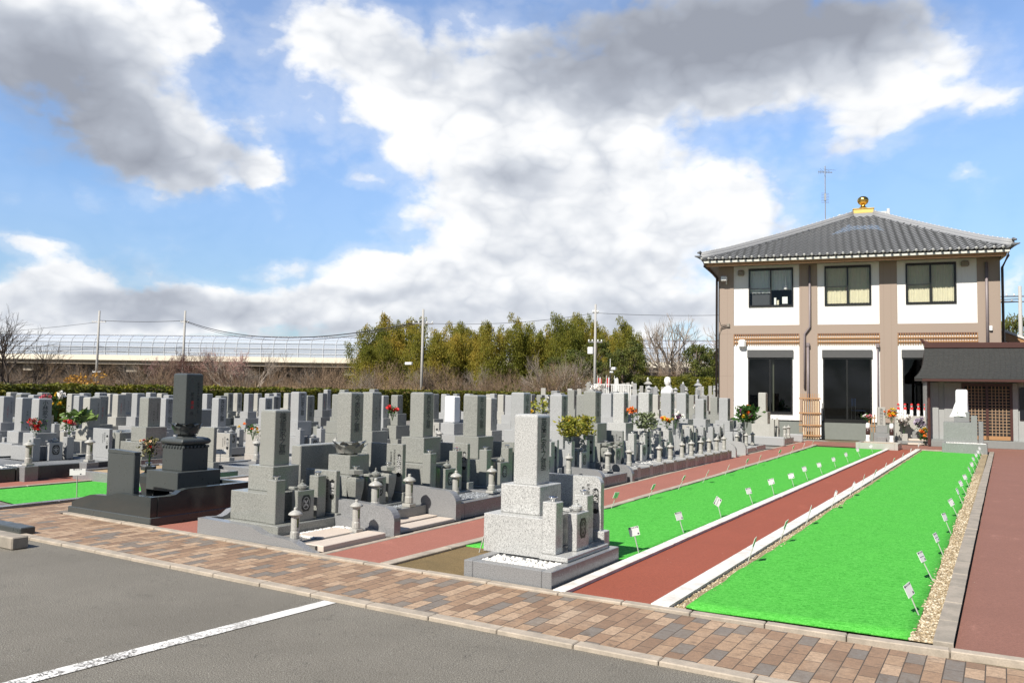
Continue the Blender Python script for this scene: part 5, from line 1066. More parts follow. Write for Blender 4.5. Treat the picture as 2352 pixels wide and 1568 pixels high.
# tiled hip roof: real tile surfaces laid course by course
EL_, ER_ = S0 - OV + .28, S1 + OV - .62; EF, EB = -OV - .06, DEP + .75; EZ = 6.84
AX, AY, AZ_ = 2.75, 4.9, 9.36; RX0, RX1 = AX - .35, AX + .35
TILED = mat('tile lip shade and ridge ends', (.13, .135, .14), .6)  # darker tile tone: shade painted on course lips; also the dark ridge ends
def roof_face(name, A, B, C, D):
    """A,B eave left/right; D,C ridge left/right. Tiles in courses."""
    A, B, C, D = map(Vector, (A, B, C, D)); U = (B - A).normalized(); n = (B - A).cross(D - A).normalized()
    Vv = n.cross(U).normalized(); L = (B - A).length; hgt = (D - A).dot(Vv); dl = (D - A).dot(U); dr = (C - A).dot(U)
    R = int(hgt / .245); w = .27; b = MB(); b2 = MB()
    for j in range(R):
        v0 = hgt * j / R; v1 = hgt * (j + 1) / R + .02; tt = (j + .5) / R; u0 = dl * tt; u1 = L + (dr - L) * tt
        k0 = int(u0 / w); k1 = int(u1 / w) + 1
        sag = lambda v: -.10 * math.sin(PI * min(1, v / hgt)) * .55
        for k in range(k0, k1):
            a = max(k * w, u0 - .06); c = min((k + 1) * w, u1 + .06)
            if c - a < .03: continue
            vs = []; q = 6
            for i in range(q + 1):
                u = a + (c - a) * i / q; ph = (u / w) % 1 if i < q else 1.0
                hh = .028 * math.cos(2 * PI * ((u / w) - k - .12))
                for vv, lift in ((v0, .065), (v1, .010)): vs.append(A + U * u + Vv * vv + n * (hh + lift + sag(vv)))
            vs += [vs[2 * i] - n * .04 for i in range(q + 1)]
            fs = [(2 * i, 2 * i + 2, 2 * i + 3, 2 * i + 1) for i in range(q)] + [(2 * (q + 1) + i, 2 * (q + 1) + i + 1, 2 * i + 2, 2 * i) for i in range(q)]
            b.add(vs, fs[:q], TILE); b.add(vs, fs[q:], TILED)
            if j == 0:
                c0 = A + U * (k * w + w * .12) + Vv * (-.02) + n * .06
                b2.lathe([(.0, 0), (.05, 0), (.055, .02), (.05, .04), (.02, .04)], 10, TILEP) if False else None
                m_ = MB(); pts = [c0 + n * .02, c0 - Vv * .05 + n * .012]; b2 = MB(); b2.tube(pts, .042, TILEP, 10); (obj('eave_tile', b2, hall) if name == 'roof_slope' and abs(U.x) > .5 else None)
    link(name, b.mesh(name, False, False), hall); 
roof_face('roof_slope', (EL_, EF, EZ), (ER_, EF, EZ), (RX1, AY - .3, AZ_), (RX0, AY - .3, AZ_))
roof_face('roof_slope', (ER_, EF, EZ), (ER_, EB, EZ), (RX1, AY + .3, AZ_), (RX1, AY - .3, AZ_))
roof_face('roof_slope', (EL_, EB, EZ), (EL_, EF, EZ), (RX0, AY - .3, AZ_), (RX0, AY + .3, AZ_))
b = MB(); b.add([(EL_ + .1, EF + .1, EZ - .06), (ER_ - .1, EF + .1, EZ - .06), (ER_ - .1, EB, EZ - .06), (EL_ + .1, EB, EZ - .06), (RX0, AY, AZ_ - .5), (RX1, AY, AZ_ - .5)], [(0, 1, 5, 4), (1, 2, 5), (2, 3, 4, 5), (3, 0, 4), (0, 3, 2, 1)], TILE); obj('roof_core', b, hall)
for (sx_, sy) in ((EL_, EF), (ER_, EF), (ER_, EB), (EL_, EB)):
    a = Vector((sx_, sy, EZ)); c = Vector((RX0 if sx_ < 0 else RX1, AY - .3 if sy < 0 else AY + .3, AZ_)); b = MB(); n = 14; pts = []
    for i in range(n + 1):
        t_ = i / n; p = a.lerp(c, t_); p.z += -.055 * math.sin(PI * t_) + .06 + (.05 * max(0, 1 - t_ * 7)); pts.append(p)
    for off, r in ((.0, .10), (.09, .08), (.16, .05)): b.tube([p + Vector((0, 0, off)) for p in pts], r, TILE, 8)
    for i in range(1, 34):
        t_ = i / 34; k = t_ * n; i0 = min(n - 1, int(k)); p = pts[i0].lerp(pts[i0 + 1], k - i0) + Vector((0, 0, .205)); b.tube([p - (c - a).normalized() * .02, p + (c - a).normalized() * .02], .022, TILEP, 6)
    d = (a - c).normalized(); e = pts[0]; b.tube([e, e + d * .12 + Vector((0, 0, .05)), e + d * .3 + Vector((0, 0, .12))], .085, TILED, 8, .02); b.tube([e + d * .02 + Vector((0, 0, .2)), e + d * .16 + Vector((0, 0, .22))], .07, TILED, 8, .03)
    obj('hip_ridge', b, hall, smooth=True)
b = MB(); b.box(AX - .52, AX + .52, AY - .45, AY + .45, AZ_ - .25, AZ_ + .12, TILE, .02); b.box(AX - .36, AX + .36, AY - .36, AY + .36, AZ_ + .12, AZ_ + .18, TILEP, .01); obj('ridge_base', b, hall)
b = MB(); b.box(AX - .9, AX - .53, AY - .5, AY - .4, AZ_ + .0, AZ_ + .10, TILEP, .02); b.box(AX + .53, AX + .9, AY - .5, AY - .4, AZ_ + .04, AZ_ + .14, TILEP, .02); b.box(AX + .9, AX + 1.02, AY - .55, AY - .35, AZ_ - .08, AZ_ + .24, TILEP, .02); b.box(AX - 1.0, AX - .9, AY - .55, AY - .35, AZ_ - .14, AZ_ + .10, TILEP, .02); obj('ridge_arms', b, hall)
b = MB(); b.box(AX - .44, AX + .44, AY - .44, AY + .44, AZ_ + .12, AZ_ + .16, GOLDP, .01); b.box(AX - .40, AX + .40, AY - .40, AY + .40, AZ_ + .16, AZ_ + .31, GOLDP, .01); b.box(AX - .43, AX + .43, AY - .43, AY + .43, AZ_ + .31, AZ_ + .345, GOLDP, .01)
fin = obj('finial_base', b, hall)
b = MB(); b.lathe([(.30, 0), (.26, .04), (.18, .09), (.10, .15), (.085, .19), (.11, .23), (.18, .28), (.225, .36), (.235, .44), (.20, .52), (.12, .58), (.04, .60), (.0, .605)], 24, GOLD, AX, AY, AZ_ + .345); obj('finial', b, hall, smooth=True)
# antenna
an = thing('tv_antenna', 'thin television antenna mast on the left side of the hall roof', 'antenna', hp(1.22, 5.8, 8.6), TH)
b = MB(); b.tube([(0, 0, 0), (0, 0, 3.2)], .022, ALU, 6); obj('mast', b, an)
b = MB(); b.tube([(-.28, 0, 2.95), (.30, 0, 2.88)], .014, ALU, 5)
for i in range(9): x = -.26 + i * .066; l = .3 - .02 * i; b.tube([(x, -l, 2.95 - i * .008), (x, l, 2.95 - i * .008)], .008, ALU, 4)
for i in range(3): b.tube([(-.2 + i * .12, -.4, 3.0 - i * .03), (-.05 + i * .25, .5, 3.06 + i * .02)], .006, ALU, 4)
obj('dipole_array', b, an)
b = MB()
for i in range(7): b.tube([(-.16, -.1, 1.55 + .07 * i), (.16, .1, 1.55 + .07 * i)], .007, ALU, 4)
b.box(-.04, .04, -.04, .04, 1.65, 1.95, ALU); obj('dipole_array', b, an)
# ---------------------------------------------------------------- small stone building
sb = thing('small_shrine_building', 'low grey stone chip building with a dark slate roof and lattice doors', 'building', hp(0, 0), TH)
Wy = -1.3
b = MB(); b.box(4.45, 11, Wy, .55, .25, 2.2, WALLG); obj('wall', b, sb)
for x0_, x1_, d_ in ((4.45, 4.72, .06), (6.9, 7.05, .05), (4.90, 5.42, .03)): b = MB(); b.box(x0_, x1_, Wy - d_, Wy, .25, 2.15, WALLG, .005); obj('pilaster', b, sb)
b = MB(); b.box(4.38, 11.2, -1.55, Wy - .0, 0, .25, mat('grey stone step', (.22, .23, .22), .7), .01); b.box(4.38, 5.2, -1.60, -1.551, 0, .2, MATS['grey stone step'], .01); obj('step', b, sb)
# concave roof with slate courses
b = MB(); prof = []
for i in range(19):
    t_ = i / 18; y = -2.15 + 1.85 * t_; z = 2.27 + 1.13 * (t_ ** .92 * .35 + t_ ** 1.7 * .65); prof.append((y, z))
for i in range(18):
    (ya, za), (yb, zb_) = prof[i], prof[i + 1]; sx_ = 4.30 - .38 * (1 - i / 18) ** 2.0 + .12 * (i / 18)
    n = 46
    for k in range(n):
        x0 = sx_ + (11.4 - sx_) * k / n; x1 = sx_ + (11.4 - sx_) * (k + 1) / n - .006; j = rc.uniform(-.004, .004)
        b.add([(x0, ya - .02, za + .022 + j), (x1, ya - .02, za + .022 + j), (x1, yb + .01, zb_ + .008 + j), (x0, yb + .01, zb_ + .008 + j), (x0, ya - .02, za - .01), (x1, ya - .02, za - .01)], [(0, 1, 2, 3), (4, 5, 1, 0)], SLATE)
obj('roof_slates', b, sb)
b = MB()
for i in range(18):
    (ya, za), (yb, zb_) = prof[i], prof[i + 1]; sa = 4.30 - .38 * (1 - i / 18) ** 2 + .12 * (i / 18); sb_ = 4.30 - .38 * (1 - (i + 1) / 18) ** 2 + .12 * ((i + 1) / 18)
    b.add([(sa, ya, za - .09), (11.4, ya, za - .09), (11.4, yb, zb_ - .09), (sb_, yb, zb_ - .09), (sa, ya, za + .008), (11.4, ya, za + .008), (11.4, yb, zb_ + .005), (sb_, yb, zb_ + .005)], [(0, 1, 2, 3), (4, 7, 6, 5), (0, 3, 7, 4), (0, 4, 5, 1)], mat('dark roof board', (.03, .022, .02), .6))
b.add([(4.42, -.3, 3.3), (11.4, -.3, 3.3), (11.4, .6, 2.8), (4.42, .6, 2.8), (4.42, -.3, 2.15), (4.42, .6, 2.15), (4.42, -2.0, 2.2)], [(0, 1, 2, 3), (0, 3, 5, 4), (0, 4, 6)], MATS['dark roof board'])
obj('roof_board', b, sb)
b = MB(); b.box(4.42, 11.4, -.42, -.12, 3.36, 3.56, WOODD, .02); b.tube([(4.52, -.27, 3.52), (4.40, -.27, 3.60), (4.30, -.27, 3.70)], .10, WOODD, 6, .03); obj('ridge_cap', b, sb)
b = MB(); b.box(4.15, 11.4, -2.20, -2.10, 2.17, 2.25, WOODD, .01); b.tube([(4.40, -1.62, 2.2), (4.40, -1.62, .05)], .05, WOODD, 8); obj('gutter_pipe', b, sb)
b = MB(); b.box(5.42, 5.50, Wy - .05, Wy - .005, .27, 2.14, WOODD); b.box(6.82, 6.90, Wy - .05, Wy - .005, .27, 2.14, WOODD); b.box(5.50, 6.82, Wy - .05, Wy - .005, 2.04, 2.14, WOODD); b.box(6.12, 6.20, Wy - .05, Wy - .01, .27, 2.04, WOODD); b.box(5.50, 6.82, Wy - .05, Wy - .01, .27, .40, WOOD)
fr = obj('door_frame', b, sb); LATW = mat('lattice wood', (.30, .20, .12), .6)
for a, c in ((5.50, 6.12), (6.20, 6.82)):
    b = MB(); b.box(a, c, Wy - .012, Wy - .008, .40, 2.04, DARKIN)
    for i in range(1, 6): x = a + (c - a) * i / 6; b.box(x - .012, x + .012, Wy - .04, Wy - .02, .40, 2.04, LATW)
    for i in range(1, 16): z = .40 + 1.64 * i / 16; b.box(a, c, Wy - .038, Wy - .022, z - .012, z + .012, LATW)
    obj('lattice_door', b, sb)
b = MB(); b.box(7.10, 7.9, Wy - .04, Wy - .002, .95, 2.0, mat('black plaque', (.01, .01, .015), .3)); pq = obj('wall_plaque', b, sb)
inscribe(pq, '永代供養', .16, GOLDP, 'y', (7.3, Wy - .043, 1.9), 1.0)
# right wing behind
rw = thing('side_wing', 'white walled side wing with an orange timber verge at the right edge', 'building', hp(7.1, 4.4), TH)
b = MB(); b.box(0, 6, .2, 6, 0, 3.5, PLASTER); obj('wall', b, rw)
b = MB(); b.prism([(-.1, 4.25), (-.1, 4.55), (6, 1.9), (6, 1.6)], 'y', -.2, -.1, WOOD); obj('verge_board', b, rw)
b = MB(); b.prism([(-.1, 4.56), (-.1, 4.66), (6, 2.0), (6, 1.91)], 'y', -.25, 6, TILEP); obj('roof', b, rw)
b = MB(); b.prism([(0, 0.0), (0, 4.2), (5.9, 1.6), (5.9, 0)], 'y', -.05, .19, PLASTER); obj('gable_wall', b, rw)
# wooden trellis rack leaning by the wall
rk = thing('trellis_rack', 'brown wooden trellis rack leaning on the wall between the glass doors', 'trellis', hp(.25, .35), TH)
b = MB()
for i in range(10): x = i * .075; b.box(x, x + .022, -.02, .0, .06 if i > 1 else .25, 1.72 - .01 * (i % 3), WOOD)
for z in (.12, .5, .95, 1.5): b.box(-.03, .75, -.045, -.021, z, z + .05, WOOD)
obj('trellis_panel', b, rk)
b = MB()
for i in range(7): x = .12 + i * .085; b.box(x, x + .05, .02, .05, .02, 1.5, WOODL)
b.box(.1, .72, .055, .08, .3, 1.45, ALU); b.box(.72, .76, .0, .12, .05, 1.4, WHITE_P); obj('stacked_boards', b, rk)
rk.rotation_euler = (-.08, 0, TH)
rk2 = thing('trellis_rack', 'small brown wooden slatted piece behind the pale memorial stone', 'trellis', hp(2.62, .1), TH)
b = MB(); 
for i in range(3): b.box(i * .09, i * .09 + .03, 0, .02, .35, .98, WOOD)
b.box(-.02, .25, -.02, 0, .85, .89, WOOD); b.box(-.02, .25, -.02, 0, .55, .59, WOOD); b.box(-.0, .05, 0, .03, 0, .6, WOOD); obj('slats', b, rk2)
# memorial stone, jizo block, wrapped stone
mg = thing('memorial_stone', 'pale memorial pillar with faint characters between two bouquets before the hall', 'memorial stone', hp(2.97, -1.0), TH)
b = MB(); b.box(-.13, .13, -.13, .13, .62, 1.27, G_BEIGE, .01); pl = obj('pillar', b, mg); inscribe(pl, '南無阿弥陀', .12, CARVE, 'y', (0, -.132, 1.22), .98)
b = MB(); b.box(-.18, .18, -.18, .18, .38, .62, G_GREY, .01); obj('middle_base', b, mg); b = MB(); b.box(-.25, .25, -.2, .25, 0, .38, G_GREY, .01); obj('lower_base', b, mg); b = MB(); b.box(-.15, .13, -.36, -.21, .05, .26, G_GREY, .01); obj('offering_stone', b, mg)
for s_, lab in ((2.53, 'white striped vase left of the pale memorial pillar'), (3.28, 'white striped vase right of the pale memorial pillar')):
    v = thing('vase', lab, 'vase', hp(s_, -1.2), TH, 'striped vases beside the memorial pillar'); b = MB(); b.lathe([(.07, 0), (.08, .1), (.06, .22), (.065, .3)], 12, WHITE_P); obj('foot', b, v, smooth=True); b = MB(); b.lathe([(.06, .3), (.07, .36), (.07, .48), (.05, .5)], 12, mat('brown glaze', (.05, .025, .02), .3)); obj('body', b, v, smooth=True); b = MB(); b.lathe([(.05, .5), (.075, .58), (.06, .7), (.04, .72)], 12, WHITE_P); obj('rim', b, v, smooth=True)
q = hp(2.53, -1.2); bouquet(q.x, q.y, .72, 'muted green and white bunch left of the pale memorial pillar', [WHI, PINK], h=.28, r=.15, seed=61, nf=8, fs_=.06, nl=90, leafsize=.08)
q = hp(3.28, -1.2); bouquet(q.x, q.y, .72, 'orange and yellow bunch right of the pale memorial pillar', [ORA, YEL], h=.5, r=.16, seed=62, nf=16, fs_=.075, nl=70, leafsize=.08)
plot_kerb(-3.92, -2.72, 27.4, 28.5, .20, G_BEIGE, 'beige kerb at the far end of the narrow turf before the hall', fill=SAND)
jb = thing('statue_plinth', 'broad pale stone block carrying the small red capped statues', 'plinth', hp(3.46, .0), TH)
b = MB(); b.box(0, 1.1, -.2, .35, .12, .97, G_BEIGE, .01); obj('block', b, jb); b = MB(); b.box(-.05, 1.15, -.75, .4, 0, .12, G_GREY, .01); b.box(.35, .98, -1.0, -.76, 0, .06, G_PALE, .01); b.box(.38, .95, -.6, -.4, .12, .19, G_PALE, .01); obj('step', b, jb)
b = MB(); b.box(.55, .85, -.32, -.2, .12, .45, G_GREY, .01); obj('niche', b, jb)
REDC = mat('red cap', (.6, .03, .03), .8)
for k in range(5):
    z = thing('jizo_statue', 'small white monk statue with a red cap, %s from left on the broad block' % ordn[k], 'statue', hp(3.60 + .215 * k, .05, .97), TH, 'red capped monk statues on the block')
    b = MB(); b.lathe([(.055, 0), (.06, .02), (.045, .04), (.05, .06), (.058, .12), (.05, .24), (.035, .30), (.02, .32)], 12, WHITE_P); obj('robe', b, z, smooth=True)
    b = MB(); b.lathe([(.015, .31), (.035, .33), (.042, .37), (.036, .41), (.015, .425)], 12, G_BEIGE); obj('head', b, z, smooth=True)
    b = MB(); b.lathe([(.044, .375), (.045, .40), (.034, .43), (.01, .44)], 12, REDC); obj('cap', b, z, smooth=True)
    b = MB(); b.box(-.045, .045, -.062, -.045, .22, .31, REDC, .005); obj('bib', b, z)
q = hp(3.72, -.55); bouquet(q.x, q.y, .34, 'tall pile of white flowers in front of the red capped statues', [WHI, WHI], h=.62, r=.17, seed=63, nf=36, fs_=.09, nl=60)
tag(link('vase_block', bm_box('vase_block', -.09, .09, -.09, .09, 0, .36, G_BEIGE), None, hp(3.74, -.6), TH), 'pale square vase block under the pile of white flowers', 'vase block')
q = hp(4.22, -.7); bouquet(q.x, q.y, .30, 'pale mauve flowers in the shade beside the dark drain pipe', [flat('mauve petals', (.35, .30, .38)), flat('mauve petals', (.35, .30, .38))], h=.6, r=.15, seed=64, nf=22, fs_=.08, nl=60)
q = hp(4.30, -1.2); bouquet(q.x, q.y, .05, 'yellow and green bunch standing at the foot of the dark drain pipe', [ORA, YEL], h=.52, r=.13, seed=65, nf=8, fs_=.07, nl=160, leafsize=.09)
ww = thing('gravestone', 'gravestone covered by a white sheet at the far end of the wide turf', 'gravestone', (-.92, 27.95, 0), 0)
b = MB(); b.box(-.62, .55, -.45, .45, 0, .30, G_KERB, .008); obj('kerb_stones', b, ww)
pebbles('white_pebbles', 150, lambda r: (-.5 + r.random(), -.42 + .1 * r.random(), .29), .02, .03, PEB, 71, ww)
b = MB(); b.box(-.58, .22, -.32, .32, .30, .92, G_KERB, .008); obj('lower_base', b, ww); b = MB(); b.box(-.30, .10, -.2, .2, .92, 1.22, G_KERB, .008); obj('middle_base', b, ww)
b = MB(); b.box(.14, .30, -.33, -.18, .30, 1.12, G_KERB, .006); obj('flower_post', b, ww); b = MB(); b.box(.32, .45, -.12, .12, .3, .95, G_KERB, .006); obj('offering_stone', b, ww)
b = MB(); vs = []; nn = 18
for lv, (z, hx, hy, ox, jit) in enumerate(((1.86, .13, .13, -.1, 0), (1.88, .05, .05, -.1, 0), (1.80, .155, .155, -.1, 0), (1.52, .16, .16, -.1, .006), (1.38, .18, .17, -.13, .012), (1.2, .24, .23, -.17, .02), (1.05, .29, .25, -.20, .03))):
    pass
rings = [(1.885, .10, .10, -.1, 0), (1.875, .14, .14, -.1, 0), (1.84, .158, .158, -.1, 0), (1.52, .16, .16, -.1, .004), (1.40, .18, .17, -.12, .012), (1.25, .20, .20, -.14, .015), (1.08, .245, .22, -.17, .02)]
for z, hx, hy, ox, jit in rings:
    for i in range(24):
        a = 2 * PI * i / 24; c, s_ = math.cos(a), math.sin(a); k = 1 / max(abs(c), abs(s_)); k = min(k, 1.28)
        vs.append((ox + hx * c * k + jit * math.sin(5 * a), hy * s_ * k + jit * math.cos(7 * a), z + jit * math.sin(3 * a)))
fs = [(j * 24 + i, j * 24 + (i + 1) % 24, (j + 1) * 24 + (i + 1) % 24, (j + 1) * 24 + i) for j in range(len(rings) - 1) for i in range(24)] + [tuple(range(24))]
b.add(vs, fs, WHITE_CLOTH); obj('cloth_wrap', b, ww, smooth=True)
# ---------------------------------------------------------------- vegetation
def hedge(name, x0, x1, y0, y1, z0, z1, label, n, leafs, seed, faces=('x1', 'z1', 'y0')):
    rnd = random.Random(seed); t = thing(name, label, 'hedge', (x0, y0, 0))
    b = MB(); b.box(.12, x1 - x0 - .12, .12, y1 - y0 - .12, z0 - .05, z1 - .10, HEDG); obj('core', b, t)
    b = MB(); L = y1 - y0; W = x1 - x0; Hh = z1 - z0; ar = {'x1': L * Hh * 1.0, 'z1': L * W * .8, 'y0': W * Hh, 'x0': L * Hh * .2}; tot = sum(ar[f] for f in faces)
    for i in range(n):
        r = rnd.random() * tot
        for f in faces:
            if r < ar[f]: break
            r -= ar[f]
        u, v = rnd.random(), rnd.random()
        if f in ('x1', 'z1') and L > 20: u = u ** 1.35     # nearer leaves denser
        dj = rnd.gauss(0, .035) + .04 * math.sin(u * L * 2.1) + .03 * math.sin(u * L * 5.3 + 1)
        if f == 'x1': p = Vector((W + dj, u * L, z0 + v * Hh)); nn = Vector((1, 0, .3))
        elif f == 'z1': p = Vector((v * W, u * L, z1 + dj * .7)); nn = Vector((0, 0, 1))
        elif f == 'y0': p = Vector((v * W, -dj, z0 + u * Hh)); nn = Vector((0, -1, .3))
        else: p = Vector((dj, u * L, z0 + v * Hh)); nn = Vector((-1, 0, .3))
        s_ = leafs * rnd.uniform(.6, 1.4); nn = (nn + Vector((rnd.gauss(0, .6), rnd.gauss(0, .6), rnd.gauss(0, .5)))).normalized(); a = nn.orthogonal().normalized(); c = nn.cross(a); q = rnd.uniform(0, 6.3); a, c = a * math.cos(q) + c * math.sin(q), c * math.cos(q) - a * math.sin(q)
        b.add([p - a * s_, p + c * s_ * .45, p + a * s_, p - c * s_ * .45], [(0, 1, 2, 3)], HEDG)
    link('foliage', b.mesh('foliage', False, False), t); return t
hedge('clipped_hedge', -27.4, -26.3, 6, 62, 0, 1.50, 'long clipped olive hedge running behind all the back rows', 42000, .075, 1)
fh = hedge('clipped_hedge', 0, 14, 0, 1.4, 1.2, 3.12, 'taller clipped hedge behind the crowded upper cemetery beside the hall', 14000, .10, 2, ('y0', 'z1'))
fh.location = (-30.36, 69.39, 0); fh.rotation_euler = (0, 0, math.atan2(5.84, 9.71))
def leafcloud(b, rnd, c, rx, rz, n, L, W, m, droop=.3):
    for i in range(n):
        d = Vector((rnd.gauss(0, 1), rnd.gauss(0, 1), rnd.gauss(0, 1))).normalized() * rnd.random() ** .4
        p = c + Vector((d.x * rx, d.y * rx, d.z * rz)); e = Vector((rnd.gauss(0, 1), rnd.gauss(0, 1), rnd.gauss(-droop, .6))).normalized(); s_ = e.cross(Vector((rnd.gauss(0, 1), rnd.gauss(0, 1), rnd.gauss(0, 1)))).normalized()
        l = L * rnd.uniform(.6, 1.4); w_ = W * rnd.uniform(.7, 1.3)
        b.add([p, p + e * l * .5 + s_ * w_, p + e * l, p + e * l * .5 - s_ * w_], [(0, 1, 2, 3)], m)
def bamboo_variant(seed):
    rnd = random.Random(seed); lv = MB(); st = MB()
    for i in range(15):
        a = rnd.uniform(0, 2 * PI); q = rnd.random() ** .5 * .75; bx, by = q * math.cos(a), q * math.sin(a); h = rnd.uniform(.70, 1.0) if i else 1.0
        la = rnd.uniform(0, 2 * PI); ln = rnd.uniform(.05, .35); tip = Vector((bx + ln * math.cos(la), by + ln * math.sin(la), h)); pts = []
        for k in range(7): t_ = k / 6; pts.append(Vector((bx + (tip.x - bx) * t_ ** 2.2, by + (tip.y - by) * t_ ** 2.2, h * (t_ - .05 * t_ ** 4))))
        st.tube(pts, .006, BARK, 4, .002)
        for k in range(15):
            t_ = .22 + .78 * k / 14; j = min(5, int(t_ * 6)); p = pts[j].lerp(pts[j + 1], t_ * 6 - j)
            r = (.25 * math.sin(PI * min(1, t_ * .80 + .08)) + .02) * rnd.uniform(.7, 1.25); off = Vector((rnd.gauss(0, r * .5), rnd.gauss(0, r * .5), 0))
            leafcloud(lv, rnd, p + off, r * 1.12, .06, 140, .030, .009, BAMB, .7)
    return lv.mesh('foliage', False, False), st.mesh('stems', False, False)
BV = [bamboo_variant(100 + i) for i in range(4)]
bl = ['bamboo clump at the left end of the grove, leaning over the noise barrier', 'low bamboo clump just left of the tallest left crown', 'tall rounded bamboo clump left of the near pole', 'bamboo clump directly behind the near pole', 'bamboo clump just right of the near pole', 'second bamboo clump right of the near pole', 'third bamboo clump right of the near pole', 'golden bamboo clump with a pointed top in the middle of the grove', 'darker bamboo clump between two golden ones', 'tall golden bamboo plume left of the second pole', 'dense bamboo clump just left of the second pole', 'bamboo clump behind the second pole', 'last bamboo clump at the right end of the grove', 'tallest bamboo clump with a split top near the second pole']
BAM = [([-55.92, 64.55], 6.99, 1.9), ([-57.17, 68.48], 8.55, 2.4), ([-57.86, 72.73], 9.79, 2.6), ([-51.31, 68.49], 8.0, 2.3), ([-51.69, 72.94], 9.0, 2.3), ([-51.87, 77.5], 9.3, 2.5), ([-45.8, 72.97], 8.6, 2.3), ([-45.86, 77.61], 9.9, 2.3), ([-45.52, 82.49], 9.3, 2.2), ([-39.54, 77.9], 9.9, 2.1), ([-39.68, 82.49], 9.2, 2.3), ([-34.31, 77.54], 9.2, 2.3), ([-34.74, 81.96], 9.0, 1.8), ([-40.54, 83.14], 10.3, 2.2)]
for i, (((x, y), z, r), lab) in enumerate(zip(BAM, bl)):
    t = thing('bamboo_clump', lab, 'bamboo', (x, y, 0), i * 1.7, 'bamboo clumps of the grove', (r * 1.45, r * 1.45, z * 1.03))
    link('foliage', BV[i % 4][0], t); link('stems', BV[i % 4][1], t)
def tree_variant(seed, m, bark, n=40, per=170, L=.034, W=.011):
    rnd = random.Random(seed); lv = MB(); st = MB(); st.tube([(0, 0, 0), (.03, 0, .3), (0, .02, .65), (.02, 0, .9)], .035, bark, 6, .01)
    for i in range(n):
        t_ = rnd.uniform(.18, .97); a = rnd.uniform(0, 2 * PI); r = (.50 * math.sin(PI * min(1, t_ * .85 + .12)) ** .7) * rnd.uniform(.45, 1.0); c = Vector((r * math.cos(a), r * math.sin(a), t_ * .94)); st.tube([(0, 0, t_ * .7), c * .6 + Vector((0, 0, .3 * t_)), c], .010, bark, 4, .003)
        leafcloud(lv, rnd, c, rnd.uniform(.10, .19), rnd.uniform(.05, .085), per, L, W, m, .1)
    return lv.mesh('crown', False, False), st.mesh('trunk', False, False)
EVV = [tree_variant(200 + i, EVER, BARK) for i in range(3)]
el = ['dark evergreen tree at the foot of the grove left of the street camera post', 'olive evergreen tree beside the street camera post', 'broad evergreen tree right of the second pole', 'evergreen tree at the right edge of the grove before the gap', 'dark evergreen tree just right of the gap with the noise barrier', 'bushy evergreen tree left of the hall', 'evergreen tree partly hidden by the hall corner', 'small olive tree low in the middle of the grove', 'evergreen tree at the right edge behind the hall roof', 'second evergreen tree at the right edge of the picture', 'low evergreen tree under the last bamboo clump', 'low evergreen tree right of the low golden bush']
EVG = [([-32.39, 64.67], 5.6, 2.2), ([-32.87, 70.23], 6.9, 2.6), ([-29.15, 67.79], 6.0, 2.4), ([-30.25, 72.97], 6.9, 2.0), ([-25.13, 71.37 + 5], 6.6, 2.5), ([-24.2, 79.28], 6.6, 2.9), ([-22.6, 78.3], 5.9, 2.0), ([-37.82, 70.75], 5.2, 1.8), ([1.07, 89.45], 10.2, 2.4), ([2.9, 88.14], 9.6, 2.4), ([-31.5, 66.0], 4.6, 2.3), ([-35.6, 66.0], 4.2, 2.2)]
for i, (((x, y), z, r), lab) in enumerate(zip(EVG, el)):
    t = thing('evergreen_tree', lab, 'tree', (x, y, 0), i * 2.1, 'evergreen trees beyond the cemetery', (r * 1.7, r * 1.7, z)); link('crown', EVV[i % 3][0], t); link('trunk', EVV[i % 3][1], t)
# bare trees and brush
def bare_variant(seed, m, spread=.55, levels=5, start=.22, n0=4, r0=.022, up=.55, buds=None, shr=.62, kids=(2, 3)):
    rnd = random.Random(seed); b = MB(); bd = MB()
    def grow(p, d, L, r, lv):
        pts = [p]; q = p
        for k in range(3):
            d = (d + Vector((rnd.gauss(0, .16), rnd.gauss(0, .16), rnd.gauss(.03, .10)))).normalized(); q = q + d * L / 3; pts.append(q)
        b.tube(pts, r, m, 4 if lv < 2 else 3, r * .6)
        if buds and lv >= levels - 2:
            for k in range(3):
                c = pts[rnd.randint(1, 3)] + Vector((rnd.gauss(0, .008), rnd.gauss(0, .008), rnd.gauss(0, .008))); s_ = .009; bd.add([c - Vector((s_, 0, 0)), c + Vector((0, s_, s_ * .5)), c + Vector((s_, 0, s_))], [(0, 1, 2)], buds)
        if lv >= levels: return
        for k in range(rnd.randint(*kids)):
            a = rnd.uniform(0, 2 * PI); e = rnd.uniform(.3, .9) * spread; o = d.orthogonal().normalized(); o2 = d.cross(o); nd = (d + (o * math.cos(a) + o2 * math.sin(a)) * math.tan(e) + Vector((0, 0, .12 * up))).normalized()
            grow(pts[rnd.choice((2, 3, 3))], nd, L * rnd.uniform(shr, shr + .22), r * .62, lv + 1)
    for k in range(n0):
        a = 2 * PI * k / n0 + rnd.uniform(-.4, .4); e = rnd.uniform(.1, spread * 1.2)
        grow(Vector((.01 * math.cos(a), .01 * math.sin(a), 0 if n0 > 1 else 0)), Vector((math.sin(e) * math.cos(a), math.sin(e) * math.sin(a), math.cos(e))), start * rnd.uniform(.9, 1.3), r0, 0)
    zm = max(v[2] for v in b.v); s = 1 / zm; b.v = [(x * s, y * s, z * s) for x, y, z in b.v]; bd.v = [(x * s, y * s, z * s) for x, y, z in bd.v]
    return b.mesh('branches', False, False), (bd.mesh('buds', False, False) if bd.v else None)
SHV = [bare_variant(300 + i, TWIGG if i == 3 else TWIG, .75, 5, .22, 9, .010, .4, None, .66) for i in range(5)]
def prange_lab(x): return x
shr = [s for s in SHR]; k = 0
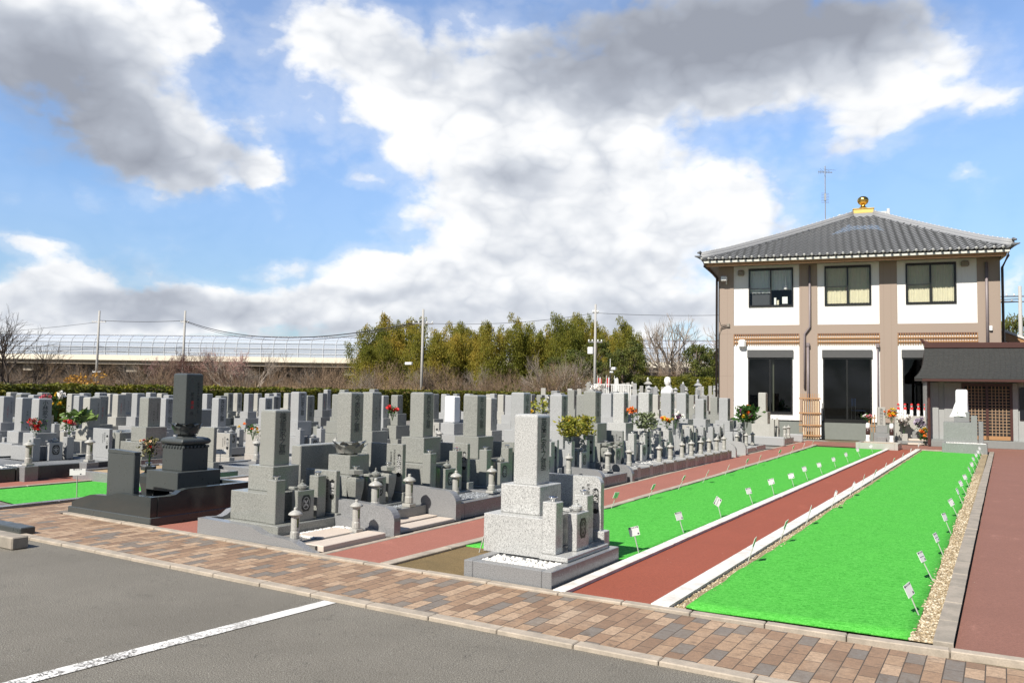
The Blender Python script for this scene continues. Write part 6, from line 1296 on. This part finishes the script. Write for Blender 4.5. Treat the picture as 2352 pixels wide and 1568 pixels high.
for i, (x, y, z) in enumerate(shr):
    t = thing('bare_shrub', 'bare brown shrub beyond the hedge, %s' % ('among the tangled brush below the noise barrier' if i < 36 else 'at the foot of the bamboo grove'), 'shrub', (x, y, 0), i * 1.3, 'bare shrubs below the noise barrier' if i < 36 else 'bare shrubs at the foot of the grove', (z * .85, z * .85, z * 1.1))
    link('branches', SHV[i % 5][0], t)
PLV = bare_variant(350, TWIGR, .6, 5, .22, 7, .009, .6, BUDS, .66)
for i, ((x, y), z) in enumerate([([-37.58, 28.83], 3.6), ([-36.77, 29.32], 3.85), ([-35.5, 29.93], 3.6), ([-38.6, 28.2], 3.3)]):
    t = thing('plum_tree', ['reddish budding plum tree left of the black gravestone top', 'tallest reddish budding plum tree behind the black gravestone', 'reddish budding plum tree right of the black gravestone top', 'lower reddish plum tree at the left of the budding group'][i], 'tree', (x, y, 0), i * 1.1, 'budding plum trees beyond the hedge', (z * .8, z * .8, z)); link('branches', PLV[0], t); link('buds', PLV[1], t)
TRV = [bare_variant(400 + i, [BARKD, TWIGG, BARKD][i], .62, 6, .30, 3, .030, .5, None, .70) for i in range(3)]
TRV.append(bare_variant(411, TWIGG, .60, 6, .30, 3, .050, .5, None, .70))
BARE = [([-35.59, 18.34], 5.0, 1.0), ([-35.26, 25.55], 3.1, .6), ([-33.55, 28.92], 3.9, .8), ([-35.4, 48.84], 3.5, 1.0), ([-40.15, 40.14], 4.1, .9), ([-33.27, 94.86], 11.3, .75), ([-30.2, 96.24], 10.4, .8), ([-29.61, 54.32], 4.9, .6), ([-29.54, 57.56], 5.0, .6), ([-33.05, 85.31], 7.2, .5), ([-32.73, 52.78], 3.3, 1.), ([-36.6, 16.2], 4.2, .9)]
bl_ = ['large bare tree at the left edge in front of the noise barrier', 'small bare tree stump with upright shoots left of the black gravestone', 'pale bare tree right of the black gravestone with forked limbs', 'dark bare tree at the foot of the near pole', 'bare tree silhouetted on the white parapet left of the grove', 'large spreading bare tree above the evergreens left of the hall', 'bare tree top touching the hall corner', 'thin pale bare tree in front of the golden bamboo', 'thin bare tree left of the street camera post', 'bare tree in the gap before the noise barrier', 'low dark bare tree in the middle of the brush', 'bare tree cut by the left edge of the picture']
for i, (((x, y), z, r), lab) in enumerate(zip(BARE, bl_)):
    t = thing('bare_tree', lab, 'tree', (x, y, 0), i * 1.9, 'bare trees beyond the hedge', (z * r, z * r, z)); link('branches', TRV[(0, 0, 1, 2, 2, 3, 3, 1, 1, 1, 2, 0)[i]][0], t)
ORL = leafm('orange autumn leaves', (.20, .10, .02), (.40, .20, .03), (.60, .32, .05), 3)
t = thing('orange_bush', 'orange leaved bush at the foot of the large bare tree on the left', 'bush', (-34.2, 20.6, 0)); b = MB(); rr = random.Random(4)
for k in range(16): leafcloud(b, rr, Vector((rr.uniform(-1.1, 1.1), rr.uniform(-.6, .6), rr.uniform(1.0, 2.0))), .3, .15, 40, .10, .035, ORL)
link('foliage', b.mesh('foliage', False, False), t); b = MB(); b.tube([(0, 0, 0), (0, 0, 1.4)], .03, BARK, 5, .01); obj('stem', b, t)
REED = mat('dry reeds', (.42, .29, .14), .9)
b = MB(); rr = random.Random(6)
for k in range(2600):
    u = rr.random(); x = -33.0 + 4.2 * u + rr.gauss(0, .4); y = 28.5 + 9 * u + rr.gauss(0, .6); h = rr.uniform(1.1, 1.95); a = rr.uniform(0, 6.3); d = Vector((math.cos(a) * .03, math.sin(a) * .03, 0)); tp = Vector((x + rr.gauss(0, .2), y + rr.gauss(0, .2), h)); b.add([Vector((x, y, 0)) - d, Vector((x, y, 0)) + d, tp], [(0, 1, 2)], REED)
stuff(link('dry_reeds', b.mesh('dry_reeds', False, False)))
# low scrub filling the ground beyond the hedge
SCRUB = leafm('brown scrub', (.07, .055, .03), (.16, .115, .06), (.21, .16, .09), 1.2, .1)
b = MB(); rr = random.Random(8)
for k in range(1500):
    u = rr.random(); v = rr.random(); x = -60 + 31 * v; y = 14 + 70 * u
    if x > -28.6 or (x > -31 and y < 14): continue
    leafcloud(b, rr, Vector((x, y, rr.uniform(.2, 1.3))), .8, .5, 26, .22, .035, SCRUB, .0)
stuff(link('scrub', b.mesh('scrub', False, False)))
t = thing('golden_bush', 'low golden bush just above the hedge left of the street camera post', 'bush', (-29.4, 48.5, 0)); b = MB()
for k in range(8): leafcloud(b, rr, Vector((rr.uniform(-.6, .6), rr.uniform(-.6, .6), rr.uniform(1.1, 1.9))), .3, .2, 60, .1, .035, HEDG)
link('foliage', b.mesh('foliage', False, False), t); b = MB(); b.tube([(0, 0, 0), (0, 0, 1.4)], .03, BARK, 5, .01); obj('stem', b, t)
# ---------------------------------------------------------------- elevated motorway with arched noise barrier
hw = [Vector(p) for p in ((-255.4, 87.24, 0), (-211.22, 106.78, 0), (-127.14, 143.28, 0), (-51.21, 176.58, 0), (20, 208, 0))]
mw = thing('elevated_motorway', 'elevated motorway with a curved translucent noise barrier and a pale concrete parapet', 'motorway', (0, 0, 0))
def along(step):
    out = []
    for a, c in zip(hw[:-1], hw[1:]):
        L = (c - a).length; n = int(L / step); d = (c - a).normalized(); nrm = Vector((d.y, -d.x, 0))
        for i in range(n): out.append((a + d * (i * L / n), nrm, d))
    out.append((hw[-1], nrm, d)); return out
AL = along(3.0)
arc = [(0.0, 8.5), (0.0, 10.6), (-.25, 11.8), (-.8, 12.7), (-1.6, 13.25), (-2.5, 13.5)]
b = MB()
for (p, n, d), (p2, n2, d2) in zip(AL[:-1], AL[1:]):
    for (o1, z1), (o2, z2) in zip(arc[:-1], arc[1:]): b.add([p + n * o1 + Vector((0, 0, z1)), p2 + n2 * o1 + Vector((0, 0, z1)), p2 + n2 * o2 + Vector((0, 0, z2)), p + n * o2 + Vector((0, 0, z2))], [(0, 1, 2, 3)], BARRIER)
link('barrier_panels', b.mesh('barrier_panels', False, False), mw)
FRM = mat('barrier frame', (.72, .74, .77), .4, .5, .3)
b = MB()
for p, n, d in AL: b.tube([p + n * (o + .05) + Vector((0, 0, z)) for o, z in [(0, 8.2)] + arc], .10, FRM, 4)
for o, z in ((0, 9.4), (.02, 10.6), (-.2, 11.8), (-.8, 12.7), (-2.5, 13.5)):
    for (p, n, d), (p2, n2, d2) in zip(AL[:-1], AL[1:]): b.tube([p + n * (o + .06) + Vector((0, 0, z)), p2 + n2 * (o + .06) + Vector((0, 0, z))], .075 if z < 13 else .13, FRM if z < 13 else ALU, 4)
obj('barrier_ribs', b, mw)
b = MB()
for a, c in zip(hw[:-1], hw[1:]):
    d = (c - a).normalized(); n = Vector((d.y, -d.x, 0)); u = Vector((0, 0, 1))
    def slab(o0, o1, z0, z1, m): b.add([a + n * o0 + u * z0, c + n * o0 + u * z0, c + n * o1 + u * z0, a + n * o1 + u * z0, a + n * o0 + u * z1, c + n * o0 + u * z1, c + n * o1 + u * z1, a + n * o1 + u * z1], [(0, 1, 2, 3), (4, 7, 6, 5), (0, 4, 5, 1), (3, 2, 6, 7), (1, 5, 6, 2), (0, 3, 7, 4)], m)
    slab(-.3, .4, 7.35, 8.55, PARAP)
obj('parapet', b, mw)
b = MB()
for a, c in zip(hw[:-1], hw[1:]):
    d = (c - a).normalized(); n = Vector((d.y, -d.x, 0)); u = Vector((0, 0, 1)); slab(-16, -.31, 6.4, 7.6, CONC_G)
    slab(-13.5, -2.5, 0, 5.6, mat('shaded underside', (.10, .095, .09), .9)) if False else None
for p, n, d in AL[::9]:
    q = p - n * 7; b.box(-1.4, 1.4, -5.5, 5.5, 4.6, 6.2, CONC_G, 0, Matrix.Translation(q) @ Matrix.Rotation(math.atan2(n.y, n.x) + PI / 2, 4, 'Z')); b.box(-1.1, 1.1, -1.6, 1.6, 0, 4.6, CONC_G, 0, Matrix.Translation(q) @ Matrix.Rotation(math.atan2(n.y, n.x) + PI / 2, 4, 'Z'))
obj('deck', b, mw)
b = MB()
for (p, n, d), (p2, n2, d2) in zip(AL[:-1], AL[1:]): b.add([p - n * 14 + Vector((0, 0, 7.6)), p2 - n2 * 14 + Vector((0, 0, 7.6)), p2 - n2 * 14 + Vector((0, 0, 12.2)), p - n * 14 + Vector((0, 0, 12.2))], [(0, 1, 2, 3)], BARRIER)
link('far_barrier', b.mesh('far_barrier', False, False), mw)
b = MB()
for a, c in zip(hw[:-1], hw[1:]):
    d = (c - a).normalized(); n = Vector((d.y, -d.x, 0)); u = Vector((0, 0, 1)); slab(-18, -17, 0, 7.0, mat('under deck shade grey', (.21, .19, .17), .9))  # added dark wall standing in for the shadowed space beneath the deck
obj('under_deck_shade', b, mw)
TRB = mat('blue truck body', (.05, .12, .33), .4)
q = Vector((-194, 114.2, 7.6)); d = (hw[2] - hw[1]).normalized(); tr = thing('blue_truck', 'long blue truck driving behind the noise barrier at the left', 'truck', q - Vector((d.y, -d.x, 0)) * 3, math.atan2(d.y, d.x))
b = MB(); b.box(-4, 5.5, -1.2, 1.2, 1.0, 3.4, TRB, .05); b.box(5.6, 7.2, -1.2, 1.2, 1.0, 3.2, mat('grey truck side', (.25, .27, .3)), .05); obj('cargo_box', b, tr); b = MB(); b.box(-6.6, -4.3, -1.2, 1.2, .8, 3.4, TRB, .15); obj('cab', b, tr)
b = MB(); 
for x in (-5.4, 2.5, 4.0): b.tube([(x, -1.2, .5), (x, 1.2, .5)], .5, MATS['black window frame'], 12)
obj('wheels', b, tr)
# ---------------------------------------------------------------- poles and wires
def pole(x, y, h, label, r=.17, arms=(), extra=None):
    t = thing('utility_pole', label, 'utility pole', (x, y, 0), 0, 'utility poles beyond the hedge'); b = MB(); b.tube([(0, 0, 0), (0, 0, h)], r, POLEC, 10, r * .7); obj('post', b, t, smooth=True)
    for z, L, a in arms: b = MB(); b.tube([(-L * math.cos(a), -L * math.sin(a), z), (L * math.cos(a), L * math.sin(a), z)], .05, ALU, 5); [b.lathe([(.04, 0), (.06, .06), (.04, .14)], 6, WHITE_P, q_ * L * math.cos(a), q_ * L * math.sin(a), z + .05) for q_ in (-.9, -.4, .4, .9)]; obj('cross_arm', b, t)
    if extra:
        b = MB()
        for (x0, x1, y0, y1, z0, z1) in extra: b.box(x0, x1, y0, y1, z0, z1, WHITE_P, .03)
        obj('fitting', b, t)
    return t
pole(-95.5, 59.46, 10.6, 'left one of the two distant poles before the noise barrier', .17, ((9.2, .9, .5), (3.0, .5, .5)))
pole(-84.68, 63.63, 10.6, 'right one of the two distant poles before the noise barrier', .17, ((9.2, .5, .5),))
pole(-35.47, 46.46, 7.35, 'pale pole standing close behind the hedge in front of the bamboo grove', .11, ((6.3, .75, .5),), ((-1.5, -.9, -.1, .1, 3.35, 3.55), ))
pole(-24.87, 52.83, 7.93, 'white and grey pole with a lamp among the gravestones before the grove', .11, ((7.3, .2, .5), (5.2, .5, .5)), ((-.55, -.15, -.12, .12, 4.35, 4.85),))
pole(1.31, 70.9, 10.07, 'pole with a crowded cross arm at the right edge behind the hall', .17, ((8.9, 1.4, .35), (9.3, 1.0, .35)), ((-1.9, -1.5, -.2, .2, 8.5, 9.0),))
def wire(a, c, sag, label, r=.02, n=14):
    b = MB(); a, c = Vector(a), Vector(c); b.tube([a.lerp(c, i / n) - Vector((0, 0, sag * 4 * (i / n) * (1 - i / n))) for i in range(n + 1)], r, WIRE, 4); o = obj('overhead_wire', b); tag(o, label, 'wire', 'overhead wires between the poles')
wire((-95.5, 59.46, 9.4), (-84.68, 63.63, 9.4), .15, 'upper wire between the two distant poles', .028)
wire((-84.68, 63.63, 9.4), (-35.47, 46.46, 6.5), 1.6, 'thick sagging wire from the right distant pole to the near pole', .04, 24)
wire((-84.68, 63.63, 9.3), (-35.47, 46.46, 6.4), 1.75, 'second sagging wire just under the thick one', .024, 24)
for k in range(3): wire((-95.5, 59.46, 6.2 - .25 * k), (-84.68, 63.63, 6.2 - .25 * k), .15, ['highest', 'middle', 'lowest'][k] + ' of the three lower wires between the two distant poles', .022)
wire((-95.5, 59.46, 9.2), (-120, 40, 6.5), .6, 'thin wire running left from the left distant pole', .02); wire((-95.5, 59.46, 6.0), (-120, 36, 4.2), .6, 'low wire running left from the left distant pole', .02)
wire((-35.47, 46.46, 6.35), (-24.87, 52.83, 7.3), .35, 'wire rising from the near pole to the second pole', .014, 20)
wire((-24.87, 52.83, 7.3), (-10, 62, 8.0), .35, 'wire from the second pole to the hall side', .014, 20)
for k in range(3): wire((1.31, 70.9, 9.3 - .2 * k), (-6, 66, 9.6 - .3 * k), .2, ['top', 'middle', 'bottom'][k] + ' wire between the hall and the pole at the right edge', .03)
# street camera post
cp = thing('camera_post', 'thin dark post with two white cameras before the evergreen trees', 'camera post', (-19.21 - 2.5, 46.88, 0)); cp.location = (-21.2, 47.3, 0)
b = MB(); b.tube([(0, 0, 0), (0, 0, 3.2)], .035, WIRE, 6); b.tube([(0, 0, 3.2), (0, 0, 3.75)], .02, WHITE_P, 5); obj('post', b, cp)
b = MB(); b.box(.12, .38, -.1, .1, 3.05, 3.22, WHITE_P, .02); b.tube([(0, 0, 3.1), (.15, 0, 3.05)], .02, WHITE_P, 4); obj('camera_housing', b, cp); b = MB(); b.box(0.0, .22, -.1, .06, 2.86, 2.96, WHITE_P, .02); obj('lamp_head', b, cp)
# ---------------------------------------------------------------- upper cemetery on its terrace
ct = Vector((-24.79, 48.21, 0)); du = (Vector((-14.87, 54.17, 0)) - ct).normalized(); dv = Vector((-du.y, du.x, 0)); an_ = math.atan2(du.y, du.x)
b = MB(); M = Matrix.Translation(ct + du * 1.2 + dv * 3) @ Matrix.Rotation(an_, 4, 'Z'); b.box(0, 16, 0, 17, -.1, 1.05, GRAVEL_D, 0, M); structure('terrace', b)
stone_w = mat('pale retaining wall', (.42, .40, .36), .8)
b = MB(); b.box(0, 16, -.15, -.001, 0, 1.12, stone_w, .01, M); tag(obj('retaining_wall', b), 'low pale retaining wall below the crowded upper cemetery', 'retaining wall')
rr = random.Random(77); UG = [G_BEIGE, G_LIGHT, G_BEIGE, G_GREY, G_BLUE]
def up_mesh(kind, m):
    b = MB()
    if kind == 0: b.box(-.26, .26, -.26, .26, 0, .28, m, .01); b.box(-.18, .18, -.18, .18, .28, .5, m, .01); b.box(-.115, .115, -.115, .115, .5, 1.12, m, .015)
    elif kind == 1:
        b.box(-.28, .28, -.28, .28, 0, .25, m, .01); b.box(-.17, .17, -.17, .17, .25, .62, m, .01); b.lathe([(.14, .62), (.17, .72), (.13, .84)], 12, m); b.lathe([(.10, .84), (.33, .90), (.30, .95), (.10, 1.06)], 4, m, rot=PI / 4); b.lathe([(.06, 1.06), (.09, 1.12), (.07, 1.2), (.02, 1.28)], 8, m)
    elif kind == 2: b.box(-.34, .34, -.2, .2, 0, .3, m, .01); b.box(-.26, .26, -.06, .06, .3, .95, m, .02)
    else: b.box(-.2, .2, -.2, .2, 0, .35, m, .01); b.lathe([(.12, .35), (.13, .6), (.16, .7), (.12, .85), (.09, .95)], 10, m); b.lathe([(.24, .95), (.10, 1.05), (.05, 1.15)], 6, m)
    return b.mesh('gravestone_small', False)
UM = {(k, m.name): up_mesh(k, m) for k in range(4) for m in UG}
kn = ['upright grave pillar', 'grave with a lantern roof', 'flat grave slab', 'rounded grave with a cap']
for rrow in range(5):
    for c_ in range(13):
        if rr.random() < .12: continue
        u = 1.9 + c_ * 1.12 + rr.uniform(-.25, .25) + .4 * (rrow % 2); v = 3.8 + rrow * 2.4 + rr.uniform(-.3, .3); p = ct + du * u + dv * v; kd = rr.choice((0, 0, 0, 1, 2, 3, 0)); m = rr.choice(UG); s = rr.uniform(.85, 1.12)
        if rrow == 4 and rr.random() < .45: kd = 1; s = 1.25
        o = link('gravestone', UM[(kd, m.name)], None, (p.x, p.y, 1.05), an_ + rr.uniform(-.1, .1) + PI * 0, (s, s, s * rr.uniform(.9, 1.2)))
        tag(o, 'tiny %s in %s on the upper terrace' % (kn[kd], {'pale beige granite': 'beige stone', 'light speckled granite': 'white stone', 'mid grey granite': 'dark grey stone', 'pale blue grey granite': 'bluish stone'}[m.name]), 'gravestone', 'small %s gravestones of kind %s on the upper terrace' % (m.name.split()[1], kn[kd]))
# a few far stones left of the terrace
for i, (x, y) in enumerate([(-22.6, 44.5), (-23.3, 47.2), (-22.0, 46.2), (-21.2, 45.2), (-20.5, 44.8), (-23.9, 43.5), (-19.6, 47.5)]):
    o = link('gravestone', UM[(0, G_BEIGE.name if i % 2 else G_LIGHT.name)], None, (x, y, 0), .4, (1.25, 1.25, 1.62)); tag(o, 'pale far gravestone by the white fence, %s of seven from the left' % ordn[i], 'gravestone', 'far gravestones by the white fence')
# white statue
WST = mat('white stone', (.80, .79, .76), .6)
st = thing('white_statue', 'tall white stone monk statue with a shaven head behind the blue grey gravestones', 'statue', (-15.82, 43.08, 0), -.55)
b = MB(); b.box(-.7, .7, -.7, .7, 0, .5, WST, .02); b.box(-.5, .5, -.5, .5, .5, .8, WST, .02); obj('pedestal', b, st)
b = MB(); b.lathe([(.42, .8), (.46, .9), (.40, 1.1), (.36, 1.4), (.37, 1.65), (.33, 1.85), (.22, 1.97), (.11, 2.03), (.09, 2.06)], 20, WST, sx=1, sy=.75); b.lathe([(.10, 1.3), (.13, 1.45), (.12, 1.7), (.06, 1.85)], 10, WST, -.3, -.1, 0); b.lathe([(.10, 1.3), (.13, 1.45), (.12, 1.7), (.06, 1.85)], 10, WST, .3, -.1, 0); b.lathe([(.05, 1.45), (.1, 1.5), (.08, 1.6), (.03, 1.64)], 8, WST, 0, -.3, 0); obj('robe', b, st, smooth=True)
b = MB(); b.lathe([(.08, 2.03), (.12, 2.08), (.165, 2.17), (.185, 2.30), (.175, 2.42), (.12, 2.51), (.04, 2.54)], 18, WST, 0, -.02, 0, .95, 1.05); b.lathe([(.01, 2.24), (.03, 2.25), (.02, 2.30), (.005, 2.33)], 6, WST, 0, -.205, 0); b.lathe([(.02, 2.2), (.035, 2.26), (.03, 2.34), (.01, 2.36)], 6, WST, -.18, 0, 0, .6); b.lathe([(.02, 2.2), (.035, 2.26), (.03, 2.34), (.01, 2.36)], 6, WST, .18, 0, 0, .6); obj('head', b, st, smooth=True)
t = thing('round_bush', 'small round clipped bush left of the white statue', 'bush', (-15.9, 41.3, 0)); b = MB()
for k in range(10): leafcloud(b, rr, Vector((rr.uniform(-.3, .3), rr.uniform(-.3, .3), rr.uniform(.9, 1.3))), .2, .14, 50, .06, .03, HEDG)
link('foliage', b.mesh('foliage', False, False), t); b = MB(); b.tube([(0, 0, 0), (0, 0, 1.0)], .03, BARK, 5); obj('stem', b, t)
# white fence and banners
t = thing('white_fence', 'white railing fence between the far gravestones and the red and white banners', 'fence', (-24.6, 52.2, 0), an_); b = MB()
for i in range(22): b.box(i * .12, i * .12 + .05, -.02, .02, 1.0, 2.15, WHITE_P)
b.box(-.05, 2.6, -.03, .03, 2.15, 2.22, WHITE_P); b.box(-.05, 2.6, -.03, .03, 1.0, 1.06, WHITE_P); 
for i in range(3): b.box(i * 1.27 - .02, i * 1.27 + .05, -.03, .03, 0, 1.0, WHITE_P)
obj('rails', b, t)
for i, (x, y) in enumerate([(-27.0, 57.9), (-26.4, 58.2), (-25.8, 58.4)]):
    t = thing('banner', ['left red and white banner near the taller hedge', 'middle red and white banner near the taller hedge', 'right pale banner near the taller hedge'][i], 'banner', (x, y, 0), .5, 'upright banners before the grove'); b = MB(); b.tube([(0, 0, 0), (0, 0, 2.95)], .02, WHITE_P, 5); obj('post', b, t)
    b = MB(); b.add([(.0, 0, 1.6), (.26, .08, 1.75), (.32, .02, 2.2), (.28, 0, 2.7), (0, 0, 2.75)], [(0, 1, 2, 3, 4)], [REDC, REDC, WHITE_P][i]); b.add([(.12, -.01, 1.7), (.2, .03, 1.7), (.24, .0, 2.8), (.14, -.02, 2.8)], [(0, 1, 2, 3)], WHITE_P); fl = link('cloth', b.mesh('cloth', False, False), t); md = fl.modifiers.new('s', 'SOLIDIFY'); md.thickness = .008
# parking sign like low structures and building seen in the gap
t = thing('far_building', 'pale low building glimpsed through the gap left of the hall', 'building', (-37.5, 108, 0), .54); b = MB(); b.box(0, 9, 0, 6, 0, 3.2, PARAP, .02); obj('wall', b, t); b = MB(); b.box(5.5, 8.5, -.05, -.01, 1.2, 2.3, mat('blue awning', (.08, .1, .3))); obj('awning', b, t); b = MB(); b.box(-.3, 9.3, -.3, 6.3, 3.2, 3.4, BOXG); obj('roof', b, t)

t = thing('bare_tree', 'bare tree outside the left edge casting branch shadows on the pavers', 'tree', (-12.3, 4.3, 0), .4, None, (1.5, 1.5, 1.9)); link('branches', TRV[1][0], t)
